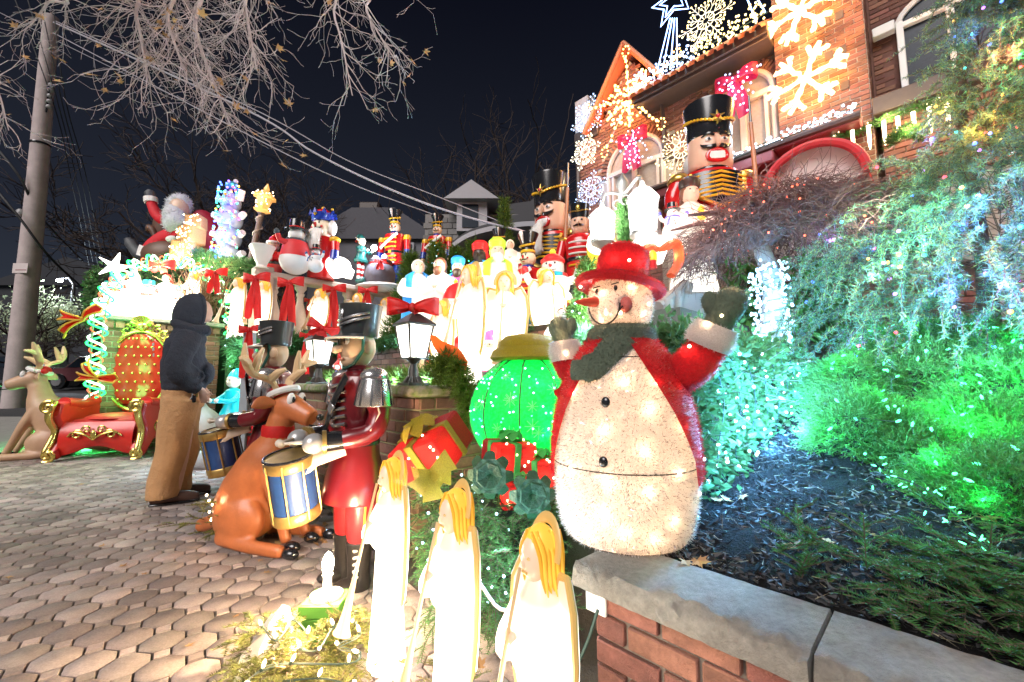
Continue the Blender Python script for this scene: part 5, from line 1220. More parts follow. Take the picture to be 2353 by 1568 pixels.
# plumed soldiers
sd = make_soldier(); sd['label'] = 'plumed toy soldier standing behind the snowy sack on the stoop'; sd.location = at(900, 7.45, 2.55); sd.rotation_euler = (0, 0, R(-18))
dup(sd, 'farther plumed toy soldier between the stoop and the cypress', at(1000, 8.6, 2.9), R(-14), 1.02); b = MB(); b.box(at(1000, 8.6, 2.7), (.6, .5, .4), stone_m, bev=.04); tag(b.build('stone_pedestal'), 'stone pedestal under the farther plumed soldier', 'pedestal')
dup(sd, 'plumed toy soldier behind the nativity wise man', at(1146, 7.4, 2.22), R(-6), .97)
dup(sd, 'nearest plumed toy soldier behind the green ball', at(1214, 5.1, 1.22), R(-40), 1.02)
b = MB(); b.box(at(1146, 7.4, 1.85), (.6, .5, .74), stone_m, bev=.04); tag(b.build('stone_pedestal'), 'stone pedestal under the soldier behind the wise man', 'pedestal')
# giant nutcrackers
gn = make_giant(); gn['label'] = 'giant nutcracker guard with musket in front of the brick facade'; gn.location = at(1652, 4.75, 1.86); gn.rotation_euler = (0, 0, R(-6)); gn.scale = (.88, .88, .81); b = MB(); b.box(at(1652, 4.8, 1.5), (.9, .7, .72), stone_m, bev=.04); tag(b.build('stone_pedestal'), 'stone pedestal under the giant nutcracker before the facade', 'pedestal')
dup(gn, 'giant bearded nutcracker guard left of the double lantern post', at(1268, 6.7, 1.5), R(-38), .97)
hb = MB(); hm_ = MATS['white_hair']; hb.tube(spline([(0, -.3, 2.1), (.0, -.42, 1.95), (.0, -.44, 1.75), (0, -.38, 1.55)], 4), [.09] * 4 + [.11] * 4 + [.1] * 4 + [.03], hm_, 12, flat=.6); fuzz(hb, 800, .04, hm_, .6, .004)
g2 = [o for o in COL.objects if o.name.startswith('giant_nutcracker') and o is not gn][0]; hb.build('beard', g2)
def small_guard(label, loc, rot, h):
    t = thing('guard_nutcracker', label, 'nutcracker', loc, rot, None, h); b = MB()
    for s in (-1, 1): q = MB(); q.lathe([(.07, 0), (.06, .05), (.055, .38)], black_p, 12, c=(s * .065, 0, 0)); q.build('leg', t)
    b.lathe([(.13, .36), (.12, .5), (.13, .6), (.14, .68), (.1, .73), (.05, .75)], red_p, 18, sy=.8); tu = b.build('tunic', t)
    q = MB()
    for z in (.45, .55, .6, .65): q.tube([(.128 * math.sin(a), -.104 * math.cos(a) - .004, z) for a in [-.7 + 1.4 * k / 6 for k in range(7)]], .008, white_p if z > .5 else yellow_p, 5)
    q.lathe([(.122, .49), (.126, .495), (.126, .52), (.122, .525)], black_p, 18, sy=.82); q.build('braid', tu)
    for s in (-1, 1): q = MB(); q.tube([(s * .15, 0, .69), (s * .18, -.02, .55), (s * .16, -.07, .44)], [.045, .042, .036], red_p, 10); q.ell((s * .155, -.075, .42), .032, flesh_p, 8, 6); q.ell((s * .15, 0, .7), (.05, .05, .03), gold_m, 10, 6); q.build('arm', t)
    b = MB(); skin = MATS['nutcracker_skin']; b.lathe([(.05, .74), (.075, .77), (.08, .83), (.076, .88)], skin, 16); b.ell((0, -.08, .825), (.012, .018, .02), skin, 6, 5)
    for s in (-1, 1): b.ell((s * .03, -.074, .85), .01, black_p, 6, 5); b.tube([(s * .004, -.084, .805), (s * .045, -.07, .8)], [.012, .004], black_p, 5)
    b.build('head', t)
    b = MB(); b.lathe([(.078, .875), (.08, .9), (.088, 1.0), (.08, 1.005), (.005, 1.0)], black_p, 18); b.tube([(.084 * math.sin(a), -.084 * math.cos(a), .92 + .02 * abs(a)) for a in [-1.4 + 2.8 * k / 8 for k in range(9)]], .006, gold_m, 5)
    b.ell((0, -.085, .955), (.02, .008, .025), gold_m, 8, 6); b.build('hat', t)
    b = MB(); b.tube([(.16, -.1, .05), (.165, -.1, .45), (.17, -.09, .7)], [.02, .014, .01], black_p, 8); b.build('musket', t); return t
small_guard('slim red guard nutcracker beside the left lamp of the double lantern post', at(1337, 6.0, 1.9), R(-20), 1.72)
b = MB(); b.box(at(1337, 6.0, 1.7), (.6, .5, .4), stone_m, bev=.04); tag(b.build('stone_pedestal'), 'stone pedestal under the slim red guard', 'pedestal')
# snowmen
def snowman(label, loc, h, rot, body, hat, scarf, scarf2=None, coat=None, group=None, nose=g_red, tall=True):
    t = thing('snowman_figure', label, 'snowman', loc, rot, group, h); b = MB(); b.ell((0, 0, .24), (.27, .25, .25), body, 22, 14); b.ell((0, 0, .5), (.21, .19, .18), body, 20, 12); o = b.build('body', t)
    b = MB(); b.ell((0, 0, .72), (.14, .135, .14), body, 18, 12); hd = b.build('head', t)
    q = MB()
    for s in (-1, 1): q.ell((s * .05, -.122, .75), .014, g_dark, 6, 5)
    for k in range(7): a = -.8 + 1.6 * k / 6; q.ell((.075 * math.sin(a), -.128 + .02 * abs(a), .675 - .03 * math.cos(a) + .02), .008, g_dark, 5, 4)
    q.build('face', hd); q = MB(); q.tube([(0, -.13, .72), (0, -.2, .715)], [.022, .008], nose, 8); q.build('nose', hd)
    b = MB()
    if tall: b.lathe([(.2, .81), (.205, .82), (.13, .83), (.125, .98), (.12, 1.0), (.01, 1.0)], hat, 20); b.lathe([(.128, .835), (.13, .84), (.13, .87), (.127, .875)], redcloth, 20)
    else: b.ell((0, .01, .8), (.135, .135, .1), hat, 16, 8, cut=(.45, 1)); b.tube([(.13 * math.cos(a), .13 * math.sin(a), .8) for a in [2 * PI * k / 14 for k in range(15)]], .024, scarf, 7); b.ell((0, 0, .92), .04, g_yel, 8, 6)
    b.build('hat', t)
    b = MB(); n_ = 10
    for k in range(n_): a0, a1 = 2 * PI * k / n_, 2 * PI * (k + 1) / n_; b.tube([(.15 * math.cos(a), .145 * math.sin(a), .61) for a in (a0, (a0 + a1) / 2, a1)], .035, scarf if k % 2 or not scarf2 else scarf2, 8)
    b.tube([(-.1, -.13, .59), (-.16, -.2, .46), (-.17, -.22, .36)], [.035, .04, .042], scarf, 8, flat=.5); b.build('scarf', t)
    if coat: b = MB(); b.lathe([(.262, .3), (.25, .38), (.225, .5), (.18, .6), (.13, .64)], coat, 22, sy=.95); b.build('coat', t)
    for s in (-1, 1):
        b = MB(); b.tube(spline([(s * .19, 0, .54), (s * .28, -.04, .56), (s * .33, -.06, .66)], 4), [.05] * 5 + [.045] * 4, coat or body, 10); b.ell((s * .34, -.06, .7), (.05, .04, .06), scarf, 10, 8); b.build('arm', t)
    for z in (.38, .48): q = MB(); r_ = .26 if z < .4 else .205; q.ell((0, -r_ * .93, z), .02, g_dark, 8, 6); q.build('button', t)
    return t
snowman('glowing moulded snowman with striped scarf in front of the bearded nutcracker', at(1272, 4.7, 1.62), .95, R(-18), gw_white, g_red, g_red, g_teal, tall=False)
b = MB(); b.box(at(1272, 4.75, 1.56), (.62, .5, .12), stone_m, bev=.02); tag(b.build('stone_ledge'), 'stone ledge under the striped scarf snowman', 'ledge')
wht = mat('matt_white', (.74, .73, .72), .6, var=.06)
snowman('plump snowman in red jacket and black top hat on the balustrade', at(668, 6.1, 2.6), .83, R(-115), wht, black_p, mat('dark_scarf', (.06, .08, .09), .8, var=.3), coat=mat('red_jacket', (.6, .03, .035), .6, var=.12), nose=yellow_p)
snowman('small snowman with black hat between the king and the red snowman', at(716, 6.0, 2.6), .42, R(-10), wht, black_p, mat('blue_scarf', (.03, .12, .3), .7), redcloth)
snowman('small blue lit snowman with black bucket hat at the red porch', at(1557, 3.9, 2.35), .38, R(-8), gw_soft, black_p, tint('violet', (.1, .1, .9), 1.2), nose=g_red)
# nutcracker king on the balustrade
def make_king():
    t = thing('nutcracker_king', 'nutcracker king with blue and red crown and long white beard', 'nutcracker', at(729, 6.45, 2.6), R(-16), None, 1.08); b = MB()
    b.lathe([(.2, 0), (.2, .1), (.17, .3), (.18, .45), (.2, .55), (.17, .62), (.08, .65)], red_p, 20, sy=.85); b.build('tunic', t)
    for s in (-1, 1):
        b = MB(); b.tube([(s * .23, 0, .55), (s * .26, -.03, .4)], [.06, .055], red_p, 12); ar = b.build('arm', t); q = MB(); q.tube([(s * .26, -.03, .4), (s * .265, -.05, .27)], [.058, .062], blue_p, 12); q.build('cuff', ar); q = MB(); q.ell((s * .23, 0, .58), (.08, .08, .05), yellow_p, 12, 8); q.build('epaulette', ar); q = MB(); q.ell((s * .265, -.05, .23), .045, white_p, 10, 8); q.build('hand', ar)
    b = MB(); soldier_face(b, .78, .15, cream_p, red_p); hd = b.build('head', t)
    q = MB(); q.tube(spline([(0, -.13, .7), (0, -.2, .55), (0, -.18, .35), (0, -.14, .2)], 4), [.12] * 4 + [.13] * 4 + [.1] * 4 + [.03], white_p, 12, flat=.5); fuzz(q, 500, .03, white_p, .6, .004)
    for s in (-1, 1): q.ell((s * .15, .03, .78), (.06, .08, .12), white_p, 10, 8)
    q.build('beard', hd)
    b = MB(); b.lathe([(.14, .87), (.15, .88), (.165, .98), (.16, .985), (.145, .9)], blue_p, 20)
    for k in range(8): a = 2 * PI * k / 8; b.tube([(.16 * math.cos(a), .16 * math.sin(a), .96), (.175 * math.cos(a), .175 * math.sin(a), 1.04)], [.045, .004], blue_p, 6)
    cr_ = b.build('crown', t); q = MB(); q.ell((0, 0, .98), (.13, .13, .09), red_p, 16, 8); q.build('cap', cr_)
    q = MB(); q.ell((0, 0, 1.085), .03, yellow_p, 10, 8); q.box((0, -.165, .95), (.04, .02, .05), yellow_p, rot=(0, R(45), 0), bev=.005)
    q.build('gem', cr_)
    for s in (-1, 1): q = MB(); q.ell((s * .16, .0, 1.05), .022, yellow_p, 8, 6); q.build('finial', cr_)
make_king()
# bright white bear on the balustrade
t = thing('polar_bear_light', 'bright white lit bear lying on the balustrade', 'bear', at(760, 6.45, 2.6), R(-15)); b = MB()
b.ell((0, 0, .2), (.3, .16, .18), gw_hot, 18, 12); b.ell((-.27, -.04, .3), (.12, .1, .11), gw_hot, 14, 10); b.ell((-.38, -.08, .27), (.06, .05, .05), gw_hot, 10, 8)
for x, y in ((-.25, -.1), (-.2, .1), (.2, -.1), (.22, .1)): b.tube([(x, y, .18), (x - .02, y - .02, .03)], [.08, .065], gw_hot, 10)
for s in (-1, 1): b.ell((-.25, .0 + s * .07, .4), .035, gw_hot, 8, 6)
remesh(b, 'body', [gw_hot], .02, 3, t); q = MB(); q.ell((-.435, -.1, .28), .018, black_p, 8, 6); q.build('nose', t)
# elf with sack
elf_g = mat('elf_green', (.01, .1, .085), .35, var=.15, coat=.3)
def make_elf(label, loc, rot, h, gm=elf_g, group=None):
    t = thing('elf_figure', label, 'elf', loc, rot, group, h); b = MB(); b.lathe([(.13, .42), (.15, .46), (.09, .58), (.1, .68), (.09, .74), (.04, .77)], gm, 16, sy=.85); b.build('tunic', t)
    for s in (-1, 1):
        b = MB()
        for k in range(6): b.cyl((s * .045, 0, .09 + .055 * k), (s * .045, 0, .09 + .055 * (k + 1)), .036, .036, redcloth if k % 2 else white_p, 10)
        lg = b.build('leg', t); q = MB(); q.tube(spline([(s * .045, .03, .05), (s * .045, -.08, .04), (s * .045, -.14, .07), (s * .045, -.13, .11)], 3), [.045, .045, .045, .042, .038, .034, .028, .02, .014, .01], gm, 10); q.build('shoe', lg)
        b = MB(); b.tube(spline([(s * .1, 0, .7), (s * .13, -.1, .62), (s * .06, -.22, .62)], 4), [.032] * 5 + [.028] * 4, gm, 8); b.ell((s * .055, -.24, .625), .026, flesh_p, 8, 6); b.build('arm', t)
    b = MB(); b.ell((0, -.01, .85), (.075, .078, .085), flesh_p, 14, 10); b.ell((0, -.088, .845), .014, flesh_p, 6, 5)
    for s in (-1, 1): b.ell((s * .03, -.08, .865), .009, black_p, 6, 5); b.tube([(s * .07, 0, .85), (s * .13, .02, .9)], [.022, .004], flesh_p, 6)
    b.build('head', t); b = MB(); b.tube(spline([(0, .01, .89), (0, .03, .96), (0, .1, .98), (0, .15, .9)], 4), [.082, .078, .07, .06, .05, .042, .036, .03, .026, .022, .018, .014, .008], gm, 12); b.ell((0, .155, .88), .022, redcloth, 8, 6); b.build('hat', t)
    return t
make_elf('teal elf with striped stockings holding a star light on the balustrade', at(822, 6.85, 2.63), R(62), .86)
b = MB(); b.ell(P(860, 570, 6.85), .05, glow('star_hot', (.75, .87, 1), 40), 12, 8); tag(b.build('star_lamp'), 'dazzling bluish white lamp held by the elf', 'lamp'); lamp(None, P(860, 570, 6.6), 30, (.7, .85, 1), .05)
t = thing('gift_sack', 'grey cloth sack tied with red ribbon on a snowy base', 'sack', at(868, 6.95, 2.6)); b = MB(); b.lathe([(.2, .03), (.25, .1), (.26, .22), (.22, .34), (.17, .38), (.2, .44), (.19, .45)], mat('sack_grey', (.12, .1, .12), .9, var=.3, scale=14, bump=.5), 20)
for q in b.v: a = math.atan2(q.y, q.x); q.x *= 1 + .04 * math.sin(a * 7 + q.z * 9); q.y *= 1 + .04 * math.sin(a * 7 + q.z * 9)
sk_ = b.build('sack', t); q = MB(); q.lathe([(.18, .365), (.187, .375), (.187, .395), (.18, .4)], redcloth, 20); q.build('cord', sk_)
q = MB(); q.ell((0, 0, .0), (.42, .26, .07), white_p, 22, 8); q.build('snow_base', t)
for k, (x, y, m_) in enumerate(((-.08, 0, white_p), (.06, .03, redcloth), (.1, -.08, white_p))): q = MB(); q.ell((x, y, .48), (.06, .06, .07), m_, 10, 8); q.build('toy', t)
add_bow('small red bow on the grey sack', at(868, 6.68, 2.97), 0, .2, .14, 'bows along the balustrade')
# small Santa and white draped urn
def make_santa(label, loc, rot, h, r=red_p, w=white_p, group=None, fl=flesh_p):
    t = thing('santa_figure', label, 'santa', loc, rot, group, h); b = MB(); b.lathe([(.2, 0), (.22, .1), (.24, .28), (.21, .45), (.17, .58), (.08, .62)], r, 20, sy=.85); cb = b.build('coat', t)
    q = MB(); q.lathe([(.205, -.01), (.23, .02), (.225, .07), (.2, .08)], w, 20, sy=.86); q.lathe([(.242, .27), (.246, .28), (.246, .33), (.24, .34)], black_p, 20, sy=.86); q.build('trim', cb)
    for s in (-1, 1): b = MB(); b.tube(spline([(s * .19, 0, .54), (s * .26, -.06, .42), (s * .16, -.2, .4)], 4), [.065] * 5 + [.06] * 4, r, 10); b.ell((s * .15, -.22, .4), .055, w, 10, 8); b.build('arm', t)
    b = MB(); b.ell((0, -.01, .74), (.11, .11, .12), fl, 16, 10); b.ell((0, -.12, .74), .022, fl, 8, 6)
    for s in (-1, 1): b.ell((s * .04, -.105, .77), .012, black_p, 6, 5)
    hd = b.build('head', t); q = MB(); q.tube(spline([(0, -.09, .69), (0, -.16, .58), (0, -.17, .44), (0, -.14, .36)], 4), [.1] * 4 + [.12] * 4 + [.09] * 4 + [.02], w, 12, flat=.55); q.ell((0, .03, .73), (.12, .1, .11), w, 14, 8); q.build('beard', hd)
    b = MB(); b.tube(spline([(0, 0, .8), (0, .02, .92), (.06, .05, .98), (.13, .05, .9)], 4), [.118, .11, .1, .09, .08, .07, .06, .05, .045, .04, .035, .03, .02], r, 12); b.tube([(.118 * math.cos(a), .118 * math.sin(a), .81) for a in [2 * PI * k / 14 for k in range(15)]], .028, w, 8); b.ell((.14, .05, .87), .04, w, 8, 6); b.build('hat', t)
    return t
make_santa('small Santa with long white beard behind the red jacket snowman', at(614, 6.3, 2.6), R(-10), .68)
t = thing('draped_urn', 'white draped urn on the balustrade newel', 'urn', at(590, 5.85, 2.62)); b = MB(); b.lathe([(.09, 0), (.06, .04), (.1, .14), (.15, .28), (.17, .32), (.16, .33), (.12, .3)], white_p, 18)
for q in b.v: a = math.atan2(q.y, q.x); q.x *= 1 + .06 * math.sin(a * 6); q.y *= 1 + .06 * math.sin(a * 6)
b.build('vessel', t)
# carved street lamp with lights
t = thing('lit_lamp_ornament', 'warm lit ornament street lamp leaning beside the balustrade', 'lamp ornament', P(575, 605, 6.6), (0, R(9), 0)); bz = mat('dark_bronze', (.13, .09, .07), .6, var=.4, scale=20); H0 = P(603, 440, 6.6).z - P(575, 605, 6.6).z
b = MB(); b.lathe([(.1, 0), (.08, .06), (.05, .1), (.04, H0 * .68), (.06, H0 * .7)], bz, 12); b.tube([(.055 * math.cos(a * 3), .055 * math.sin(a * 3), .1 + H0 * .58 * a / 6) for a in [k * .2 for k in range(31)]], .014, mat('bronze_light', (.3, .24, .2), .5), 5); b.build('post', t)
amb = glow('amber_lamp', (1, .42, .1), .3, (.5, .3, .1)); b = MB(); b.lathe([(.05, H0 * .7), (.14, H0 * .74), (.08, H0 * .76), (.13, H0 * .9), (.19, H0 * .92), (.04, H0 * 1.02), (.05, H0 * 1.04), (.005, H0 * 1.12)], amb, 6, smooth=False); hb_ = b.build('lamp_head', t)
q = MB()
for k in range(46): a = rng.uniform(0, 6.28); z = rng.uniform(.76, 1.02) * H0; r_ = .11 if z < .9 * H0 else .19 - (z - .92 * H0) * .75; q.ell((r_ * math.cos(a), r_ * math.sin(a), z), .009, bulb_w, 6, 4)
stuff(q.build('bulbs', hb_)); lamp(t, (0, -.3, H0 * .85), 6, WARM, .05)
# Santa reclining on the sleigh above the rope arch
t = thing('waving_santa', 'large stuffed Santa with white beard waving from a brown sleigh seat', 'santa', (0, 0, 0)); D_ = 6.9; fur = mat('santa_fur', (.78, .76, .75), .95, var=.1, scale=60, bump=.6); rs = mat('santa_velvet', (.6, .012, .025), .7, var=.15, scale=14); brd = mat('beard_wool', (.68, .7, .74), .95, var=.25, scale=40, bump=1.0, bscale=60); btm = mat('boot_grey', (.06, .065, .075), .6, var=.3)
Q = lambda px, py, dd=0: P(px, py, D_ + dd)
b = MB(); b.tube(spline([Q(440, 585), Q(425, 545), Q(415, 505)], 4), [.2] * 4 + [.2] * 4 + [.15], rs, 16); b.tube(spline([Q(405, 505), Q(372, 505), Q(353, 480), Q(348, 462)], 4), [.11] * 4 + [.09] * 4 + [.08] * 4 + [.08], rs, 14)
b.tube(spline([Q(430, 560), Q(390, 545), Q(345, 575), Q(330, 585)], 4), [.15] * 4 + [.14] * 4 + [.12] * 4 + [.1], rs, 14); b.tube(spline([Q(435, 515, .1), Q(460, 530, .1), Q(450, 560, -.1)], 4), [.1] * 9, rs, 12)
remesh(b, 'suit', [rs], .022, 4, t)
q = MB(); q.cyl(Q(347, 466), Q(346, 455), .1, .1, fur, 14); q.cyl(Q(342, 570), Q(332, 592), .13, .12, fur, 14); q.build('fur_cuffs', t); q = MB(); q.tube([Q(346, 458), Q(345, 445), Q(347, 438)], [.06, .085, .05], btm, 12); q.build('glove', t)
q = MB(); q.tube(spline([Q(335, 590), Q(318, 582), Q(300, 558), Q(296, 548)], 4), [.1] * 5 + [.09] * 4 + [.07] * 3 + [.03], btm, 12); q.build('boot', t)
q = MB(); q.ell(Q(412, 480, -.05), (.15, .15, .19), flesh_p, 14, 10); q.build('head', t)
q = MB(); q.ell(Q(412, 475, 0), (.19, .17, .22), brd, 18, 12); q.ell(Q(405, 512, -.12), (.2, .16, .2), brd, 16, 10); q.ell(Q(400, 495, -.1), (.17, .15, .2), brd, 14, 10); fuzz(q, 2500, .05, brd, .9, .005); q.build('beard', t)
q = MB(); q.ell(Q(412, 545, -.2), (.07, .04, .05), black_p, 10, 6); q.ell(Q(395, 550, -.2), (.1, .06, .06), fur, 12, 8); q.build('belt', t)
t = thing('sleigh_seat', 'brown padded sleigh seat under the waving Santa', 'sleigh'); lea = mat('brown_leather', (.12, .06, .04), .5, var=.3, scale=10); b = MB(); b.ell(Q(385, 590, .1), (.42, .3, .3), lea, 20, 12); b.build('seat', t); b = MB(); b.ell(Q(378, 520, .2), (.2, .12, .32), lea, 18, 12); b.build('back', t); b = MB(); b.tube(spline([Q(362, 560, .1), Q(352, 530, .1), Q(340, 525, .1)], 4), [.05, .05, .05, .055, .06, .065, .07, .08, .05], lea, 10); b.build('arm', t)
b = MB()
for k, (px, py) in enumerate(((318, 592), (328, 600))): b.tube([Q(px + 14 * math.cos(a) * (1 - a / 12), py - 12 * math.sin(a) * (1 - a / 12)) for a in [-.6 + 5.4 * j / 16 for j in range(17)]], .014, brass_m, 6)
b.build('runner', t)
# stack of gifts in lights, red sack behind
for i, (px, py, s_, r_) in enumerate(((425, 575, .34, 12), (440, 535, .3, -14), (452, 505, .24, 8))):
    t = thing('lit_gift_box', ('bottom', 'middle', 'top')[i] + ' box of the warm lit gift stack beside Santa', 'gift', P(px, py + 12, 6.5) - Vector((0, 0, s_ * .4)), (0, R(6 - 5 * i), R(r_)), 'warm lit gift stack'); m_ = mat('gift_gold_mesh', (.62, .36, .16), .5, var=.4, scale=60, trans=.5); b = MB(); b.box((0, 0, s_ / 2), (s_, s_ * .9, s_ * .95), m_, bev=.02); b.build('box', t)
    b = MB(); b.box((0, 0, s_ / 2), (s_ * .2, s_ * .93, s_ * .98), mat('gift_ribbon_tan', (.4, .2, .08), .5), bev=.01); b.build('ribbon', t); b = MB()
    for k in range(26): b.ell((rng.uniform(-.5, .5) * s_, -.46 * s_, rng.uniform(.05, .95) * s_), .011, bulb_w, 6, 4)
    stuff(b.build('bulbs', t)); lamp(t, (0, 0, s_ / 2), 5, WARM, .03)
b = MB(); b.tube(spline([P(445, 500, 7.1), P(470, 510, 7.1), P(487, 550, 7.1), P(480, 590, 7.1)], 5), [.08, .12, .15, .17, .18] + [.18] * 5 + [.17] * 5 + [.15], mat('sack_red', (.3, .008, .03), .6, var=.2), 14); tag(b.build('toy_sack'), 'dark red toy sack slung behind the lit gift stack', 'sack')
# tower of snowmen in coloured lights
t = thing('snowman_tower', 'tower of stacked snowmen wrapped in coloured lights', 'snowman tower', at(508, 6.7, P(508, 618, 6.7).z)); zb = P(508, 618, 6.7).z; zt = P(508, 425, 6.7).z; HH = zt - zb
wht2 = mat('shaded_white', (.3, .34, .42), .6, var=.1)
for k, (z, r_) in enumerate(((.12, .22), (.36, .2), (.58, .2), (.78, .16))):
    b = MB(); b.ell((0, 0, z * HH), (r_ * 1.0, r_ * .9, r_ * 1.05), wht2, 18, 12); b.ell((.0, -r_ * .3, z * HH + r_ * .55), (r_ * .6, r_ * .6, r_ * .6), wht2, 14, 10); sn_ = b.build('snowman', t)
    q = MB(); q.tube([(0, -r_ * .85, z * HH + r_ * .58), (0, -r_ * 1.15, z * HH + r_ * .55)], [.025, .006], yellow_p, 6); q.build('nose', sn_)
    q = MB(); q.lathe([(r_ * .7, 0), (r_ * .75, .03), (r_ * .7, .06)], mat('tower_scarf%d' % (k % 2), ((.05, .1, .5), (.5, .03, .06))[k % 2], .7), 16, c=(0, -r_ * .12, z * HH + r_ * .2)); q.build('scarf', sn_)
    for s in (-1, 1): q = MB(); q.tube([(s * r_ * .9, 0, z * HH + .05), (s * r_ * 1.35, -.05, z * HH + (.2 if k == 3 and s > 0 else .08))], [.06, .05], wht, 8); q.build('arm', sn_)
b = MB(); b.ell((0, 0, .98 * HH), (.1, .1, .08), mat('tower_hat', (.05, .25, .4), .6), 12, 8); b.ell((.06, 0, 1.04 * HH), .04, wht, 8, 6); b.build('hat', t)
cols = [glow('bulb_blue', (.06, .14, 1), 2.6), glow('bulb_teal', (.05, .8, .75), 2), glow('bulb_red', (1, .05, .08), 2.2), glow('bulb_amber', (1, .5, .06), 2.2), bulb_g, glow('bulb_violet', (.4, .12, 1), 2.4)]
b = MB()
for k in range(150): z = rng.random(); a = rng.uniform(-2.8, -.3); r_ = .24 - .06 * z; b.ell((r_ * math.cos(a), r_ * math.sin(a), z * HH), .018, cols[int(rng.choice([0, 0, 0, 1, 1, 2, 3, 4, 5]))], 6, 4)
stuff(b.build('bulbs', t))
for k, c_ in enumerate(((.06, .12, 1), (.05, .4, .9), (.1, .1, 1), (.4, .1, .9))): lamp(t, (-.3 + .2 * k, -.38, HH * (.15 + .22 * k)), 3, c_, .05)
# glowing group on the pier wall and angels before the balustrade
for i, (px, h, m_) in enumerate(((262, .62, 0), (300, .72, 1), (338, .6, 0), (378, .74, 1), (410, .58, 0))):
    p = P(px, 700, 6.0); u_, v_ = 8.45, 0; r_ = ray(px, 700); tt = 8.42 / (-math.sin(AX) * r_.x + math.cos(AX) * r_.y); p = r_ * tt
    nm = ['dazzling white moulded figure at the left end of the tall brick wall', 'second dazzling white moulded figure from the left on the tall brick wall', 'third dazzling white moulded figure on the tall brick wall', 'fourth dazzling white moulded figure on the tall brick wall', 'dazzling white moulded figure on the tall brick wall just left of the man'][i]
    if m_: robed('moulded_caroler', nm, Vector((p.x, p.y, 1.942)), h, gw_hot, None, g_cream if i == 1 else g_red, skin=gw_white, group='dazzling figures on the tall wall')
    else: snowman(nm, Vector((p.x, p.y, 1.942)), h, R(-10), gw_hot, g_teal, g_red, group='dazzling figures on the tall wall')
lamp(None, VU(.35, 7.75, 2.5), 60, (1, .93, .82), .15, 'santa_fill'); lamp(None, VU(.9, 7.6, 2.9), 40, (1, .93, .85), .15, 'santa_fill')  # added fill lamps before the arch that brighten Santa and the wall
b = MB(); gbox(b, 1.45, 3.6, 6.45, 6.81, -.02, 1.58, brick_brown, .01); tag(b.build('stone_ledge'), 'ledge in front of the balustrade carrying the small angels', 'ledge')
def ang_at(px, u, z, lab, S_, rot, sc, src):
    r_ = ray(px, 700); tt = u / (-math.sin(AX) * r_.x + math.cos(AX) * r_.y); return dup(src, lab, (r_.x * tt, r_.y * tt, z), rot, sc)
B_ = make_angel('trumpet_angel', 'leftmost trumpet angel before the balustrade, beside the rope arch', 1.3, 1.0, group='trumpet angels before the balustrade'); r_ = ray(545, 700); tt = 6.6 / (-math.sin(AX) * r_.x + math.cos(AX) * r_.y); B_.location = (r_.x * tt, r_.y * tt, 1.58); B_.scale = (1.12,) * 3; B_.rotation_euler = (0, 0, R(-30))
ang_at(604, 6.6, 1.6, 'second trumpet angel from the left before the balustrade', 0, R(-26), 1.1, B_); ang_at(733, 6.55, 1.58, 'trumpet angel before the middle of the balustrade', 0, R(-18), 1.12, B_)
B2 = make_angel('trumpet_angel', 'dim trumpet angel right of the middle of the balustrade', .5, .9, group='trumpet angels before the balustrade'); r_ = ray(820, 700); tt = 6.55 / (-math.sin(AX) * r_.x + math.cos(AX) * r_.y); B2.location = (r_.x * tt, r_.y * tt, 1.62); B2.scale = (1.08,) * 3
ang_at(884, 6.5, 1.62, 'dim trumpet angel behind the nearer lantern bow', 0, R(-10), 1.05, B2)
dup(B_, 'dim angel among the dried twigs inside the rope arch', at(432, 6.05, 1.96), R(-12), .9)
# tall angels on the planter
B3 = make_angel('trumpet_angel', 'tall glowing angel with long horn right of the nearer lantern', 1.5, 1.0, group='tall angels on the planter'); B3.location = at(1078, 3.15, .9); B3.scale = (1.12, 1.12, 1.36); B3.rotation_euler = (0, 0, R(-48))
dup(B3, 'tall glowing angel facing forward behind the green ball', at(1160, 3.3, .92), R(-6), (1.15, 1.15, 1.3))
dup(B3, 'shorter glowing angel half hidden behind the nearer lantern', at(1012, 3.7, .9), R(-38), (1.0, 1.0, 1.12))
dup(B3, 'glowing angel in front of the nearest plumed soldier', at(1258, 4.0, 1.2), R(20), (1.2, 1.2, 1.22))
b = MB(); b.box(at(1258, 4.05, 1.05), (.5, .5, .3), stone_m, bev=.03); tag(b.build('stone_pedestal'), 'stone pedestal under the angel beside the plumed soldier', 'pedestal')
robed('kneeling_figure', 'dazzling white kneeling figurine with brown hair behind the green ball', at(1292, 3.5, 1.0), .62, gw_hot, None, g_brown, skin=gw_white, group=None, rot=R(-16))
make_santa('moulded Santa with white beard between the two tall angels', at(1112, 4.0, .9), R(0), .98, g_red, gw_white, fl=gw_flesh); make_santa('moulded Santa with white beard behind the long horn angel', at(1040, 4.3, .9), R(6), 1.12, g_red, gw_white, fl=gw_flesh)
make_santa('small bright Santa low between the tall angels', at(1122, 3.3, .9), R(-8), .5, g_pink, gw_white, fl=gw_flesh)
make_santa('small Santa at the foot of the far lantern', at(800, 3.6, .97), R(0), .36, g_red, gw_white, fl=gw_flesh)
make_santa('tiny Santa with black moustache below the double lantern post', at(1428, 4.1, 1.75), R(0), .42, g_red, gw_white, fl=gw_flesh)
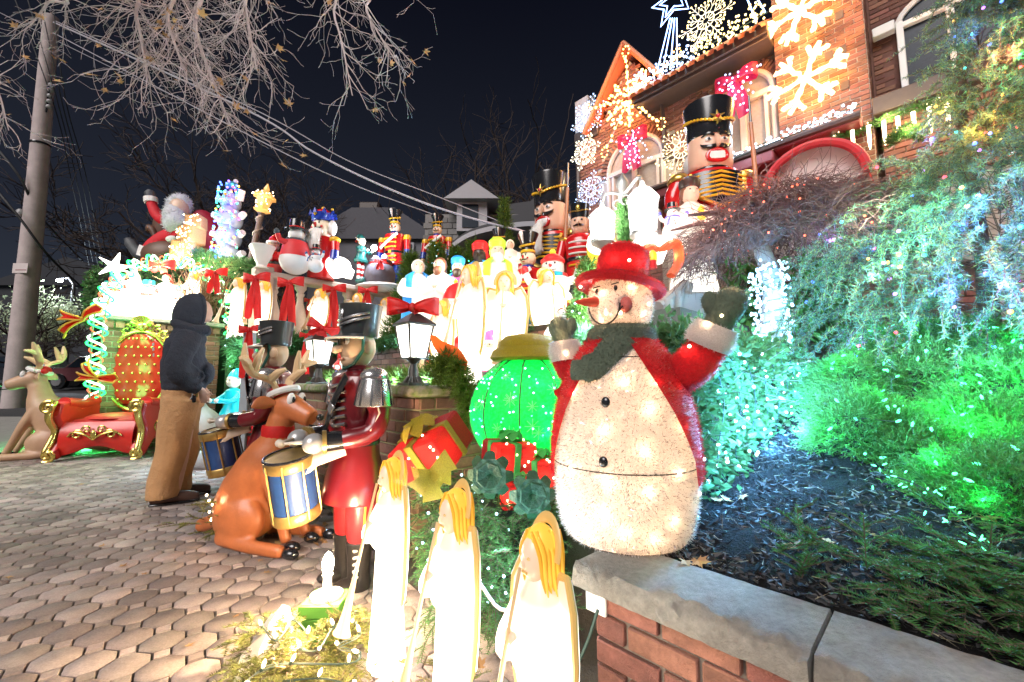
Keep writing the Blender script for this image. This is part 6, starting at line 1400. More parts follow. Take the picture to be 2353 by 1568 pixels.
# singer figures right
robed('caroler_figure', 'moulded caroler in white coat with green bow and dark cap before the red porch', at(1600, 4.35, 1.9), 1.25, gw_white, None, g_brown, crown=g_dark, group=None, hold=g_yel)
robed('caroler_figure', 'moulded caroler with yellow cape beside the left lamp of the double lantern', at(1388, 4.5, 1.85), .98, gw_hot, g_yel, g_yel, group=None, rot=R(30))
b = MB(); b.box(at(1388, 4.55, 1.65), (.5, .5, .4), stone_m, bev=.03); tag(b.build('stone_pedestal'), 'stone pedestal under the yellow caped caroler', 'pedestal')
b = MB(); b.box(at(1600, 4.4, 1.5), (1.2, .6, .8), stone_m, bev=.03); tag(b.build('stone_pedestal'), 'broad stone pedestal under the white coated caroler', 'pedestal')
# nutcracker toys small by the conifer post
make_soldier_small = dup(sd, 'tiny plumed soldier on the ledge right of the striped scarf snowman', at(1330, 4.3, 1.45), R(-10), .36)
make_santa('tiny red Santa beside the tiny soldier under the ledge', at(1305, 4.2, 1.35), 0, .3)
# double lantern post, mailbox, rope arch, sundry
def make_post_lantern(t, x, px_):
    pass
dp = thing('double_lantern_post', 'pale iron post with two blazing lanterns before the house', 'lamp post', at(1440, 3.95, 1.2)); zi = lambda py: P(1440, py, 3.95).z - 1.2; pi_ = mat('pale_iron', (.35, .36, .36), .4, metal=.5, var=.2)
b = MB(); b.lathe([(.07, 0), (.05, .1), (.04, .2), (.035, zi(500)), (.05, zi(480)), (.04, zi(440)), (.06, zi(425)), (.055, zi(418)), (.01, zi(400))], pi_, 14); b.build('post', dp)
for s, px, py0, py1, dy in ((-1, 1384, 560, 478, .05), (1, 1478, 543, 430, -.5)):
    x = (P(px, 500, 3.95 + dy).x - dp.location.x); zt, zb_ = P(px, py1, 3.95 + dy).z - 1.2, P(px, py0, 3.95 + dy).z - 1.2; r_ = .125 if s < 0 else .125
    b = MB(); b.tube(spline([(0, 0, zi(450)), (x * .4, dy * .4, zt + .14), (x * .85, dy * .85, zt + .13), (x, dy, zt + .02)], 5), .016, pi_, 8); b.tube([(x * .2 + .05 * math.cos(a), dy * .2, zi(470) + .05 * math.sin(a)) for a in [k * .4 for k in range(14)]], .01, pi_, 6); lt = b.build('arm', dp)
    q = MB(); hh = zt - zb_; q.lathe([(r_ * .85, zb_ + .03), (r_, zt - hh * .28)], glow('globe_hot', (1, .95, .86), 3, (.9, .9, .9)), 6, c=(x, dy, 0), smooth=False); q.build('pane', lt)
    q = MB(); q.lathe([(r_ * 1.12, zt - hh * .28), (r_ * 1.12, zt - hh * .25), (r_ * .95, zt - hh * .18), (r_ * .6, zt - hh * .06), (.03, zt), (.015, zt + .05)], glow('globe_top', (1, .95, .88), .7, (.8, .8, .8)), 12, c=(x, dy, 0)); q.build('dome', lt)
    q = MB()
    for k in range(6): a = PI / 3 * k; q.tube([(x + r_ * .88 * math.cos(a), dy + r_ * .88 * math.sin(a), zb_ + .02), (x + r_ * 1.04 * math.cos(a), dy + r_ * 1.04 * math.sin(a), zt - hh * .27)], .007, pi_, 5)
    q.tube([(x + r_ * 1.12 * math.cos(a), dy + r_ * 1.12 * math.sin(a), zt - hh * .27) for a in [PI / 3 * k for k in range(7)]], .012, pi_, 6); q.lathe([(r_ * .95, zb_ + .03), (r_ * .95, zb_), (.04, zb_ - .05), (.01, zb_ - .08)], pi_, 12, c=(x, dy, 0)); q.build('frame', lt)
    lamp(dp, (x, dy - .2, (zt + zb_) / 2), 38, (1, .93, .85), .08)
# red letter box
t = thing('letter_box', 'red metal letter box on short legs behind the orange reindeer', 'letter box', (-3.02, 4.85, 0), R(20)); rm = mat('post_red', (.5, .015, .02), .4, var=.2, scale=12); b = MB()
b.box((0, 0, .3), (.36, .3, .36), rm, bev=.02); b.lathe([(.15, 0), (.15, .36)], rm, 16, M=Matrix.Translation((-.18, 0, .48)) @ Matrix.Rotation(PI / 2, 4, 'Y'), arc=(PI / 2, 1.5 * PI)); b.build('box', t)
for x in (-.15, .15):
    for y in (-.12, .12): q = MB(); q.box((x, y, .06), (.05, .05, .13), rm, bev=.006); q.build('leg', t)
q = MB(); q.box((-.19, -.02, .36), (.02, .16, .16), mat('notice', (.5, .45, .45), .6, var=.5, scale=30), bev=.003); q.build('notice', t); q = MB(); q.box((0, -.155, .4), (.2, .012, .03), black_p); q.build('slot', t)
# green rope arch in front of the tall wall
ra = thing('rope_light_arch', 'arch wound with green and white rope light over the tall wall', 'light arch'); def_u = 8.05
def ap_(px, py, u=def_u): r_ = ray(px, py); tt = u / (-math.sin(AX) * r_.x + math.cos(AX) * r_.y); return Vector((r_.x * tt, r_.y * tt, CAMZ + r_.z * tt))
path = spline([ap_(205, 915), ap_(208, 830), ap_(215, 740), ap_(235, 670), ap_(290, 615), ap_(365, 598), ap_(440, 612), ap_(498, 660), ap_(520, 720), ap_(525, 800)], 14)
gr_ = glow('rope_green', (.02, 1, .16), 1.6, (.02, .4, .1)); wr_ = glow('rope_white', (.6, 1, .72), 2.2); rr_ = glow('rope_red', (1, .1, .05), .8)
b = MB(); b.tube(path, .012, mat('arch_frame', (.2, .25, .2), .5), 6); b.tube([p + DV * .1 for p in path], .012, mat('arch_frame', (.2, .25, .2), .5), 6); b.build('frame', ra)
def wind(ph, turns, r_, m_, rad, nm):
    out = []; n_ = len(path) * 6
    for k in range(n_):
        f_ = k / (n_ - 1) * (len(path) - 1); i_ = min(int(f_), len(path) - 2); p = path[i_].lerp(path[i_ + 1], f_ - i_); tg_ = (path[i_ + 1] - path[i_]).normalized(); n1 = tg_.cross(DU).normalized(); a = ph + turns * 2 * PI * k / n_
        out.append(p + DV * .05 + n1 * (r_ * math.cos(a)) + DU * (r_ * .6 * math.sin(a)))
    b = MB(); b.tube(out, rad, m_, 6); b.build(nm, ra)
wind(0, 17, .085, wr_, .013, 'white_rope'); wind(1.6, 17, .1, gr_, .014, 'green_rope'); wind(3.6, 17, .07, rr_, .007, 'red_rope')
for k in (2, 12, 24, 40, 58, 78, 98, 110, 122): p = path[min(k, len(path) - 1)]; lamp(ra, p - DU * .22 + DV * .25, 5, (.08, 1, .2), .08)
lamp(ra, VU(-.1, 8.2, .15), 30, (.05, 1, .2), .1); lamp(ra, (-6.95, 6.35, .3), 40, (.05, 1, .2), .1); lamp(ra, VU(-.25, 8.75, .2), 34, (.05, 1, .2), .1)
for i, (px, py, sc, rt) in enumerate(((172, 735, .34, 20), (205, 870, .3, -20))):
    b = MB(); gold_t = mat('gold_trim', (.7, .42, .05), .4, var=.2)
    for k, (a0, L_) in enumerate(((150, 1.0), (195, 1.0), (20, .7))):
        a = R(a0 + rt); d = Vector((math.cos(a), 0, math.sin(a))); s_ = Vector((-d.z, 0, d.x)); rows = [[d * (sc * L_ * t) + s_ * (sc * (.08 + .3 * t) * (j / 4 - .5)) + Vector((0, -.06 * math.sin(PI * t) - .03 * math.cos(j * 1.5), 0)) for j in range(5)] for t in (0, .25, .5, .75, 1)]
        b.sheet(rows, redcloth); b.tube([r[0] for r in rows] + rows[-1] + [r[-1] for r in rows][::-1], .012, gold_t, 5)
    o = b.build('gold_edged_bow', None, ap_(px + 25, py, 7.9)); tag(o, ('upper', 'lower')[i] + ' red gold edged bow on the left leg of the rope arch', 'bow', 'gold edged bows')
# white comet star at the arch top
b = MB(); 
for k in range(5): a = PI / 2 + 2 * PI * k / 5; b.tube([(0, 0, 0), (.2 * math.cos(a), 0, .2 * math.sin(a))], [.08, .012], gw_hot, 8, flat=.5)
tag(b.build('lit_star', None, ap_(262, 612, 7.95), (0, R(15), R(20))), 'lumpy white lit star at the top left of the rope arch', 'star')
# bows along balustrade, arch and garland
def on_u(px, py, u): return ap_(px, py, u)
for px, py, u, w_, tl, lab, g_ in ((372, 612, 7.9, .42, .1, 'red bow at the top of the rope arch', 'bows along the balustrade'), (497, 628, 7.2, .34, .3, 'red bow on the garland right of the rope arch', 'bows along the balustrade'), (590, 640, 6.3, .38, .55, 'red bow hung on the balustrade newel', 'bows along the balustrade'), (668, 650, 6.4, .4, .62, 'red bow with long tails under the red jacket snowman', 'bows along the balustrade'), (768, 665, 6.4, .38, .62, 'red bow with long tails under the white bear', 'bows along the balustrade'), (845, 668, 6.45, .34, .5, 'red bow under the grey sack', 'bows along the balustrade'), (712, 690, 7.2, .2, .3, 'small dark red bow hanging behind the balusters', 'bows along the balustrade'), (575, 758, 5.4, .28, .55, 'salmon red bow with two broad tails on a post behind the letter box', 'hanging bows'), (1035, 690, 4.3, .3, .55, 'red bow on the garland behind the nearer lantern', 'hanging bows'), (705, 770, 4.5, .16, .4, 'narrow red bow left of the farther lantern', 'hanging bows'), (790, 775, 4.5, .18, .3, 'red bow right of the farther lantern', 'hanging bows')):
    p = on_u(px, py, u); add_bow(lab, p, R(-4), w_, tl, g_)
b = MB(); p = on_u(575, 760, 5.5); b.box((p.x, p.y, p.z / 2 - .15), (.1, .1, p.z + .25), mat('grey_post', (.3, .33, .36), .7, var=.2), bev=.01); tag(b.build('square_post'), 'grey square post with salmon bow in front of the stoop', 'post')
# elves and lamp left of the drummers
make_elf('teal lit elf with green hat right behind the man', (-3.55, 5.3, .1), R(-20), 1.05, tint('elf_teal', (.0, .3, .32), .5)); make_elf('second teal elf beside the lit garland post', (-3.25, 5.55, .1), R(-30), .9, tint('elf_teal', (.0, .3, .32), .5))
t = thing('lit_house_lantern', 'small white lit lantern box among the blue lights', 'lantern', (-3.05, 5.15, .62)); b = MB(); b.box((0, 0, .1), (.16, .16, .2), glow('lantern_soft', (.7, .85, 1), 2.0), bev=.01); b.build('glass', t); b = MB(); b.lathe([(.14, .2), (.02, .32)], white_p, 4, smooth=False); b.build('roof', t); b = MB(); b.box((0, 0, -.3), (.2, .2, .6), gw_soft, bev=.02); b.build('stand', t)
# rock
b = MB(); b.ell((0, 0, .06), (.34, .22, .13), mat('rock', (.33, .33, .33), .9, var=.3, scale=10, bump=1, bscale=40), 18, 10)
for q in b.v: k = 1 + .12 * math.sin(q.x * 17 + q.y * 11) * math.cos(q.z * 23 + q.x * 7); q *= k
tag(b.build('garden_rock', None, (-3.5, 4.95, 0)), 'rounded grey rock at the pavement edge by the letter box', 'rock')
# turf patch
b = MB(); b.box((-2.35, 4.1, .006), (.5, .9, .014), mat('fake_turf', (.02, .2, .05), .9, var=.3, scale=80, bump=.8, bscale=300), rot=(0, 0, R(30))); tag(b.build('turf_mat'), 'strip of green artificial turf behind the orange reindeer', 'mat')
# orange tinsel ornament above the snowman hat
t = thing('tinsel_wreath_bow', 'orange red tinsel bow glowing below the double lantern', 'tinsel bow', P(1512, 590, 3.3)); om = mat('tinsel_orange', (.62, .12, .04), .5, var=.5, scale=90, trans=.45)
for s, pts in ((-1, ((0, 0, .05), (-.1, -.02, .06), (-.16, 0, -.02))), (1, ((0, 0, .05), (.14, -.02, .1), (.17, 0, -.04), (.1, 0, -.16)))): b = MB(); b.tube(spline(pts, 5), [.03, .05, .06, .065, .065, .065] + [.06] * (5 * (len(pts) - 1) - 5), om, 12, flat=.5); fuzz(b, 1800, .012, om, .8, .0015); b.build('loop', t)
lamp(t, (-.1, 0, .02), 1.5, WARM, .02); lamp(t, (.15, 0, 0), 1.5, WARM, .02)
t = thing('toy_capsule', 'red and yellow toy soldier arm piece in front of the tinsel bow', 'toy', P(1500, 600, 3.0)); b = MB(); b.tube([(0, 0, -.06), (0, 0, .0)], [.03, .03], red_p, 12); b.build('sleeve', t); b = MB(); b.tube([(0, 0, .0), (0, 0, .05), (0, 0, .08)], [.032, .034, .012], yellow_p, 12); b.build('epaulette', t)
b = MB(); b.lathe([(.08, 0), (.12, .1), (.17, .17), (.175, .18), (.14, .17)], gw_hot, 16); tag(b.build('white_bucket', None, P(1500, 605, 3.4)), 'blazing white flower tub below the right lamp', 'tub')  # tub is no lamp; its brightness is put into a glowing material
LPW = 1.0
class Cloud:
    """bulk needles, leaves and twigs gathered as arrays"""
    def __init__(s): s.V = []; s.F = []; s.M = []; s.n = 0
    def _push(s, V, F, m): s.V.append(V); s.F.append(F + s.n); s.M.append(np.full(len(F), m, np.int32)); s.n += len(V)
    def needles(s, B, D, L, W, m=0):
        B = np.asarray(B, float); D = np.asarray(D, float); n = len(B)
        if n == 0: return
        D = D / np.maximum(1e-9, np.linalg.norm(D, axis=1, keepdims=True)); L = np.broadcast_to(L, (n,)); W = np.broadcast_to(W, (n,))
        S = np.cross(D, rng.normal(size=(n, 3))); S /= np.maximum(1e-9, np.linalg.norm(S, axis=1, keepdims=True))
        V = np.empty((n, 3, 3)); V[:, 0] = B - S * W[:, None]; V[:, 1] = B + S * W[:, None]; V[:, 2] = B + D * L[:, None]
        s._push(V.reshape(-1, 3), np.arange(n * 3).reshape(-1, 3), m)
    def leaves(s, B, D, N, L, W, m=0):
        """pointed leaf of four triangles folded along the rib"""
        B = np.asarray(B, float); n = len(B); D = np.asarray(D, float); D = D / np.linalg.norm(D, axis=1, keepdims=True)
        S = np.cross(D, N); S /= np.maximum(1e-9, np.linalg.norm(S, axis=1, keepdims=True)); U = np.cross(S, D)
        L = np.broadcast_to(L, (n,))[:, None]; W = np.broadcast_to(W, (n,))[:, None]; V = np.empty((n, 4, 3))
        V[:, 0] = B; V[:, 1] = B + D * L * .45 - S * W + U * W * .35; V[:, 2] = B + D * L * .45 + S * W + U * W * .35; V[:, 3] = B + D * L
        i = np.arange(n)[:, None] * 4; F = np.concatenate([i + [0, 3, 1], i + [0, 2, 3]], 0); s._push(V.reshape(-1, 3), F, m)
    def twigs(s, A, B, ra, rb, m=0):
        A = np.asarray(A, float); B = np.asarray(B, float); n = len(A)
        if n == 0: return
        D = B - A; D /= np.maximum(1e-9, np.linalg.norm(D, axis=1, keepdims=True)); X = np.cross(D, [.31, .52, .79]); X /= np.maximum(1e-9, np.linalg.norm(X, axis=1, keepdims=True)); Y = np.cross(D, X)
        ra = np.broadcast_to(ra, (n,))[:, None]; rb = np.broadcast_to(rb, (n,))[:, None]; V = np.empty((n, 6, 3))
        for k in range(3): c, q = math.cos(2.0944 * k), math.sin(2.0944 * k); V[:, k] = A + (X * c + Y * q) * ra; V[:, 3 + k] = B + (X * c + Y * q) * rb
        i = np.arange(n)[:, None] * 6; F = np.concatenate([i + f for f in ([0, 1, 4], [0, 4, 3], [1, 2, 5], [1, 5, 4], [2, 0, 3], [2, 3, 5])], 0); s._push(V.reshape(-1, 3), F, m)
    def mesh(s, name, mats): return raw_mesh(name, np.concatenate(s.V), np.concatenate(s.F), mats, np.concatenate(s.M))
def fol(name, c, var=.35, trans=.3, rnd=.35, scale=9): return mat(name, c, .6, var=var, scale=scale, trans=trans, rnd=rnd, spec=.3)
f_yew = fol('yew_green', (.05, .14, .035)); f_ced = fol('cedar_green', (.11, .2, .15), rnd=.45); f_ced2 = fol('cedar_tip', (.22, .3, .1), rnd=.4); f_jun = fol('juniper_green', (.085, .23, .06), var=.6); f_box = fol('box_green', (.075, .17, .06)); f_fir = fol('fir_green', (.15, .17, .045)); f_con = fol('conifer_green', (.09, .15, .02)); f_rho = fol('laurel_green', (.07, .17, .03), trans=.2)
bark = mat('twig_bark', (.1, .07, .05), .85, var=.4, scale=40); bark_g = mat('grey_bark', (.3, .26, .23), .85, var=.35, scale=40, bump=.4); bark_d = mat('dark_bark', (.035, .026, .022), .9, var=.3); bark_r = mat('maple_bark', (.11, .055, .05), .7, var=.4, scale=20, rnd=.3)
leaf_tan = mat('dead_leaf', (.48, .28, .12), .75, var=.45, scale=30, trans=.3, rnd=.3)
def unit(n): v = rng.normal(size=(n, 3)); return v / np.linalg.norm(v, axis=1, keepdims=True)
def plant(name, label, cat, group=None): return tag(link(name, None), label, cat, group)

# maple-like dead leaf
def leaf_mesh(seed):
    r0 = random.Random(seed); pts = []
    for k in range(5):
        a = R(-100 + 50 * k + 90); L_ = (.6, .85, 1, .85, .6)[k] * r0.uniform(.85, 1.1); pts += [(a - .3, L_ * .62), (a - .1, L_ * .72), (a, L_), (a + .1, L_ * .72), (a + .3, L_ * .5)]
    ring = [Vector((r_ * math.cos(a), r_ * math.sin(a), .18 * r_ * r_ * math.sin(2 * a + seed) + .12 * r_)) for a, r_ in pts]; b = MB()
    b.add([Vector((0, -.12, 0))] + ring, [(0, i, i + 1) for i in range(1, len(ring))] , leaf_tan, True); b.tube([(0, -.1, 0), (.05, -.4, .04), (.02, -.6, .02)], [.02, .014, .01], leaf_tan, 4); return b.mesh('leaf')
LEAF = [leaf_mesh(k) for k in range(5)]

# ---- bare street tree overhead
class Branch:
    def __init__(s): s.A = []; s.B = []; s.ra = []; s.rb = []; s.tips = []
    def grow(s, p, d, L, r, lev, droop=.0, kids=5, wig=.25, rnd_=None, seg=None):
        n = seg or max(3, int(L / (.07 if lev else .12))); d = Vector(d).normalized(); p = Vector(p); st = L / n
        for i in range(n):
            d = (d + Vector((random.gauss(0, wig), random.gauss(0, wig), random.gauss(0, wig) - droop)) * .5).normalized(); q = p + d * st; r2 = max(r * (1 - .75 / n), .0011)
            s.A.append(p); s.B.append(q); s.ra.append(r); s.rb.append(r2); p, r = q, r2
            if lev > 0 and i > 0 and random.random() < kids / n:
                ax = Vector((random.gauss(0, 1), random.gauss(0, 1), random.gauss(0, 1))); dd = (d + ax.normalized() * .85).normalized(); s.grow(p, dd, L * random.uniform(.3, .55), r * .6, lev - 1, droop, kids, wig)
        s.tips.append((p, d))
    def cloud(s, m=0): c = Cloud(); c.twigs([tuple(a) for a in s.A], [tuple(a) for a in s.B], s.ra, s.rb, m); return c
random.seed(21)
stt = plant('street_tree', 'bare street tree reaching over the pavement with a few dead leaves', 'tree')
b = MB(); tk = spline([(-4.6, .6, -.05), (-4.5, .7, 1.6), (-4.2, .95, 3.0), (-3.4, 1.5, 4.0)], 6); b.tube(tk, [.2 - .006 * k for k in range(len(tk))], bark_g, 12); b.build('trunk', stt)
br = Branch()
limbs = [((-3.4, 1.5, 4.0), P(260, -60, 2.7), P(340, 190, 2.6), .026), ((-3.4, 1.5, 4.0), P(420, -120, 2.8), P(530, 290, 2.7), .03), ((-3.4, 1.5, 4.0), P(350, -100, 2.6), P(430, 180, 2.6), .026), ((-3.4, 1.5, 4.0), P(540, -110, 2.6), P(590, 160, 2.6), .026), ((-3.3, 1.6, 4.0), P(690, -110, 2.5), P(810, 220, 2.5), .018), ((-3.3, 1.6, 4.0), P(800, -90, 2.6), P(915, 150, 2.5), .016), ((-3.4, 1.5, 4.0), P(130, -30, 2.9), P(70, 60, 3.2), .02), ((-3.4, 1.5, 4.0), P(-90, 130, 2.9), P(20, 300, 2.8), .016)]
for st_, mid, end, r_ in limbs:
    pth = spline([Vector(st_), Vector(mid), Vector(mid).lerp(Vector(end), .5) + Vector((random.gauss(0, .05), 0, random.gauss(0, .05))), Vector(end)], 7); n_ = len(pth)
    for i in range(n_ - 1):
        ra = r_ * (1 - .85 * i / n_); br.A.append(pth[i]); br.B.append(pth[i + 1]); br.ra.append(ra); br.rb.append(r_ * (1 - .85 * (i + 1) / n_))
        if i > 6:
            many = 3 if r_ > .024 else 1
            for k in range(many + (random.random() < .5)):
                d = (pth[i + 1] - pth[i]).normalized(); br.grow(pth[i], d + Vector((random.gauss(0, .7), random.gauss(0, .5), random.gauss(-.1, .6))), random.uniform(.18, .46), .0042, 2, .06, 5, .36)
    br.tips.append((pth[-1], (pth[-1] - pth[-2]).normalized()))
stuff(link('branches', br.cloud().mesh('branches', [mat('pale_bark', (.52, .44, .44), .85, var=.35, scale=30)]), stt))
tips = [t_ for t_ in br.tips]; random.shuffle(tips)
for p, d in tips[:75]: link('leaf', random.choice(LEAF), stt, p, (random.uniform(1.8, 3.6), random.uniform(-.6, .6), random.uniform(0, 6)), random.uniform(.032, .055))
# ---- dark far trees
def far_tree(label, base, h, spread, seed, mt, n=22, lev=3, kids=6):
    random.seed(seed); t = plant('bare_tree', label, 'tree', None); b = MB(); b.tube([base, base + Vector((0, 0, h * .25)), base + Vector((.1, 0, h * .45))], [h * .03, h * .025, h * .018], mt, 8); b.build('trunk', t); br = Branch()
    for k in range(n): a = random.uniform(0, 2 * PI); e = random.uniform(.25, 1.35); br.grow(base + Vector((0, 0, h * random.uniform(.2, .45))), (math.cos(a) * math.cos(e) * spread, math.sin(a) * math.cos(e), math.sin(e)), h * random.uniform(.4, .62), h * .009, lev, -.02, kids, .22, seg=9)
    br.ra = [max(r_, .011) for r_ in br.ra]; br.rb = [max(r_, .009) for r_ in br.rb]
    stuff(link('crown', br.cloud().mesh('crown', [mt]), t)); return t
fb = mat('night_bark', (.04, .027, .024), .9, var=.3)
far_tree('dense dark bare tree behind the waving Santa', Vector((-11.5, 17, 1.0)), 9.3, 1.2, 5, fb, 30, 3, 6)
far_tree('smaller dark bare tree left of the white dormer', Vector((-2.6, 22, 1)), 11, .9, 9, fb, 16, 2, 6)
far_tree('bare tree right of the white dormer roof', Vector((.6, 23, 2)), 13.5, .7, 12, fb, 14, 2, 6)
far_tree('low bare tree beyond the far pavement left of the utility pole', Vector((-19, 16, .6)), 4.6, 1.2, 15, fb, 14, 2, 6)
random.seed(3)
# ---- clipped hedges
def hedge_box(c, n, corners, m, L, W, dens_top=True):
    """leafy skin on a box given by (v0,v1,u0,u1,z0fn,z1)"""
    v0, v1, u0, u1, z0, z1 = corners; B = []; N = []
    for i in range(n):
        f = rng.random(); v = rng.uniform(v0, v1); u = rng.uniform(u0, u1); zlo = z0(v) if callable(z0) else z0; z = rng.uniform(zlo, z1)
        if f < .3: z = z1; nn = Vector((0, 0, 1))
        elif f < .62: u = u0; nn = -DU
        elif f < .84: v = v0; nn = -DV
        elif f < .92: u = u1; nn = DU
        else: v = v1; nn = DV
        p = VU(v, u, z) + nn * rng.normal(0, .035) + Vector(rng.normal(0, .02, 3)); B.append(p); N.append(nn)
    B = np.array(B); N = np.array(N) + rng.normal(0, .7, (n, 3)); c.leaves(B, N, unit(n), rng.uniform(L * .6, L * 1.3, n), W, m)
c = Cloud(); hedge_box(c, 15000, (1.75, 4.0, .74, 1.22, .3, 1.2), 0, .042, .015, 0); hedge_box(c, 6000, (1.8, 3.95, .78, 1.18, .3, 1.15), 0, .042, .015, 0)
A_ = []; B2_ = []
for k in range(350): v = rng.uniform(1.75, 4); z = rng.uniform(.4, 1.1); p = VU(v, .82, z); A_.append(p); B2_.append(p + Vector(rng.normal(0, .09, 3)) - DU * .09)
c.twigs(A_, B2_, .002, .0012, 1)
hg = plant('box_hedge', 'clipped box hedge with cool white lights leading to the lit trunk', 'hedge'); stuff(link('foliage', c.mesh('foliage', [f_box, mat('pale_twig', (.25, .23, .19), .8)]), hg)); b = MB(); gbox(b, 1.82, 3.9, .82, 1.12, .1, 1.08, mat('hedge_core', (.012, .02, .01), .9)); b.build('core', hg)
c = Cloud(); hedge_box(c, 5000, (-.3, 2.0, 8.85, 9.9, 1.9, 2.72), 0, .07, .024, 0); hg2 = plant('clipped_hedge', 'dark hedge top under the Santa sleigh behind the rope arch', 'hedge'); stuff(link('foliage', c.mesh('foliage', [f_box]), hg2)); b = MB(); gbox(b, -.25, 1.95, 8.9, 9.85, -.05, 2.68, MATS['hedge_core']); b.build('core', hg2)
# ---- weeping maple: lit trunk, dome of dark twigs
mp = plant('weeping_maple', 'leafless weeping tree with a dome of tangled twigs and red lights', 'tree'); mx, my = P(1770, 700, 3.45).x, 3.45; b = MB(); b.tube(spline([(mx, my, .75), (mx - .02, my, 1.3), (mx + .03, my, 1.8), (mx, my + .1, 2.2)], 4), [.085] * 4 + [.08] * 4 + [.07] * 4 + [.05], bark_g, 12)
for k in range(9): a = k * .7; b.tube(spline([(mx, my + .1, 2.15), (mx + .4 * math.cos(a), my + .1 + .3 * math.sin(a), 2.42), (mx + .8 * math.cos(a), my + .5 * math.sin(a), 2.35)], 4), [.04, .036, .032, .028, .024, .02, .017, .014, .01], bark_r, 8)
b.build('trunk', mp); A_, B2_, ra_, rb_ = [], [], [], []; cxm, cym = P(1815, 500, 3.55).x, 3.55
for k in range(3600):
    a = rng.uniform(0, 2 * PI); rr = math.sqrt(rng.random()); e0 = rr * .95; p = Vector((cxm + e0 * .95 * math.cos(a), cym + e0 * .75 * math.sin(a), 2.72 - .62 * rr ** 1.7 + rng.normal(0, .05)))
    d = Vector((math.cos(a + rng.normal(0, .9)), math.sin(a + rng.normal(0, .9)), rng.normal(-.12, .35))); r_ = rng.uniform(.003, .006)
    for i in range(6):
        d = (d + Vector(rng.normal(0, .28, 3)) - Vector((0, 0, .16))).normalized(); q = p + d * rng.uniform(.05, .085); A_.append(p); B2_.append(q); ra_.append(r_); r_ *= .8; rb_.append(r_); p = q
        if p.z < 1.82: break
c = Cloud(); c.twigs(A_, B2_, ra_, rb_); stuff(link('twigs', c.mesh('twigs', [bark_r]), mp)); MAPLE = (cxm, cym)
b = MB(); rb_m = glow('bulb_red_small', (1, .12, .06), 2.2)
for k in range(95): a = rng.uniform(0, 2 * PI); rr = math.sqrt(rng.random()); b.ell((cxm + .97 * rr * math.cos(a), cym + .8 * rr * math.sin(a), 2.75 - .64 * rr ** 1.7 + rng.normal(0, .05)), .008, rb_m, 6, 4)
stuff(b.build('red_bulbs', mp))
for dx, dy in ((-.5, -.5), (.3, -.4), (0, 0), (.7, .1), (-.6, .2)): lamp(mp, (cxm + dx, cym + dy, 2.9), 2.0, (1, .12, .07), .05)
b = MB()
ice = glow('bulb_ice', (.5, .78, 1), 1.6)
for k in range(460): a = rng.uniform(0, 2 * PI); z = rng.uniform(.95, 2.0); r_ = .095 + rng.uniform(0, .06); b.ell((mx + r_ * math.cos(a), my + r_ * math.sin(a), z), .012, ice, 6, 4)
b.tube([(mx + .098 * math.cos(t * 1.0), my + .098 * math.sin(t), .9 + 1.05 * t / 75) for t in [k * .5 for k in range(150)]], .004, mat('cord_green', (.02, .05, .04), .6), 4)
stuff(b.build('trunk_lights', mp))
for k in range(10): lamp(mp, (mx + .17 * math.cos(k * 2.4), my - .1 - .1 * abs(math.sin(k * 2.4)), 1.0 + .1 * k), 3.4, (.15, .5, 1), .02)
# ---- laurel behind the trunk
c = Cloud(); n_ = 1500; B = []; 
for k in range(n_):
    px = rng.choice([1715, 1740, 1850, 1880, 1900]) + rng.normal(0, 30); B.append(P(px, rng.uniform(590, 790), 4.0 + rng.normal(0, .18)))
B = np.array(B); D = unit(n_) * .6 + [0, -.5, -.35]; c.leaves(B, D, np.array([0, -.3, 1.]) + rng.normal(0, .4, (n_, 3)), rng.uniform(.08, .15, n_), .022, 0); c.twigs(B[::4], B[::4] + [0, .1, -.15], .004, .003, 1)
la = plant('laurel_shrub', 'broad leaved evergreen shrub behind the lit trunk', 'shrub'); stuff(link('foliage', c.mesh('foliage', [f_rho, bark]), la))
b = MB(); brick_wallm = plant('porch_wall', 'brown brick wall behind the evergreen shrub', 'wall'); brick_face(brick_wallm, frame(P(1640, 700, 4.6).xy.to_3d() + Vector((0, 0, .6)), Vector((1, -.15, 0)), Vector((.15, 1, 0))), 2.6, 1.5, brick_brown, nobj=60)
b.box(P(1840, 700, 4.75), (3.0, .3, 1.9), mortar, rot=(0, 0, R(-8))); b.build('core', brick_wallm)
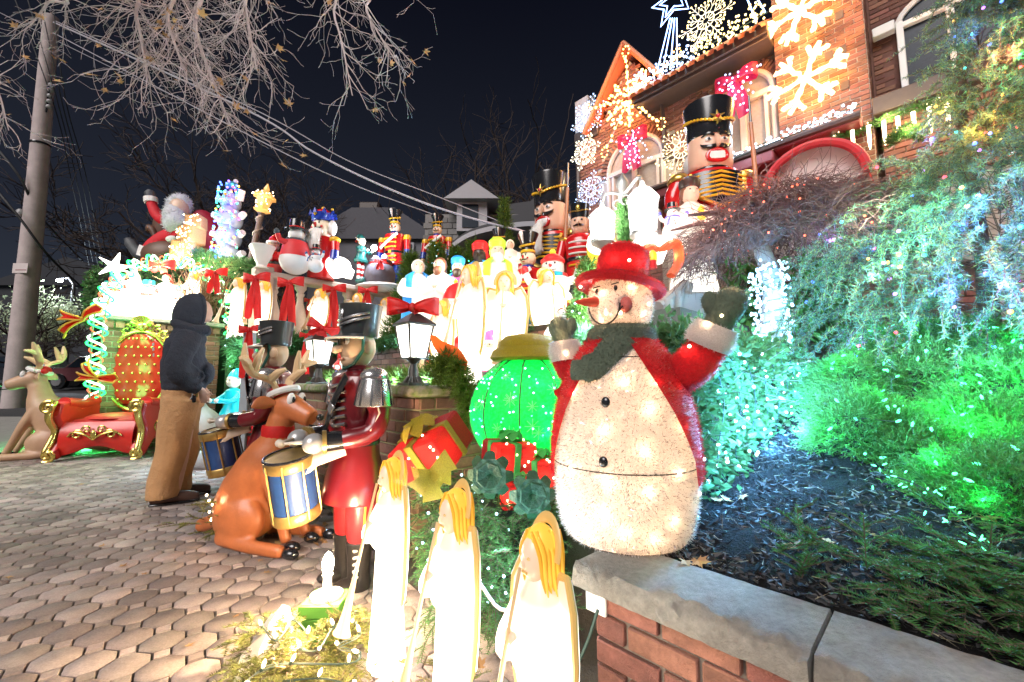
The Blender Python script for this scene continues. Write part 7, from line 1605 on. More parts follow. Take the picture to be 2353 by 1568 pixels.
# ---- weeping cedar on the right
random.seed(5); ce = plant('weeping_cedar', 'blue green weeping cedar hung with coloured lights at the right edge', 'tree'); CX, CY = 3.6, 2.95
def cr_(z): return np.interp(z, [1.0, 1.3, 1.9, 2.3, 2.6, 2.9, 3.4, 4.3], [1.3, 1.38, 1.34, .98, .5, .28, .16, .1])
b = MB(); b.tube(spline([(CX + .2, CY + .3, .9), (CX + .2, CY + .3, 2), (CX + .15, CY + .3, 3.2), (CX + .2, CY + .2, 4.2)], 4), [.06] * 4 + [.05] * 4 + [.035] * 4 + [.015], bark, 10); b.build('trunk', ce)
c = Cloud(); NB = []; ND = []; TA, TB = [], []; CB = []
for k in range(1900):
    a = rng.uniform(-PI * 1.02, PI * .02) if k < 1800 else rng.uniform(0, 2 * PI); zs = rng.uniform(1.35, 4.25) if k % 3 else rng.uniform(1.3, 2.6); r0 = cr_(zs) * math.sqrt(rng.uniform(.35, 1.0)); p = Vector((CX + r0 * math.cos(a), CY + r0 * math.sin(a), zs)); L_ = rng.uniform(.3, .8) * (1 if zs < 2.6 else .6); d = Vector((math.cos(a), math.sin(a), rng.uniform(-.1, .35))).normalized(); n_ = int(L_ / .034); hang = rng.uniform(.05, .16)
    if k % 5 == 0: TA.append(Vector((CX, CY, zs - .1))); TB.append(p)
    for i in range(n_):
        d = (d + Vector(rng.normal(0, .1, 3)) - Vector((0, 0, hang))).normalized(); q = p + d * .034; TA.append(p); TB.append(q); p = q
        if q.z < .95 or q.y < .55: break
        NB.append(q); ND.append(d)
        if rng.random() < .02: CB.append(q)
NB = np.array(NB); ND = np.array(ND); c.twigs(TA, TB, .0028, .0024, 1); near = np.linalg.norm(NB - [0, 0, 1], axis=1)
for rep in range(11): o_n = unit(len(NB)) + ND * .45; c.needles(NB + rng.normal(0, .004, NB.shape), o_n, rng.uniform(.026, .044, len(NB)), .0027, 0 if rep < 8 else 2)
stuff(link('foliage', c.mesh('foliage', [f_ced, bark, f_ced2]), ce))
b = MB(); cc = list(rng.permutation(len(NB)))[:330]
for k in cc:
    p = NB[k]; out = p - np.array([CX, CY, p[2]]); b.ell(p + out / (np.linalg.norm(out) + 1e-6) * .03, .0105, cols[int(rng.choice([0, 1, 1, 2, 2, 3, 3, 5, 0]))], 6, 4)
stuff(b.build('coloured_bulbs', ce))
for (px, py, d_, c_, w_) in ((2200, 660, 2.1, (.1, .12, 1), 5), (2090, 560, 2.2, (.25, .75, .5), 4), (1990, 640, 2.3, (.4, .75, .6), 4), (2310, 120, 2.6, (1, .1, .1), 4), (2330, 110, 2.5, (.05, 1, .4), 4), (2240, 290, 2.6, (1, .45, .1), 3), (2300, 480, 2.0, (.2, .35, 1), 6), (2150, 420, 2.1, (.2, .85, .55), 5), (2280, 800, 1.9, (.1, .8, .6), 5), (2000, 480, 2.6, (.75, .85, .6), 4), (2120, 750, 2.1, (.35, .65, 1), 5), (2060, 330, 2.9, (.8, .8, .7), 4), (2250, 560, 1.9, (1, .5, .2), 2), (2330, 650, 1.8, (.3, .3, 1), 4)): lamp(ce, P(px, py, d_), w_ * 1.4, c_, .05)
for k in cc[:44]: p = NB[k]; out = p - np.array([CX, CY, p[2]]); lamp(ce, p + out / (np.linalg.norm(out) + 1e-6) * .05, 1.3, [(.08, .14, 1), (.05, .8, .7), (1, .1, .1), (1, .5, .08), (.3, .1, 1)][k % 5], .012)
# ---- green lit juniper
ju = plant('spreading_juniper', 'low feathery juniper glowing under green lights', 'shrub'); c = Cloud(); JB = []; JN = []; kb = MB()
for px, py, d_, r_ in ((1985, 1015, 2.1, .25), (2110, 915, 2.45, .32), (1955, 905, 2.55, .24), (2250, 890, 2.5, .38), (2120, 1075, 1.9, .23), (2250, 1040, 1.95, .28), (2350, 970, 2.1, .36), (2195, 1160, 1.62, .17), (2330, 1190, 1.5, .24), (2050, 850, 2.85, .3), (2180, 850, 2.7, .34), (2300, 1100, 1.75, .22)):
    c0 = np.array(P(px, py, d_)); n_ = int(17000 * r_); o_n = unit(n_); o_n[:, 2] = np.abs(o_n[:, 2]) * 1.0 - .35 * rng.random(n_); o_n /= np.linalg.norm(o_n, axis=1, keepdims=True); wob = 1 + .16 * np.sin(o_n[:, 0] * 7 + px) * np.cos(o_n[:, 2] * 6 + py); q = c0 + o_n * (r_ * wob * rng.uniform(.62, 1.0, n_))[:, None]; d = o_n + rng.normal(0, .45, (n_, 3)) + [0, 0, .1]; d /= np.linalg.norm(d, axis=1, keepdims=True); L_ = rng.uniform(.035, .075, n_)
    c.needles(q, d, L_, .0024, 0)
    for t in (.25, .5, .75):
        for rep in range(2): dd = d + rng.normal(0, .6, (n_, 3)); c.needles(q + d * (L_ * t)[:, None], dd, L_ * .42 * (1 - t * .5), .0024, 0)
    kb.ell(c0, (r_ * .62, r_ * .62, r_ * .6), MATS['hedge_core'], 12, 8); kb.tube([c0, (c0[0], c0[1], bedz(toUV(c0)[1]) - .02)], [.03, .04], bark, 6)
    v_ = unit(int(75 * r_)); v_[:, 1] = -np.abs(v_[:, 1]); JB.append(c0 + v_ * r_ * 1.02); JN.append(v_)
stuff(link('foliage', c.mesh('foliage', [f_jun]), ju)); kb.build('stems', ju); b = MB(); JB = np.concatenate(JB); JN = np.concatenate(JN)
for p in JB: d = rng.normal(0, .6, 3) + [0, -.4, .3]; d /= np.linalg.norm(d); b.tube([p, p + d * .014, p + d * .024], [.0045, .0055, .001], bulb_g, 6)
for k in range(26): t = k / 25; p = P(2010 + 270 * t + rng.normal(0, 14), 1090 + 190 * t * t + rng.normal(0, 18), 1.5 - .3 * t); d = Vector(rng.normal(0, 1, 3)).normalized(); b.tube([p, p + d * .009, p + d * .016], [.002, .0026, .001], bulb_g, 6)
stuff(b.build('green_bulbs', ju)); b = MB(); cord = MATS['cord_green']
for k in range(16): i0 = rng.integers(0, len(JB) - 5); b.tube(spline([Vector(JB[i0 + j]) for j in range(4)], 5), .0025, cord, 4)
b.tube(spline([P(2010 + 270 * t, 1090 + 190 * t * t, 1.51 - .3 * t) for t in (0, .2, .4, .6, .8, 1)], 4), .0025, cord, 4); stuff(b.build('cords', ju))
for k in range(0, len(JB), max(1, len(JB) // 34)): lamp(ju, JB[k] + JN[k] * .045, .9, (.04, 1, .26), .015)
for (px, py, d_, w_) in ((2010, 880, 1.95, 3), (2150, 930, 1.9, 4), (2280, 960, 1.7, 4), (1985, 1010, 1.7, 2.5), (2210, 1150, 1.3, 2), (2350, 870, 1.9, 3)): lamp(ju, P(px, py, d_), w_ * .3, (.04, 1, .26), .04)
# ---- fir / yew sprays: twig with two rows of needles
def spray(c, p, d, L, nl, w=.0014, m=0, mt=1, up=None, step=.0055, sub=0):
    p = np.array(p, float); d = np.array(d, float); d /= np.linalg.norm(d); up = np.array(up if up is not None else (0, 0, 1.0)); s_ = np.cross(d, up); s_ /= np.linalg.norm(s_) + 1e-9; n_ = max(4, int(L / step)); t = np.linspace(.05, 1, n_); sag = -.12 * L * t ** 2; B = p + d * (L * t)[:, None] + np.stack([0 * t, 0 * t, sag], 1); k = np.where(np.arange(n_) % 2 == 0, 1.0, -1.0)[:, None]
    for rep in range(2): D = s_ * k * (1 if rep == 0 else -1) + d * .75 + np.cross(s_, d) * .3 + rng.normal(0, .16, (n_, 3)); c.needles(B, D, nl * rng.uniform(.8, 1.15, n_) * (1 - .35 * t ** 3), w, m)
    c.twigs([p, B[n_ // 2]], [B[n_ // 2], B[-1]], .0022, .0012, mt)
    if sub:
        for j in range(sub):
            tt = rng.uniform(.15, .8); q = p + d * L * tt; spray(c, q, d * .8 + s_ * (1 if j % 2 else -1) * .75 + rng.normal(0, .12, 3), L * rng.uniform(.35, .55), nl, w, m, mt, up, step)
yw = plant('trailing_yew', 'dark green trailing yew sprays hanging over the coping at lower right', 'shrub'); c = Cloud()
for k in range(430):
    u_ = rng.uniform(-1.3, .42); v_ = rng.uniform(1.36, 1.75) if rng.random() < .8 else rng.uniform(1.3, 2.1)
    if v_ < np.interp(u_, [-.6, .42], [1.3, 1.5]) or (u_ > .1 and v_ > 1.66) or (u_ > .25 and rng.random() < .5): continue
    p = VU(v_, u_, bedz(max(v_, 1.38)) + rng.uniform(.0, .07)); a = rng.uniform(0, 2 * PI); d = -DV * rng.uniform(.0, 1) * (1 if u_ < -.1 else .35) + DU * rng.uniform(-.3, .8) + Vector((0, 0, rng.uniform(-.05, .45))); spray(c, p, d, rng.uniform(.1, .2), .019, .002, 0, 1, sub=4)
stuff(link('foliage', c.mesh('foliage', [f_yew, bark]), yw))
# pine litter and chips on the mulch
c = Cloud(); n_ = 16000; vv = 1.4 + 2.4 * rng.random(n_) ** 1.4; uu = .72 - 2.6 * rng.random(n_); B = np.array([VU(v_, u_, bedz(v_) + .022) for v_, u_ in zip(vv, uu)]); D = unit(n_); D[:, 2] = np.abs(D[:, 2]) * .35; c.needles(B, D, rng.uniform(.012, .04, n_), rng.uniform(.003, .007, n_), 0); c.needles(B[:2600] + [0, 0, .004], unit(2600) * [1, 1, .2], rng.uniform(.02, .06, 2600), .0011, 1); lt_ = link('mulch_litter', c.mesh('mulch_litter', [mat('chip_dark', (.04, .038, .04), .7, var=.6, rnd=.95, spec=.4), mat('straw', (.25, .22, .15), .8, rnd=.4)]), bed); stuff(lt_)
# ---- foreground boughs
fg = plant('fir_bough_pile', 'pile of fir boughs with warm lights in front of the angels', 'boughs'); c = Cloud(); FB = []
for k in range(135):
    px, py = rng.uniform(595, 860), rng.uniform(1385, 1640); d_ = np.interp(py, [1385, 1640], [1.66, 1.0]) + rng.normal(0, .03); z_ = rng.uniform(.03, .12) * (1 if py > 1400 else .6); p = P(px, py, d_); p = Vector((p.x, d_, max(.015, z_ + .03 * math.sin(px * .05)))); a = rng.uniform(PI * .6, PI * 1.75); spray(c, p, (math.cos(a), math.sin(a), rng.uniform(-.1, .28)), rng.uniform(.1, .2), .022, .0021, 0, 1, sub=5); FB.append(p)
for k in range(26): px = rng.uniform(780, 850); p = P(px, rng.uniform(1370, 1420), 1.62); spray(c, (p.x, p.y, .05), (rng.normal(0, .5), -.4, .8), rng.uniform(.1, .2), .016, .0013, 0, 1, sub=3)
for k in range(40): p = P(rng.uniform(850, 1120), 1620, 1.05); spray(c, (p.x, rng.uniform(.95, 1.5), rng.uniform(.02, .1)), (rng.normal(0, .7), rng.normal(-.3, .5), .3), rng.uniform(.08, .15), .017, .0013, 0, 1, sub=3)
stuff(link('foliage', c.mesh('foliage', [f_fir, bark]), fg))
def string_on(parent, pts, bulb, r=.006, L=.022, every=1, cordr=.0022, power=0, col=WARM):
    b = MB(); b.tube(spline(pts, 4), cordr, cord, 4); b.tube(spline([Vector(p) + Vector(rng.normal(0, .004, 3)) for p in pts], 4), cordr, cord, 4); stuff(b.build('cord', parent)); b = MB()
    for p in pts[::every]: d = Vector(rng.normal(0, .5, 3)) + Vector((0, -.3, 1)); d.normalize(); p = Vector(p); b.tube([p + d * .008, p + d * (.008 + L * .6), p + d * (.008 + L)], [r * .8, r, r * .25], bulb, 7); b.cyl(p, p + d * .012, r * .9, r * .9, cord, 6)
    stuff(b.build('bulbs', parent))
fl = thing('light_string', 'string of small warm lights lying on the fir bough pile', 'light string'); pts = [P(px, py, d_) for px, py, d_ in ((640, 1480, 1.36), (665, 1510, 1.3), (700, 1462, 1.4), (735, 1490, 1.35), (720, 1520, 1.28), (760, 1530, 1.26), (790, 1478, 1.36), (830, 1460, 1.4), (845, 1490, 1.34), (800, 1520, 1.27), (850, 1530, 1.25), (820, 1550, 1.22), (650, 1555, 1.2), (615, 1570, 1.16))]; pts = [Vector((p.x, p.y, max(.11, p.z * 0 + .15))) for p in pts]
pts = [Vector(((px - 1176.5) / FPX * d_, d_, .15)) for px, d_ in ((636, 1.52), (668, 1.44), (705, 1.56), (735, 1.47), (722, 1.40), (762, 1.40), (792, 1.52), (830, 1.56), (848, 1.48), (802, 1.42), (850, 1.38), (826, 1.33), (700, 1.33), (640, 1.3), (616, 1.25), (760, 1.27), (845, 1.24))]
string_on(fl, pts, bulb_w, .0055, .024)
for p in pts[::4]: lamp(fl, p + Vector((0, 0, .05)), 1.1, WARM, .02)
rs_ = thing('red_light_string', 'few small red lights at the feet of the front angels', 'light string'); string_on(rs_, [Vector((-.36, 1.32, .1)), Vector((-.33, 1.22, .1)), Vector((-.35, 1.15, .09)), Vector((-.27, 1.1, .08))], glow('bulb_red_big', (1, .06, .03), 3), .006, .02); lamp(rs_, (-.34, 1.2, .14), .8, (1, .08, .04), .02)
bp2 = plant('small_fir_bough', 'small fir bough with warm lights behind the orange reindeer tail', 'boughs'); c = Cloud()
for k in range(40): p = P(rng.uniform(470, 560), rng.uniform(1150, 1200), 2.75); spray(c, (p.x, p.y + rng.normal(0, .12), rng.uniform(.02, .22)), (rng.normal(-.4, .6), rng.normal(-.2, .5), rng.uniform(-.1, .5)), rng.uniform(.1, .2), .02, .0018, 0, 1, sub=3)
stuff(link('foliage', c.mesh('foliage', [f_fir, bark]), bp2)); b = MB()
for k in range(22): p = P(rng.uniform(470, 550), rng.uniform(1135, 1200), 2.68); b.ell(p, .008, bulb_w, 6, 4)
stuff(b.build('bulbs', bp2)); lamp(bp2, P(510, 1150, 2.6), 4, WARM, .04)
# ---- shrub below the parcels with cool lights
es = plant('entry_shrub', 'shaggy conifer shrub with cool lights under the red parcels', 'shrub'); c = Cloud(); EB = []
for k in range(420):
    px, py = rng.uniform(960, 1290), rng.uniform(1085, 1420); d_ = np.interp(py, [1085, 1420], [1.95, 1.55]) + rng.normal(0, .05); p = P(px, py, d_)
    if px < 1000 and py > 1300: continue
    spray(c, p, (rng.normal(-.2, .6), rng.normal(-.8, .4), rng.normal(-.25, .5)), rng.uniform(.07, .14), .02, .0015, 0, 1, sub=3); EB.append(p)
stuff(link('foliage', c.mesh('foliage', [f_jun, bark]), es)); b = MB()
for p in EB[::6]: b.ell(p + Vector((0, -.05, .01)), .0055, bulb_c, 6, 4)
stuff(b.build('cool_bulbs', es)); b = MB(); b.tube(spline([P(1030, 1350, 1.5), P(1090, 1330, 1.5), P(1150, 1400, 1.48), P(1230, 1390, 1.46)], 5), .006, mat('white_flex', (.6, .6, .6), .5), 6); b.build('flex', es); b = MB(); b.ell(P(1140, 1250, 2.05), (.34, .25, .34), MATS['hedge_core'], 14, 10); b.build('core', es)
for (px, py) in ((1010, 1210), (1100, 1180), (1150, 1260), (1190, 1330), (1060, 1300), (1240, 1200)): lamp(es, P(px, py, 1.52), .6, (.4, .75, 1), .03)
# ---- conifers behind the nativity
def cone_tree(label, px, d_, z0, z1, r_, lights=None, group='small conifers behind the nativity'):
    t = plant('cone_conifer', label, 'conifer', group); x = P(px, 700, d_).x; c = Cloud(); n_ = 2600; z = rng.random(n_) ** 1.5; a = rng.uniform(0, 2 * PI, n_); rr = r_ * (1 - z) * (.75 + .25 * np.sin(a * 5 + z * 20)) + .01; B = np.stack([x + rr * np.cos(a), d_ + rr * np.sin(a), z0 + (z1 - z0) * z], 1); D = np.stack([np.cos(a), np.sin(a), 0 * a + .7], 1) + rng.normal(0, .35, (n_, 3)); L_ = rng.uniform(.05, .11, n_)
    for rep in range(4): c.needles(B + D * (L_ * .2 * rep)[:, None], D + rng.normal(0, .5, (n_, 3)), L_, .006, 0)
    stuff(link('foliage', c.mesh('foliage', [f_con]), t)); b = MB(); b.tube([(x, d_, z0), (x, d_, z1 - .05)], [r_ * .6, .01], MATS['hedge_core'], 8); b.build('trunk', t)
    if lights:
        b = MB()
        for k in range(26): zz = rng.random() ** 1.4; aa = rng.uniform(-2.8, -.3); q = r_ * (1 - zz) + .02; b.ell((x + q * math.cos(aa), d_ + q * math.sin(aa), z0 + (z1 - z0) * zz), .012, lights, 6, 4)
        stuff(b.build('bulbs', t))
cone_tree('small conifer behind the white veiled figurine', 942, 6.0, 1.5, H(588, 6.0), .36); cone_tree('blue lit conifer behind the bearded figurine', 1000, 5.9, 1.5, H(562, 5.9), .3, bulb_c); cone_tree('green lit conifer between two nativity figurines', 1045, 6.1, 1.5, H(575, 6.1), .34, bulb_g); cone_tree('green lit conifer left of the turbaned figurine', 1085, 6.3, 1.5, H(560, 6.3), .32, bulb_g)
cone_tree('tall slender cypress in front of the neighbour house', 1158, 8.0, 2.0, H(458, 8.0), .4, group=None)
for px in (945, 1020, 1080): lamp(None, P(px, 610, 5.0), 2, (.9, .85, .6), .1, 'nativity_light')
# ---- garlands
def garland(label, pts, r_, n_, lights=None, npow=0, lc=(.5, .8, 1), m_=None, L_=None, group='evergreen garlands', nb=None):
    t = plant('garland', label, 'garland', group); pth = spline(pts, 8); P_ = np.array([tuple(p) for p in pth]); f = rng.uniform(0, len(P_) - 1.001, n_); i = f.astype(int); w_ = (f - i)[:, None]; B = P_[i] * (1 - w_) + P_[i + 1] * w_; o_n = unit(n_); B = B + o_n * r_ * rng.uniform(.1, .8, (n_, 1)); L_ = L_ or r_ * .7; c = Cloud(); T = P_[i + 1] - P_[i]; T /= np.linalg.norm(T, axis=1, keepdims=True)
    for rep in range(6): c.needles(B, o_n + T * rng.uniform(-.4, 1, (n_, 1)) + rng.normal(0, .4, (n_, 3)), rng.uniform(.6, 1.2, n_) * L_, L_ * .07, 0)
    c.twigs(P_[:-1], P_[1:], .006, .006, 1); stuff(link('needles', c.mesh('needles', [m_ or f_yew, bark]), t))
    if lights:
        b = MB()
        for k in range(nb or max(10, int(n_ / 60))): j = rng.integers(0, n_); b.ell(B[j] + o_n[j] * r_ * .25 + np.array([0, -.02, 0]), max(.006, r_ * .07), lights, 6, 4)
        stuff(b.build('bulbs', t))
        for k in range(npow): j = int((k + .5) / npow * (len(pth) - 1)); lamp(t, pth[j] + Vector((0, -r_ * 1.6, 0)), 4.0, lc, .03)
    return t
garland('evergreen sprigs on the wall end right of the nearer lantern', [P(1000, 868, 2.5), P(1030, 830, 2.52), P(1060, 880, 2.5), P(1085, 930, 2.5), P(1090, 985, 2.5)], .11, 1500, None, m_=f_con, L_=.05)
garland('garland with cool lights behind the nearer lantern', [VU(1.75, 2.5, 1.0), VU(1.8, 3.2, 1.0), VU(1.8, 4.0, 1.0), VU(1.8, 5.2, 1.0)], .12, 2200, bulb_c, 4, m_=f_con)
garland('garland with cool lights under the balustrade', [ap_(548, 800, 6.3), ap_(620, 790, 6.2), ap_(700, 790, 6.2), ap_(800, 800, 6.2), ap_(900, 800, 6.2)], .16, 2600, bulb_c, 4)
garland('garland with blue white lights on the post behind the man', [(-3.0, 5.2, .1), (-2.95, 5.15, .6), (-3.05, 5.2, 1.1), (-3.2, 5.3, 1.5)], .16, 2200, bulb_c, 5, (.35, .7, 1), nb=90)
garland('blue white lit greenery around the elves feet', [(-3.9, 5.2, .12), (-3.5, 5.12, .2), (-3.1, 5.05, .15)], .16, 1600, bulb_c, 3, (.35, .7, 1), nb=80)
garland('green lit foliage along the stoop left of the balustrade', [ap_(540, 770, 6.6), ap_(560, 850, 6.5), ap_(600, 880, 6.3), ap_(650, 900, 6.0)], .17, 1800, bulb_c, 2, (.4, .9, .8))
garland('thick garland under the coloured snowman tower', [P(395, 602, 6.6), P(450, 592, 6.5), P(520, 612, 6.5), P(600, 618, 6.3)], .16, 2600, bulb_w, 2, WARM, m_=f_box)
garland('garland along the terrace wall behind the angels', [VU(2.68, 2.6, 1.52), VU(2.62, 3.6, 1.46), VU(2.68, 4.6, 1.52), VU(2.68, 5.6, 1.5)], .1, 2000, bulb_c, 2)
garland('upright garland with cool lights left of the snowman head', [P(1352, 610, 2.9), P(1345, 680, 2.85), P(1330, 730, 2.8), P(1352, 770, 2.8)], .09, 1500, bulb_c, 3, m_=f_con, nb=30)
garland('garland wound up the double lantern post', [P(1455, 600, 3.85), P(1440, 545, 3.85), P(1432, 500, 3.9), P(1440, 470, 3.9)], .08, 1300, None)
garland('blue lit conifer bush low behind the snowman head', [P(1325, 800, 2.7), P(1350, 790, 2.7), P(1375, 800, 2.7)], .12, 900, bulb_c, 2, m_=f_box)
garland('garland with bulbs along the icicle lights of the porch', [P(1910, 318, 4.9), P(1980, 300, 4.8), P(2060, 262, 4.6), P(2150, 235, 4.4)], .06, 700, bulb_w, 1, (1, .85, .4))
garland('mossy sprigs with multicoloured bulbs on the porch wall', [P(2040, 330, 4.4), P(2080, 300, 4.3), P(2120, 310, 4.2)], .08, 500, cols[3], 2, (1, .8, .4))
# dried vines inside the arch and balustrade
vn = plant('dried_vines', 'tangle of dry brown vines behind the balusters and inside the rope arch', 'vines'); br = Branch(); random.seed(8)
for k in range(60): p = ap_(random.uniform(430, 515), 725, 7.6); br.grow(p, (random.gauss(0, .3), 0, 1), .7, .008, 1, -.02, 3, .3)
for k in range(90): p = ap_(random.uniform(620, 900), random.uniform(740, 790), 7.3); br.grow(p, (random.gauss(0, .5), 0, 1), .6, .007, 1, .02, 3, .4)
stuff(link('stems', br.cloud().mesh('stems', [mat('dry_vine', (.22, .13, .07), .9, var=.3)]), vn))
# fallen leaves
random.seed(11); k = 0
spots_ = [(700, 1240, 20), (640, 1235, 20), (720, 1225, 25), (690, 1258, 25), (745, 1245, 30), (655, 1260, 30), (705, 1210, 25), (620, 1250, 18)]
places = ['among the drift behind the front drummer drum'] * 14
for i in range(34):
    px, py = random.uniform(600, 750), random.uniform(1190, 1262); q = ray(px, py); tt = -CAMZ / q.z; tag(link('fallen_leaf', random.choice(LEAF), None, (q.x * tt, q.y * tt, .012 + random.uniform(0, .03)), (random.uniform(-.6, .6), random.uniform(-.6, .6), random.uniform(0, 6)), random.uniform(.03, .05)), 'dead leaf in the drift between reindeer and front drummer', 'leaf', 'leaf drift by the drummer')
for i in range(24):
    px, py = random.uniform(640, 1110), random.uniform(1440, 1680); d_ = np.interp(py, [1440, 1680], [1.55, .98]); tag(link('fallen_leaf', random.choice(LEAF), None, ((px - 1176.5) / FPX * d_, d_, random.uniform(.05, .16)), (random.uniform(-.9, .9), random.uniform(-.9, .9), random.uniform(0, 6)), random.uniform(.03, .055)), 'brown dead leaf caught in the fir bough pile', 'leaf', 'leaves in the bough pile')
for px, py in ((15, 1330), (190, 1115), (280, 1305), (250, 1100), (330, 1322), (505, 1250), (540, 1420), (610, 1320), (430, 1490), (600, 1290), (70, 1135), (235, 1258)):
    q = ray(px, py); tt = -CAMZ / q.z; tag(link('fallen_leaf', random.choice(LEAF), None, (q.x * tt, q.y * tt, .008), (random.uniform(-.2, .2), random.uniform(-.2, .2), random.uniform(0, 6)), random.uniform(.025, .04)), 'single dead leaf lying on the open pavers', 'leaf', 'leaves on the pavers')
for px, py in ((1600, 1265), (1575, 1285), (1605, 1240), (1640, 1090), (1660, 1075), (1700, 1000), (1650, 1120), (1900, 1235), (2010, 1290), (1830, 1310), (2230, 1330), (2270, 1260)):
    d_ = {True: 1.75}.get(py < 1150, 1.38); p = P(px, py, d_); u_, v_ = toUV(p); tag(link('fallen_leaf', random.choice(LEAF), None, (p.x, p.y, bedz(v_) + .04), (random.uniform(-.5, .5), random.uniform(-.5, .5), random.uniform(0, 6)), random.uniform(.03, .05)), 'pale dead leaf lying on the dark mulch', 'leaf', 'leaves on the mulch')
LPW = .8
def flakeM(px, py, v): r_ = ray(px, py); tt = v / (math.cos(AX) * r_.x + math.sin(AX) * r_.y); p = Vector((r_.x * tt, r_.y * tt, CAMZ + r_.z * tt)); return frame(p, -DU, DV)
fw = glow('flake_warm', (1, .66, .27), 2.2); fwire = mat('flake_wire', (.5, .5, .48), .5); fy = glow('flake_yellow', (1, .85, .35), 1.3); fb_ = glow('flake_blue', (.4, .6, 1), 1.7); fo_ = glow('flake_amber', (1, .5, .13), 3)
def rope_flake(label, px, py, v, r_, ph, pw):
    M = flakeM(px, py, v); t = thing('snowflake_light', label, 'snowflake light', group='blazing rope snowflakes'); t.matrix_basis = M
    for k in range(6):
        a = ph + PI / 3 * k; d = Vector((math.cos(a), 0, math.sin(a))); b = MB(); rag = lambda p0, p1: b.tube([p0 + (p1 - p0) * (j / 8) + Vector(rng.normal(0, .008, 3)) for j in range(9)], [.03 + rng.uniform(-.007, .01) for j in range(9)], fw, 6)
        rag(Vector((0, 0, 0)), d * r_)
        for s in (-1, 1): e_ = Vector((math.cos(a + s * .8), 0, math.sin(a + s * .8))); rag(d * r_ * .62, d * r_ * .62 + e_ * r_ * .38)
        b.build('arm', t)
    lamp(t, (0, -.25, 0), pw * 1.5, (1, .42, .11), .15)
rope_flake('blazing warm rope snowflake, upper one on the brick pier', 1838, 25, 6.5, .44, .1, 30); rope_flake('blazing warm rope snowflake, lower one on the brick pier', 1850, 180, 6.5, .46, .12, 34)
def twig_flake(label, px, py, v, r_, m_, lc, pw, ph=0, hub=.3, br_n=12):
    M = flakeM(px, py, v); t = thing('snowflake_light', label, 'snowflake light', group='wire snowflakes with small bulbs'); t.matrix_basis = M; w_ = MB(); b = MB()
    for k in range(br_n):
        a = ph + 2 * PI * k / br_n; d = Vector((math.cos(a), 0, math.sin(a))); L_ = r_ * (1 if k % 2 == 0 else .72); w_.tube([d * r_ * hub * .35, d * L_], .006, fwire, 4); pts = [d * L_, d * r_ * hub]
        for f_ in (.5, .72): 
            for s in (-1, 1): e_ = Vector((math.cos(a + s * .65), 0, math.sin(a + s * .65))); q = d * L_ * f_ + e_ * r_ * .22; w_.tube([d * L_ * f_, q], .005, fwire, 4); pts.append(q)
        for q in pts: b.ell(q + Vector((0, -.01, 0)), .014, m_, 6, 4)
    w_.tube([(r_ * hub * math.cos(a), 0, r_ * hub * math.sin(a)) for a in [2 * PI * k / 20 for k in range(21)]], .008, fwire, 5); w_.build('frame', t); stuff(b.build('bulbs', t)); lamp(t, (0, -.22, 0), pw, lc, .1)
twig_flake('yellow wire snowflake standing above the tiled eaves', 1622, 48, 6.4, .42, fy, (1, .9, .5), 5)
twig_flake('white blue wire snowflake at the left house corner, upper', 1352, 268, 6.7, .44, fb_, (.55, .7, 1), 9, .2); twig_flake('pale wire snowflake at the left house corner below the blue one', 1345, 350, 6.6, .36, glow('flake_white', (1, 1, .75), 1.2), (1, .95, .75), 6, .1); twig_flake('blue wire snowflake low at the left house corner', 1358, 440, 6.6, .4, fb_, (.45, .6, 1), 9, .3)
twig_flake('yellow white wire snowflake between the arched windows', 1566, 345, 6.62, .46, fy, (1, .85, .5), 12, .15)
# amber sunburst on the gable
t = thing('sunburst_light', 'amber burst of bulbs with looped tips on the small gable', 'sunburst light'); t.matrix_basis = flakeM(1445, 228, 6.5); w_ = MB(); b = MB()
for k in range(10):
    a = .35 + 2 * PI * k / 10; d = Vector((math.cos(a), 0, math.sin(a))); L_ = .85 if k % 2 == 0 else .5; w_.tube([d * .1, d * L_], .006, fwire, 4)
    for j in range(8): b.ell(d * (L_ * (j + 1) / 8) + Vector(rng.normal(0, .012, 3)), .027, fo_, 6, 4)
    if k % 2 == 0:
        for j in range(8): aa = 2 * PI * j / 8; b.ell(d * (L_ + .12) + Vector((.07 * math.cos(aa), 0, .1 * math.sin(aa))), .016, fo_, 6, 4)
for k in range(110): a = rng.uniform(0, 6.28); r_ = rng.uniform(.05, .5); b.ell((r_ * math.cos(a), rng.normal(0, .02), r_ * math.sin(a)), .022, fo_ if k % 3 else fw, 6, 4)
w_.build('frame', t); stuff(b.build('bulbs', t)); lamp(t, (0, -.3, 0), 90, (1, .38, .08), .15)
# big star with comet tails on the roof
t = thing('comet_star', 'blue white outlined star with streaming tails above the roof', 'star'); t.matrix_basis = flakeM(1548, 0, 6.6); sw = glow('star_blue', (.3, .5, 1), 1.8); b = MB()
for sc in (.42, .27): b.tube([(sc * (1 if k % 2 == 0 else .45) * math.cos(PI / 2 + PI / 5 * k), 0, sc * (1 if k % 2 == 0 else .45) * math.sin(PI / 2 + PI / 5 * k)) for k in range(11)], .012, sw, 6)
b.build('outline', t)
for k in range(4):
    M_ = t.matrix_basis.inverted(); a0 = M_ @ flakeM(1540 + 5 * k, 42, 6.6).translation; a1 = M_ @ flakeM((1508, 1522, 1540, 1556)[k], 172 - 6 * k, 6.6).translation; b = MB(); b.tube([a0, a0.lerp(a1, .5), a1], .01, sw, 6); b.build('tail', t)
for k, (x0, x1) in enumerate(((1710, 1738), (1730, 1758))): b = MB(); M_ = t.matrix_basis.inverted(); b.tube([M_ @ flakeM(x0, -20, 6.6).translation, M_ @ flakeM(x1, 50 - 22 * k, 6.6).translation], .012, sw, 6); b.build('tail', t)
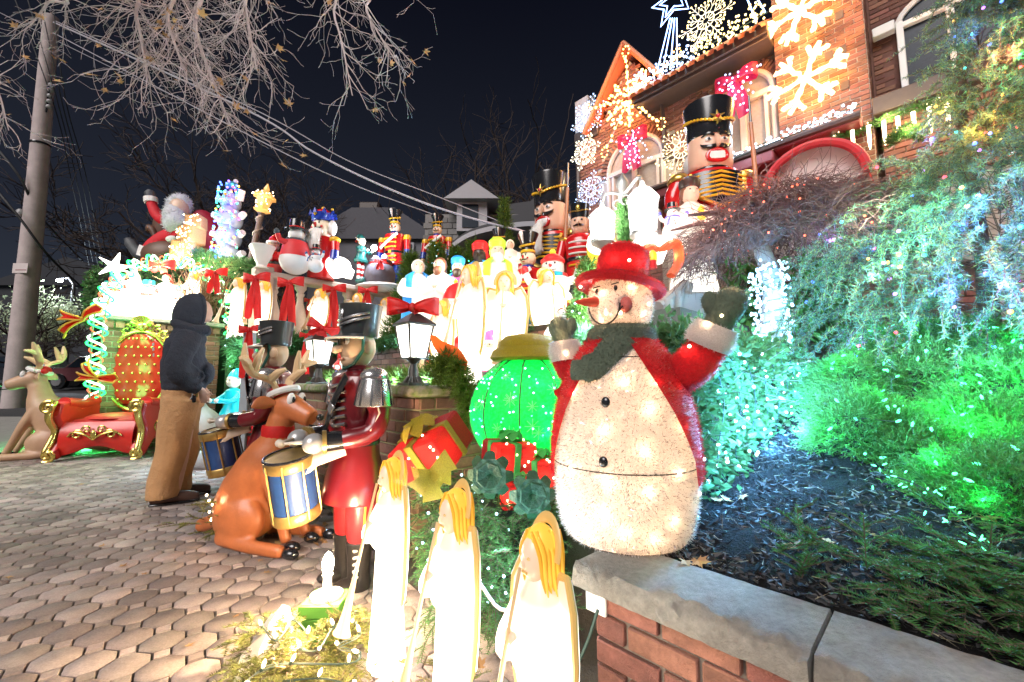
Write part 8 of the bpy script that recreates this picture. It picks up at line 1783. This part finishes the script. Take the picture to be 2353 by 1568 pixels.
lamp(t, (0, -.25, -.3), 10, (.4, .6, 1), .1)
# net lights along the eaves, canopy lights
def net(label, pts, n_, spread, ms, lc, pw, r_=.016):
    t = thing('net_lights', label, 'net lights', group='net lights along the eaves'); pth = spline(pts, 8); b = MB(); w_ = MB(); last = None
    for k in range(n_): f = k / n_ * (len(pth) - 1.01); i = int(f); p = pth[i].lerp(pth[i + 1], f - i) + DV * rng.uniform(0, spread * .6) * 1.0 + Vector((0, 0, rng.uniform(0, spread * .8))) + Vector(rng.normal(0, .02, 3)); b.ell(p, r_, ms[k % len(ms)] if callable(ms) is False else ms(k / n_), 6, 4)
    w_.tube(pth, .008, cord, 4); w_.tube([p + DV * spread * .5 + Vector((0, 0, spread * .6)) for p in pth], .008, cord, 4); w_.build('wire', t); stuff(b.build('bulbs', t))
    for j in (.15, .4, .65, .9): lamp(t, pth[int(j * (len(pth) - 1))] - DV * .25 + Vector((0, 0, .15)), pw, lc, .08)
net('blue white net lights on the left half of the tiled eaves', [VU(6.36, 3.5, 6.12), VU(6.36, 2.45, 6.12)], 170, .5, [fb_], (.55, .7, 1), 5); net('yellow net lights on the right half of the tiled eaves', [VU(6.36, 2.45, 6.12), VU(6.36, 1.4, 6.12)], 160, .5, [fy], (1, .85, .5), 5); net('white net lights along the lower canopy edge', [VU(6.15, 1.9, 4.14), VU(6.15, .45, 4.22)], 130, .12, [glow('flake_cool', (.7, .82, 1), 1.8)], (.7, .8, 1), 5)
# icicle tubes under the ledge
for i, px in enumerate((1917, 1958, 1995, 2030, 2062, 2098, 2135, 2175)):
    p = flakeM(px, 300 - (px - 1958) * .3, 6.32).translation; b = MB(); b.tube([p, p - Vector((0, 0, .2)), p - Vector((0, 0, .3))], [.02, .018, .006], glow('icicle', (1, .85, .5), 2.5), 7); tag(b.build('icicle_light'), 'glowing icicle tube, number %s from the left under the dark ledge' % ('one two three four five six seven eight'.split()[i]), 'icicle light', 'icicle tubes')
lamp(None, VU(6.2, .1, 4.1), 10, (1, .85, .5), .2, 'icicle_glow')
# window bows with blue bulbs
for i, (px, py, v) in enumerate(((1452, 318, 6.55), (1690, 185, 6.5))):
    t = thing('lit_window_bow', ('red ribbon bow with blue bulbs on the left arched window', 'red ribbon bow with blue bulbs on the window behind the big nutcracker')[i], 'bow', group='lit window bows'); t.matrix_basis = flakeM(px, py, v); link('ribbon', bow_mesh(.6, .62, mat('magenta_ribbon', (.5, .01, .06), .5, trans=.3)), t); b = MB()
    for k in range(60): b.ell((rng.normal(0, .17), -.08, rng.uniform(-.6, .12)), .014, fb_, 6, 4)
    stuff(b.build('bulbs', t)); lamp(t, (0, -.3, -.2), 5, (.5, .6, 1), .1)
# hedge and ground bulbs with cool light
t = thing('cool_light_string', 'blue white lights spread over the clipped hedge', 'light string'); b = MB()
for k in range(150):
    v = rng.uniform(1.8, 4.0); z = rng.uniform(.55, 1.15); p = VU(v, .7 + rng.normal(0, .02), z) if k % 4 else VU(v, rng.uniform(.75, 1.2), 1.22); b.ell(p, .0085, bulb_c, 6, 4)
stuff(b.build('bulbs', t)); b = MB()
for k in range(9): v = 1.9 + .23 * k; b.tube(spline([VU(v, .7, 1.15), VU(v + .1, .69, .9), VU(v + .02, .7, .65), VU(v + .2, .7, .5)], 4), .003, cord, 4)
stuff(b.build('cords', t))
LPW = 1.0
for k in range(30): lamp(t, VU(1.8 + 2.1 * k / 29 + rng.normal(0, .03), .65, rng.uniform(.55, 1.15)), 1.6, (.1, .45, 1), .015)
for v, z in ((2.0, .8), (2.3, .95), (2.6, .75), (2.9, .95), (3.3, .85), (3.7, 1.0)): lamp(t, VU(v, .55, z), 12 if v < 2.5 else 7, (.2, .55, 1), .04)
lamp(t, VU(2.4, .9, 1.42), 5, (.4, .74, 1), .05); lamp(t, VU(3.2, .9, 1.5), 5, (.4, .74, 1), .05)
LPW = .55
sr = tag(link('stair_railing', None), 'pale stone stair railing with turned balusters behind the snowman mitten', 'railing'); b = MB(); s0, s1 = P(1535, 690, 4.0), P(1640, 600, 4.5); b.tube([s0 + Vector((-.1, 0, -.06)), s0.lerp(s1, 1.0)], [(.06, .05)] * 2, stone_m, 8); b.build('handrail', sr)
b = MB(); b.tube([s0 + Vector((-.1, 0, -.56)), s1 + Vector((0, 0, -.78))], [(.07, .05)] * 2, stone_m, 8); b.build('string', sr); b = MB(); b.lathe([(q[0] * .75, q[1] * .72) for q in prof_b] if False else [(.06, 0), (.06, .05), (.035, .07), (.06, .17), (.07, .24), (.05, .36), (.032, .46), (.045, .5), (.045, .52), (.06, .56), (.06, .62)], stone_m, 12); bm_ = b.mesh('baluster')
for k in range(6): f = k / 5; p = s0.lerp(s1, f); link('baluster', bm_, sr, p - Vector((0, 0, .62 + .06 * f)), None, (1, 1, 1 + .08 * f))
b = MB(); b.box(s1 + Vector((.22, .05, -.35)), (.22, .22, .95), stone_m, bev=.015); b.build('newel', sr)
# ---- ground lamp near the drummer, green box, plastic bag
gl = thing('stake_lamp', 'bare white bulb lamp on a green wooden box beside the drummer boots', 'lamp', P(752, 1345, 1.72).xy.to_3d()); x0 = 0
b = MB(); gbm = mat('green_boards', (.05, .2, .02), .7, var=.3, scale=20); b.box((0, 0, .075), (.15, .13, .15), gbm, bev=.004); bx = b.build('box', gl)
for k in range(3): q = MB(); q.box((0, -.068, .03 + .048 * k), (.154, .008, .044), gbm, bev=.002); q.build('plank', bx)
b = MB(); b.lathe([(.06, .151), (.06, .162), (.02, .17), (.016, .22), (.02, .235)], white_p, 18); b.build('holder', gl); b = MB(); b.lathe([(.015, .235), (.02, .26), (.022, .285), (.012, .31), (.002, .32)], glow('bare_bulb', (1, .85, .6), 60), 12); b.build('bulb', gl); lamp(gl, (0, -.02, .29), 72, (1, .72, .42), .03)
b = MB(); bagm = mat('white_plastic', (.82, .8, .78), .35, var=.05, trans=.35); rows = []
for i in range(9):
    t_ = i / 8; rows.append([Vector(((px_ - 1176.5) / FPX * (1.66 - .2 * t_) + rng.normal(0, .004), 1.66 - .2 * t_ + .02 * math.sin(j * 2.1 + i), .15 * (1 - t_) ** .7 * (1 - abs(j - 3) / 5) + .01 + .01 * math.sin(j * 1.7 + i * 1.3))) for j, px_ in enumerate(np.linspace(632 - 60 * t_, 735 - 55 * t_, 8))])
b.sheet(rows, bagm); tag(b.build('plastic_bag'), 'crumpled white plastic sheet beside the green box', 'bag')
# flood of light at the near walls
pl = thing('white_plug_box', 'white electrical junction box fixed to the low wall corner', 'junction box', VU(1.14, .80, .31)); b = MB(); b.box((0, 0, 0), (.012, .075, .07), white_p, bev=.004, M=Matrix.Rotation(AX, 4, 'Z')); b.build('case', pl)
b = MB(); b.tube(spline([VU(1.12, .78, .3), VU(1.08, .8, .2), VU(1.05, .85, .1), VU(1.0, .95, .02)], 5), .005, cord, 6); tag(b.build('power_cord'), 'dark green cord hanging from the junction box to the ground', 'cord')
# ---- utility pole and wires
up_ = tag(link('utility_pole', None), 'grey weathered wooden utility pole with white notice at the left', 'pole'); pb = P(45, 890, 11.5); pt = P(118, 40, 11.5); wood = mat('pole_wood', (.45, .38, .38), .85, var=.4, scale=3, bump=.5, bscale=30)
b = MB(); b.tube([Vector((pb.x - .06, pb.y, gz(11.5) - .3)), pb.lerp(pt, .5), pt], [.27, .22, .17], wood, 16); b.build('shaft', up_)
f_ = lambda py: pb.lerp(pt, (890 - py) / 850.0)
b = MB(); q = f_(638); b.box(q + Vector((.02, -.24, 0)), (.42, .02, .28), mat('notice_white', (.6, .52, .52), .7, var=.1), bev=.005); no = b.build('notice', up_); b = MB(); b.box(q + Vector((.05, -.253, -.05)), (.3, .006, .02), mat('notice_ink', (.3, .12, .12), .7)); b.build('lettering', no)
b = MB(); q = f_(240)
for k in range(5): b.ell(q + Vector((.28, -.1, .35 - .17 * k)), (.07, .07, .06), mat('insulator', (.4, .4, .42), .3), 10, 6)
b.tube([q + Vector((.22, -.1, .45)), q + Vector((.22, -.1, -.5))], .025, black_p, 6); b.build('insulators', up_); b = MB(); b.lathe([(.225, -.03), (.23, 0), (.225, .03)], black_p, 16, c=f_(350)); b.build('strap', up_); b = MB(); q = f_(515); b.ell(q + Vector((-.2, -.2, 0)), (.1, .06, .13), mat('insulator', (.4, .4, .42), .3), 10, 8); b.build('cable_clamp', up_)
wire_b = mat('wire_black', (.012, .013, .016), .6); wire_l = mat('wire_pale', (.42, .4, .45), .6, var=.2)
def wire(label, pts, r_, m_, group=None): b = MB(); b.tube(spline(pts, 8), r_, m_, 6); tag(b.build('overhead_wire'), label, 'wire', group)
wire('thick pale cable running from the pole over the soldiers to the house', [f_(60) + Vector((.2, -.1, 0)), P(560, 250, 9), P(720, 350, 8.5), P(900, 437, 8.2), P(1060, 495, 8.0), P(1240, 540, 7.9), P(1330, 548, 8.2)], .022, wire_l); wire('upper thin wire above the thick pale cable', [f_(45), P(560, 240, 10), P(800, 370, 10), P(1000, 450, 10), P(1200, 530, 10)], .012, wire_l); wire('lower thin wire below the thick pale cable', [f_(75), P(590, 320, 9), P(800, 420, 9), P(1000, 495, 9.5)], .012, wire_l); wire('thin wire crossing the sky just right of the pole top', [P(-80, -10, 11), f_(90), P(330, 190, 12), P(520, 270, 14)], .01, wire_l)
for i, (a, c_) in enumerate((((0, 360), (190, 600)), ((0, 455), (260, 720)))): wire(('upper', 'lower')[i] + ' black service cable crossing the pole at its middle', [P(a[0] - 60, a[1] - 80, 11), P(a[0] + 40, a[1] + 40, 11.1), P((a[0] + c_[0]) / 2, (a[1] + c_[1]) / 2 + 20, 12), P(c_[0], c_[1], 16)], .03, wire_b)
for i in range(4): wire(('first', 'second', 'third', 'fourth')[i] + ' of four dark wires fanning down right of the pole', [P(20 + 32 * i, -40, 11), P(125 + 8 * i, 245 - 8 * i, 11.5), P(165 + 12 * i, 420, 14), P(205 + 10 * i, 610, 22)], .013, wire_b, 'wires fanning from the pole')
# ---- street lamp, cars, shrub far left
sl = tag(link('street_lamp', None), 'lit street lamp far down the road left of the arch', 'street lamp'); D_ = 22; p = P(137, 645, D_); b = MB(); b.tube([(p.x + .8, D_, gz(D_)), (p.x + .8, D_, p.z - .2), (p.x + .5, D_, p.z + .15), (p.x, D_, p.z + .1)], [.1, .07, .05, .04], mat('lamp_steel', (.1, .1, .11), .5), 8); b.build('column', sl); b = MB(); b.ell(p, (.16, .12, .07), glow('street_led', (.8, .92, 1), 60), 12, 8); b.build('head', sl); lamp(sl, p - Vector((0, .3, .4)), 900, (.75, .88, 1), .15)
sh = plant('pale_shrub', 'pale shrub lit by the street lamp beside the utility pole', 'shrub'); c = Cloud(); n_ = 2600; B = np.stack([p.x + .3 + rng.normal(0, 1.1, n_), D_ - .6 + rng.normal(0, .7, n_), p.z - 2.3 + rng.normal(0, .65, n_)], 1); c.leaves(B, unit(n_) + [.9, 0, .1], unit(n_), rng.uniform(.15, .35, n_), .045, 0); stuff(link('foliage', c.mesh('foliage', [fol('pale_leaf', (.3, .33, .2))]), sh)); b = MB(); b.tube([(p.x + .3, D_ - .6, gz(D_)), (p.x + .3, D_ - .6, p.z - 2.5)], [.12, .06], bark_d, 8); b.build('stem', sh)
def car(label, x, y, m_, rot):
    t = thing('parked_car', label, 'car', (x, y, gz(y) - .03), rot, 'cars parked along the far kerb'); b = MB(); out = [(-2.1, .35), (-2.15, .7), (-1.9, .82), (-1.2, .9), (-.7, 1.38), (.6, 1.42), (1.3, .95), (2.0, .85), (2.12, .6), (2.1, .35)]
    b.prism(out, 1.7, m_, bev=.06); b.build('body', t); b = MB(); b.prism([(-1.05, .92), (-.66, 1.32), (.52, 1.35), (1.1, .95)], 1.74, pane_m); b.build('windows', t)
    for x_ in (-1.35, 1.3):
        for s in (-1, 1): q = MB(); q.lathe([(.31, -.1), (.33, -.08), (.33, .08), (.31, .1)], black_p, 18, M=Matrix.Translation((x_, s * .8, .33)) @ Matrix.Rotation(PI / 2, 4, 'X')); wh = q.build('wheel', t); q = MB(); q.lathe([(.2, -.02), (.18, .02)], silver_m, 12, M=Matrix.Translation((x_, s * .92, .33)) @ Matrix.Rotation(PI / 2, 4, 'X')); q.build('rim', wh)
    for s in (-1, 1): q = MB(); q.ell((2.08, s * .6, .68), (.06, .16, .08), glow('car_lamp', (.6, .8, 1), 2.0), 8, 6); q.build('headlight', t)
    for s in (-1, 1): q = MB(); q.ell((-2.12, s * .6, .72), (.04, .14, .08), glow('tail_lamp', (1, .05, .04), 1.0), 8, 6); q.build('tail_light', t)
    return t
cb_ = mat('car_dark', (.02, .022, .03), .2, coat=.8); cs_ = mat('car_silver', (.3, .33, .36), .25, metal=.6, coat=.6); cr2 = mat('car_wine', (.16, .05, .06), .25, coat=.8)
car('dark car parked on the far side behind the utility pole', -22.2, 19, cb_, R(8)); car('silver blue car parked left of the utility pole', -26.5, 20.5, cs_, R(8)); car('wine red car parked right of the utility pole', -17.6, 18.2, cr2, R(8)); car('second dark car half hidden by the rope arch', -13.4, 18, cb_, R(8))
far_b = mat('night_block', (.02, .022, .028), .9, var=.3, scale=1)
for i, (x, y, w__, h__) in enumerate(((-34, 34, 12, 7), (-21, 36, 10, 5.4), (-9, 40, 9, 5))):
    t = tag(link('distant_house', None), ('leftmost', 'middle', 'rightmost')[i] + ' unlit distant house across the road behind the utility pole', 'house'); b = MB(); b.box((x, y, h__ / 2 + 1.2), (w__, 6, h__), far_b); b.build('wall', t); b = MB(); b.prism([(-w__ / 2 - .4, 0), (w__ / 2 + .4, 0), (0, 2.2)], 6.6, far_b, M=Matrix.Translation((x, y, h__ + 1.2))); b.build('roof', t)
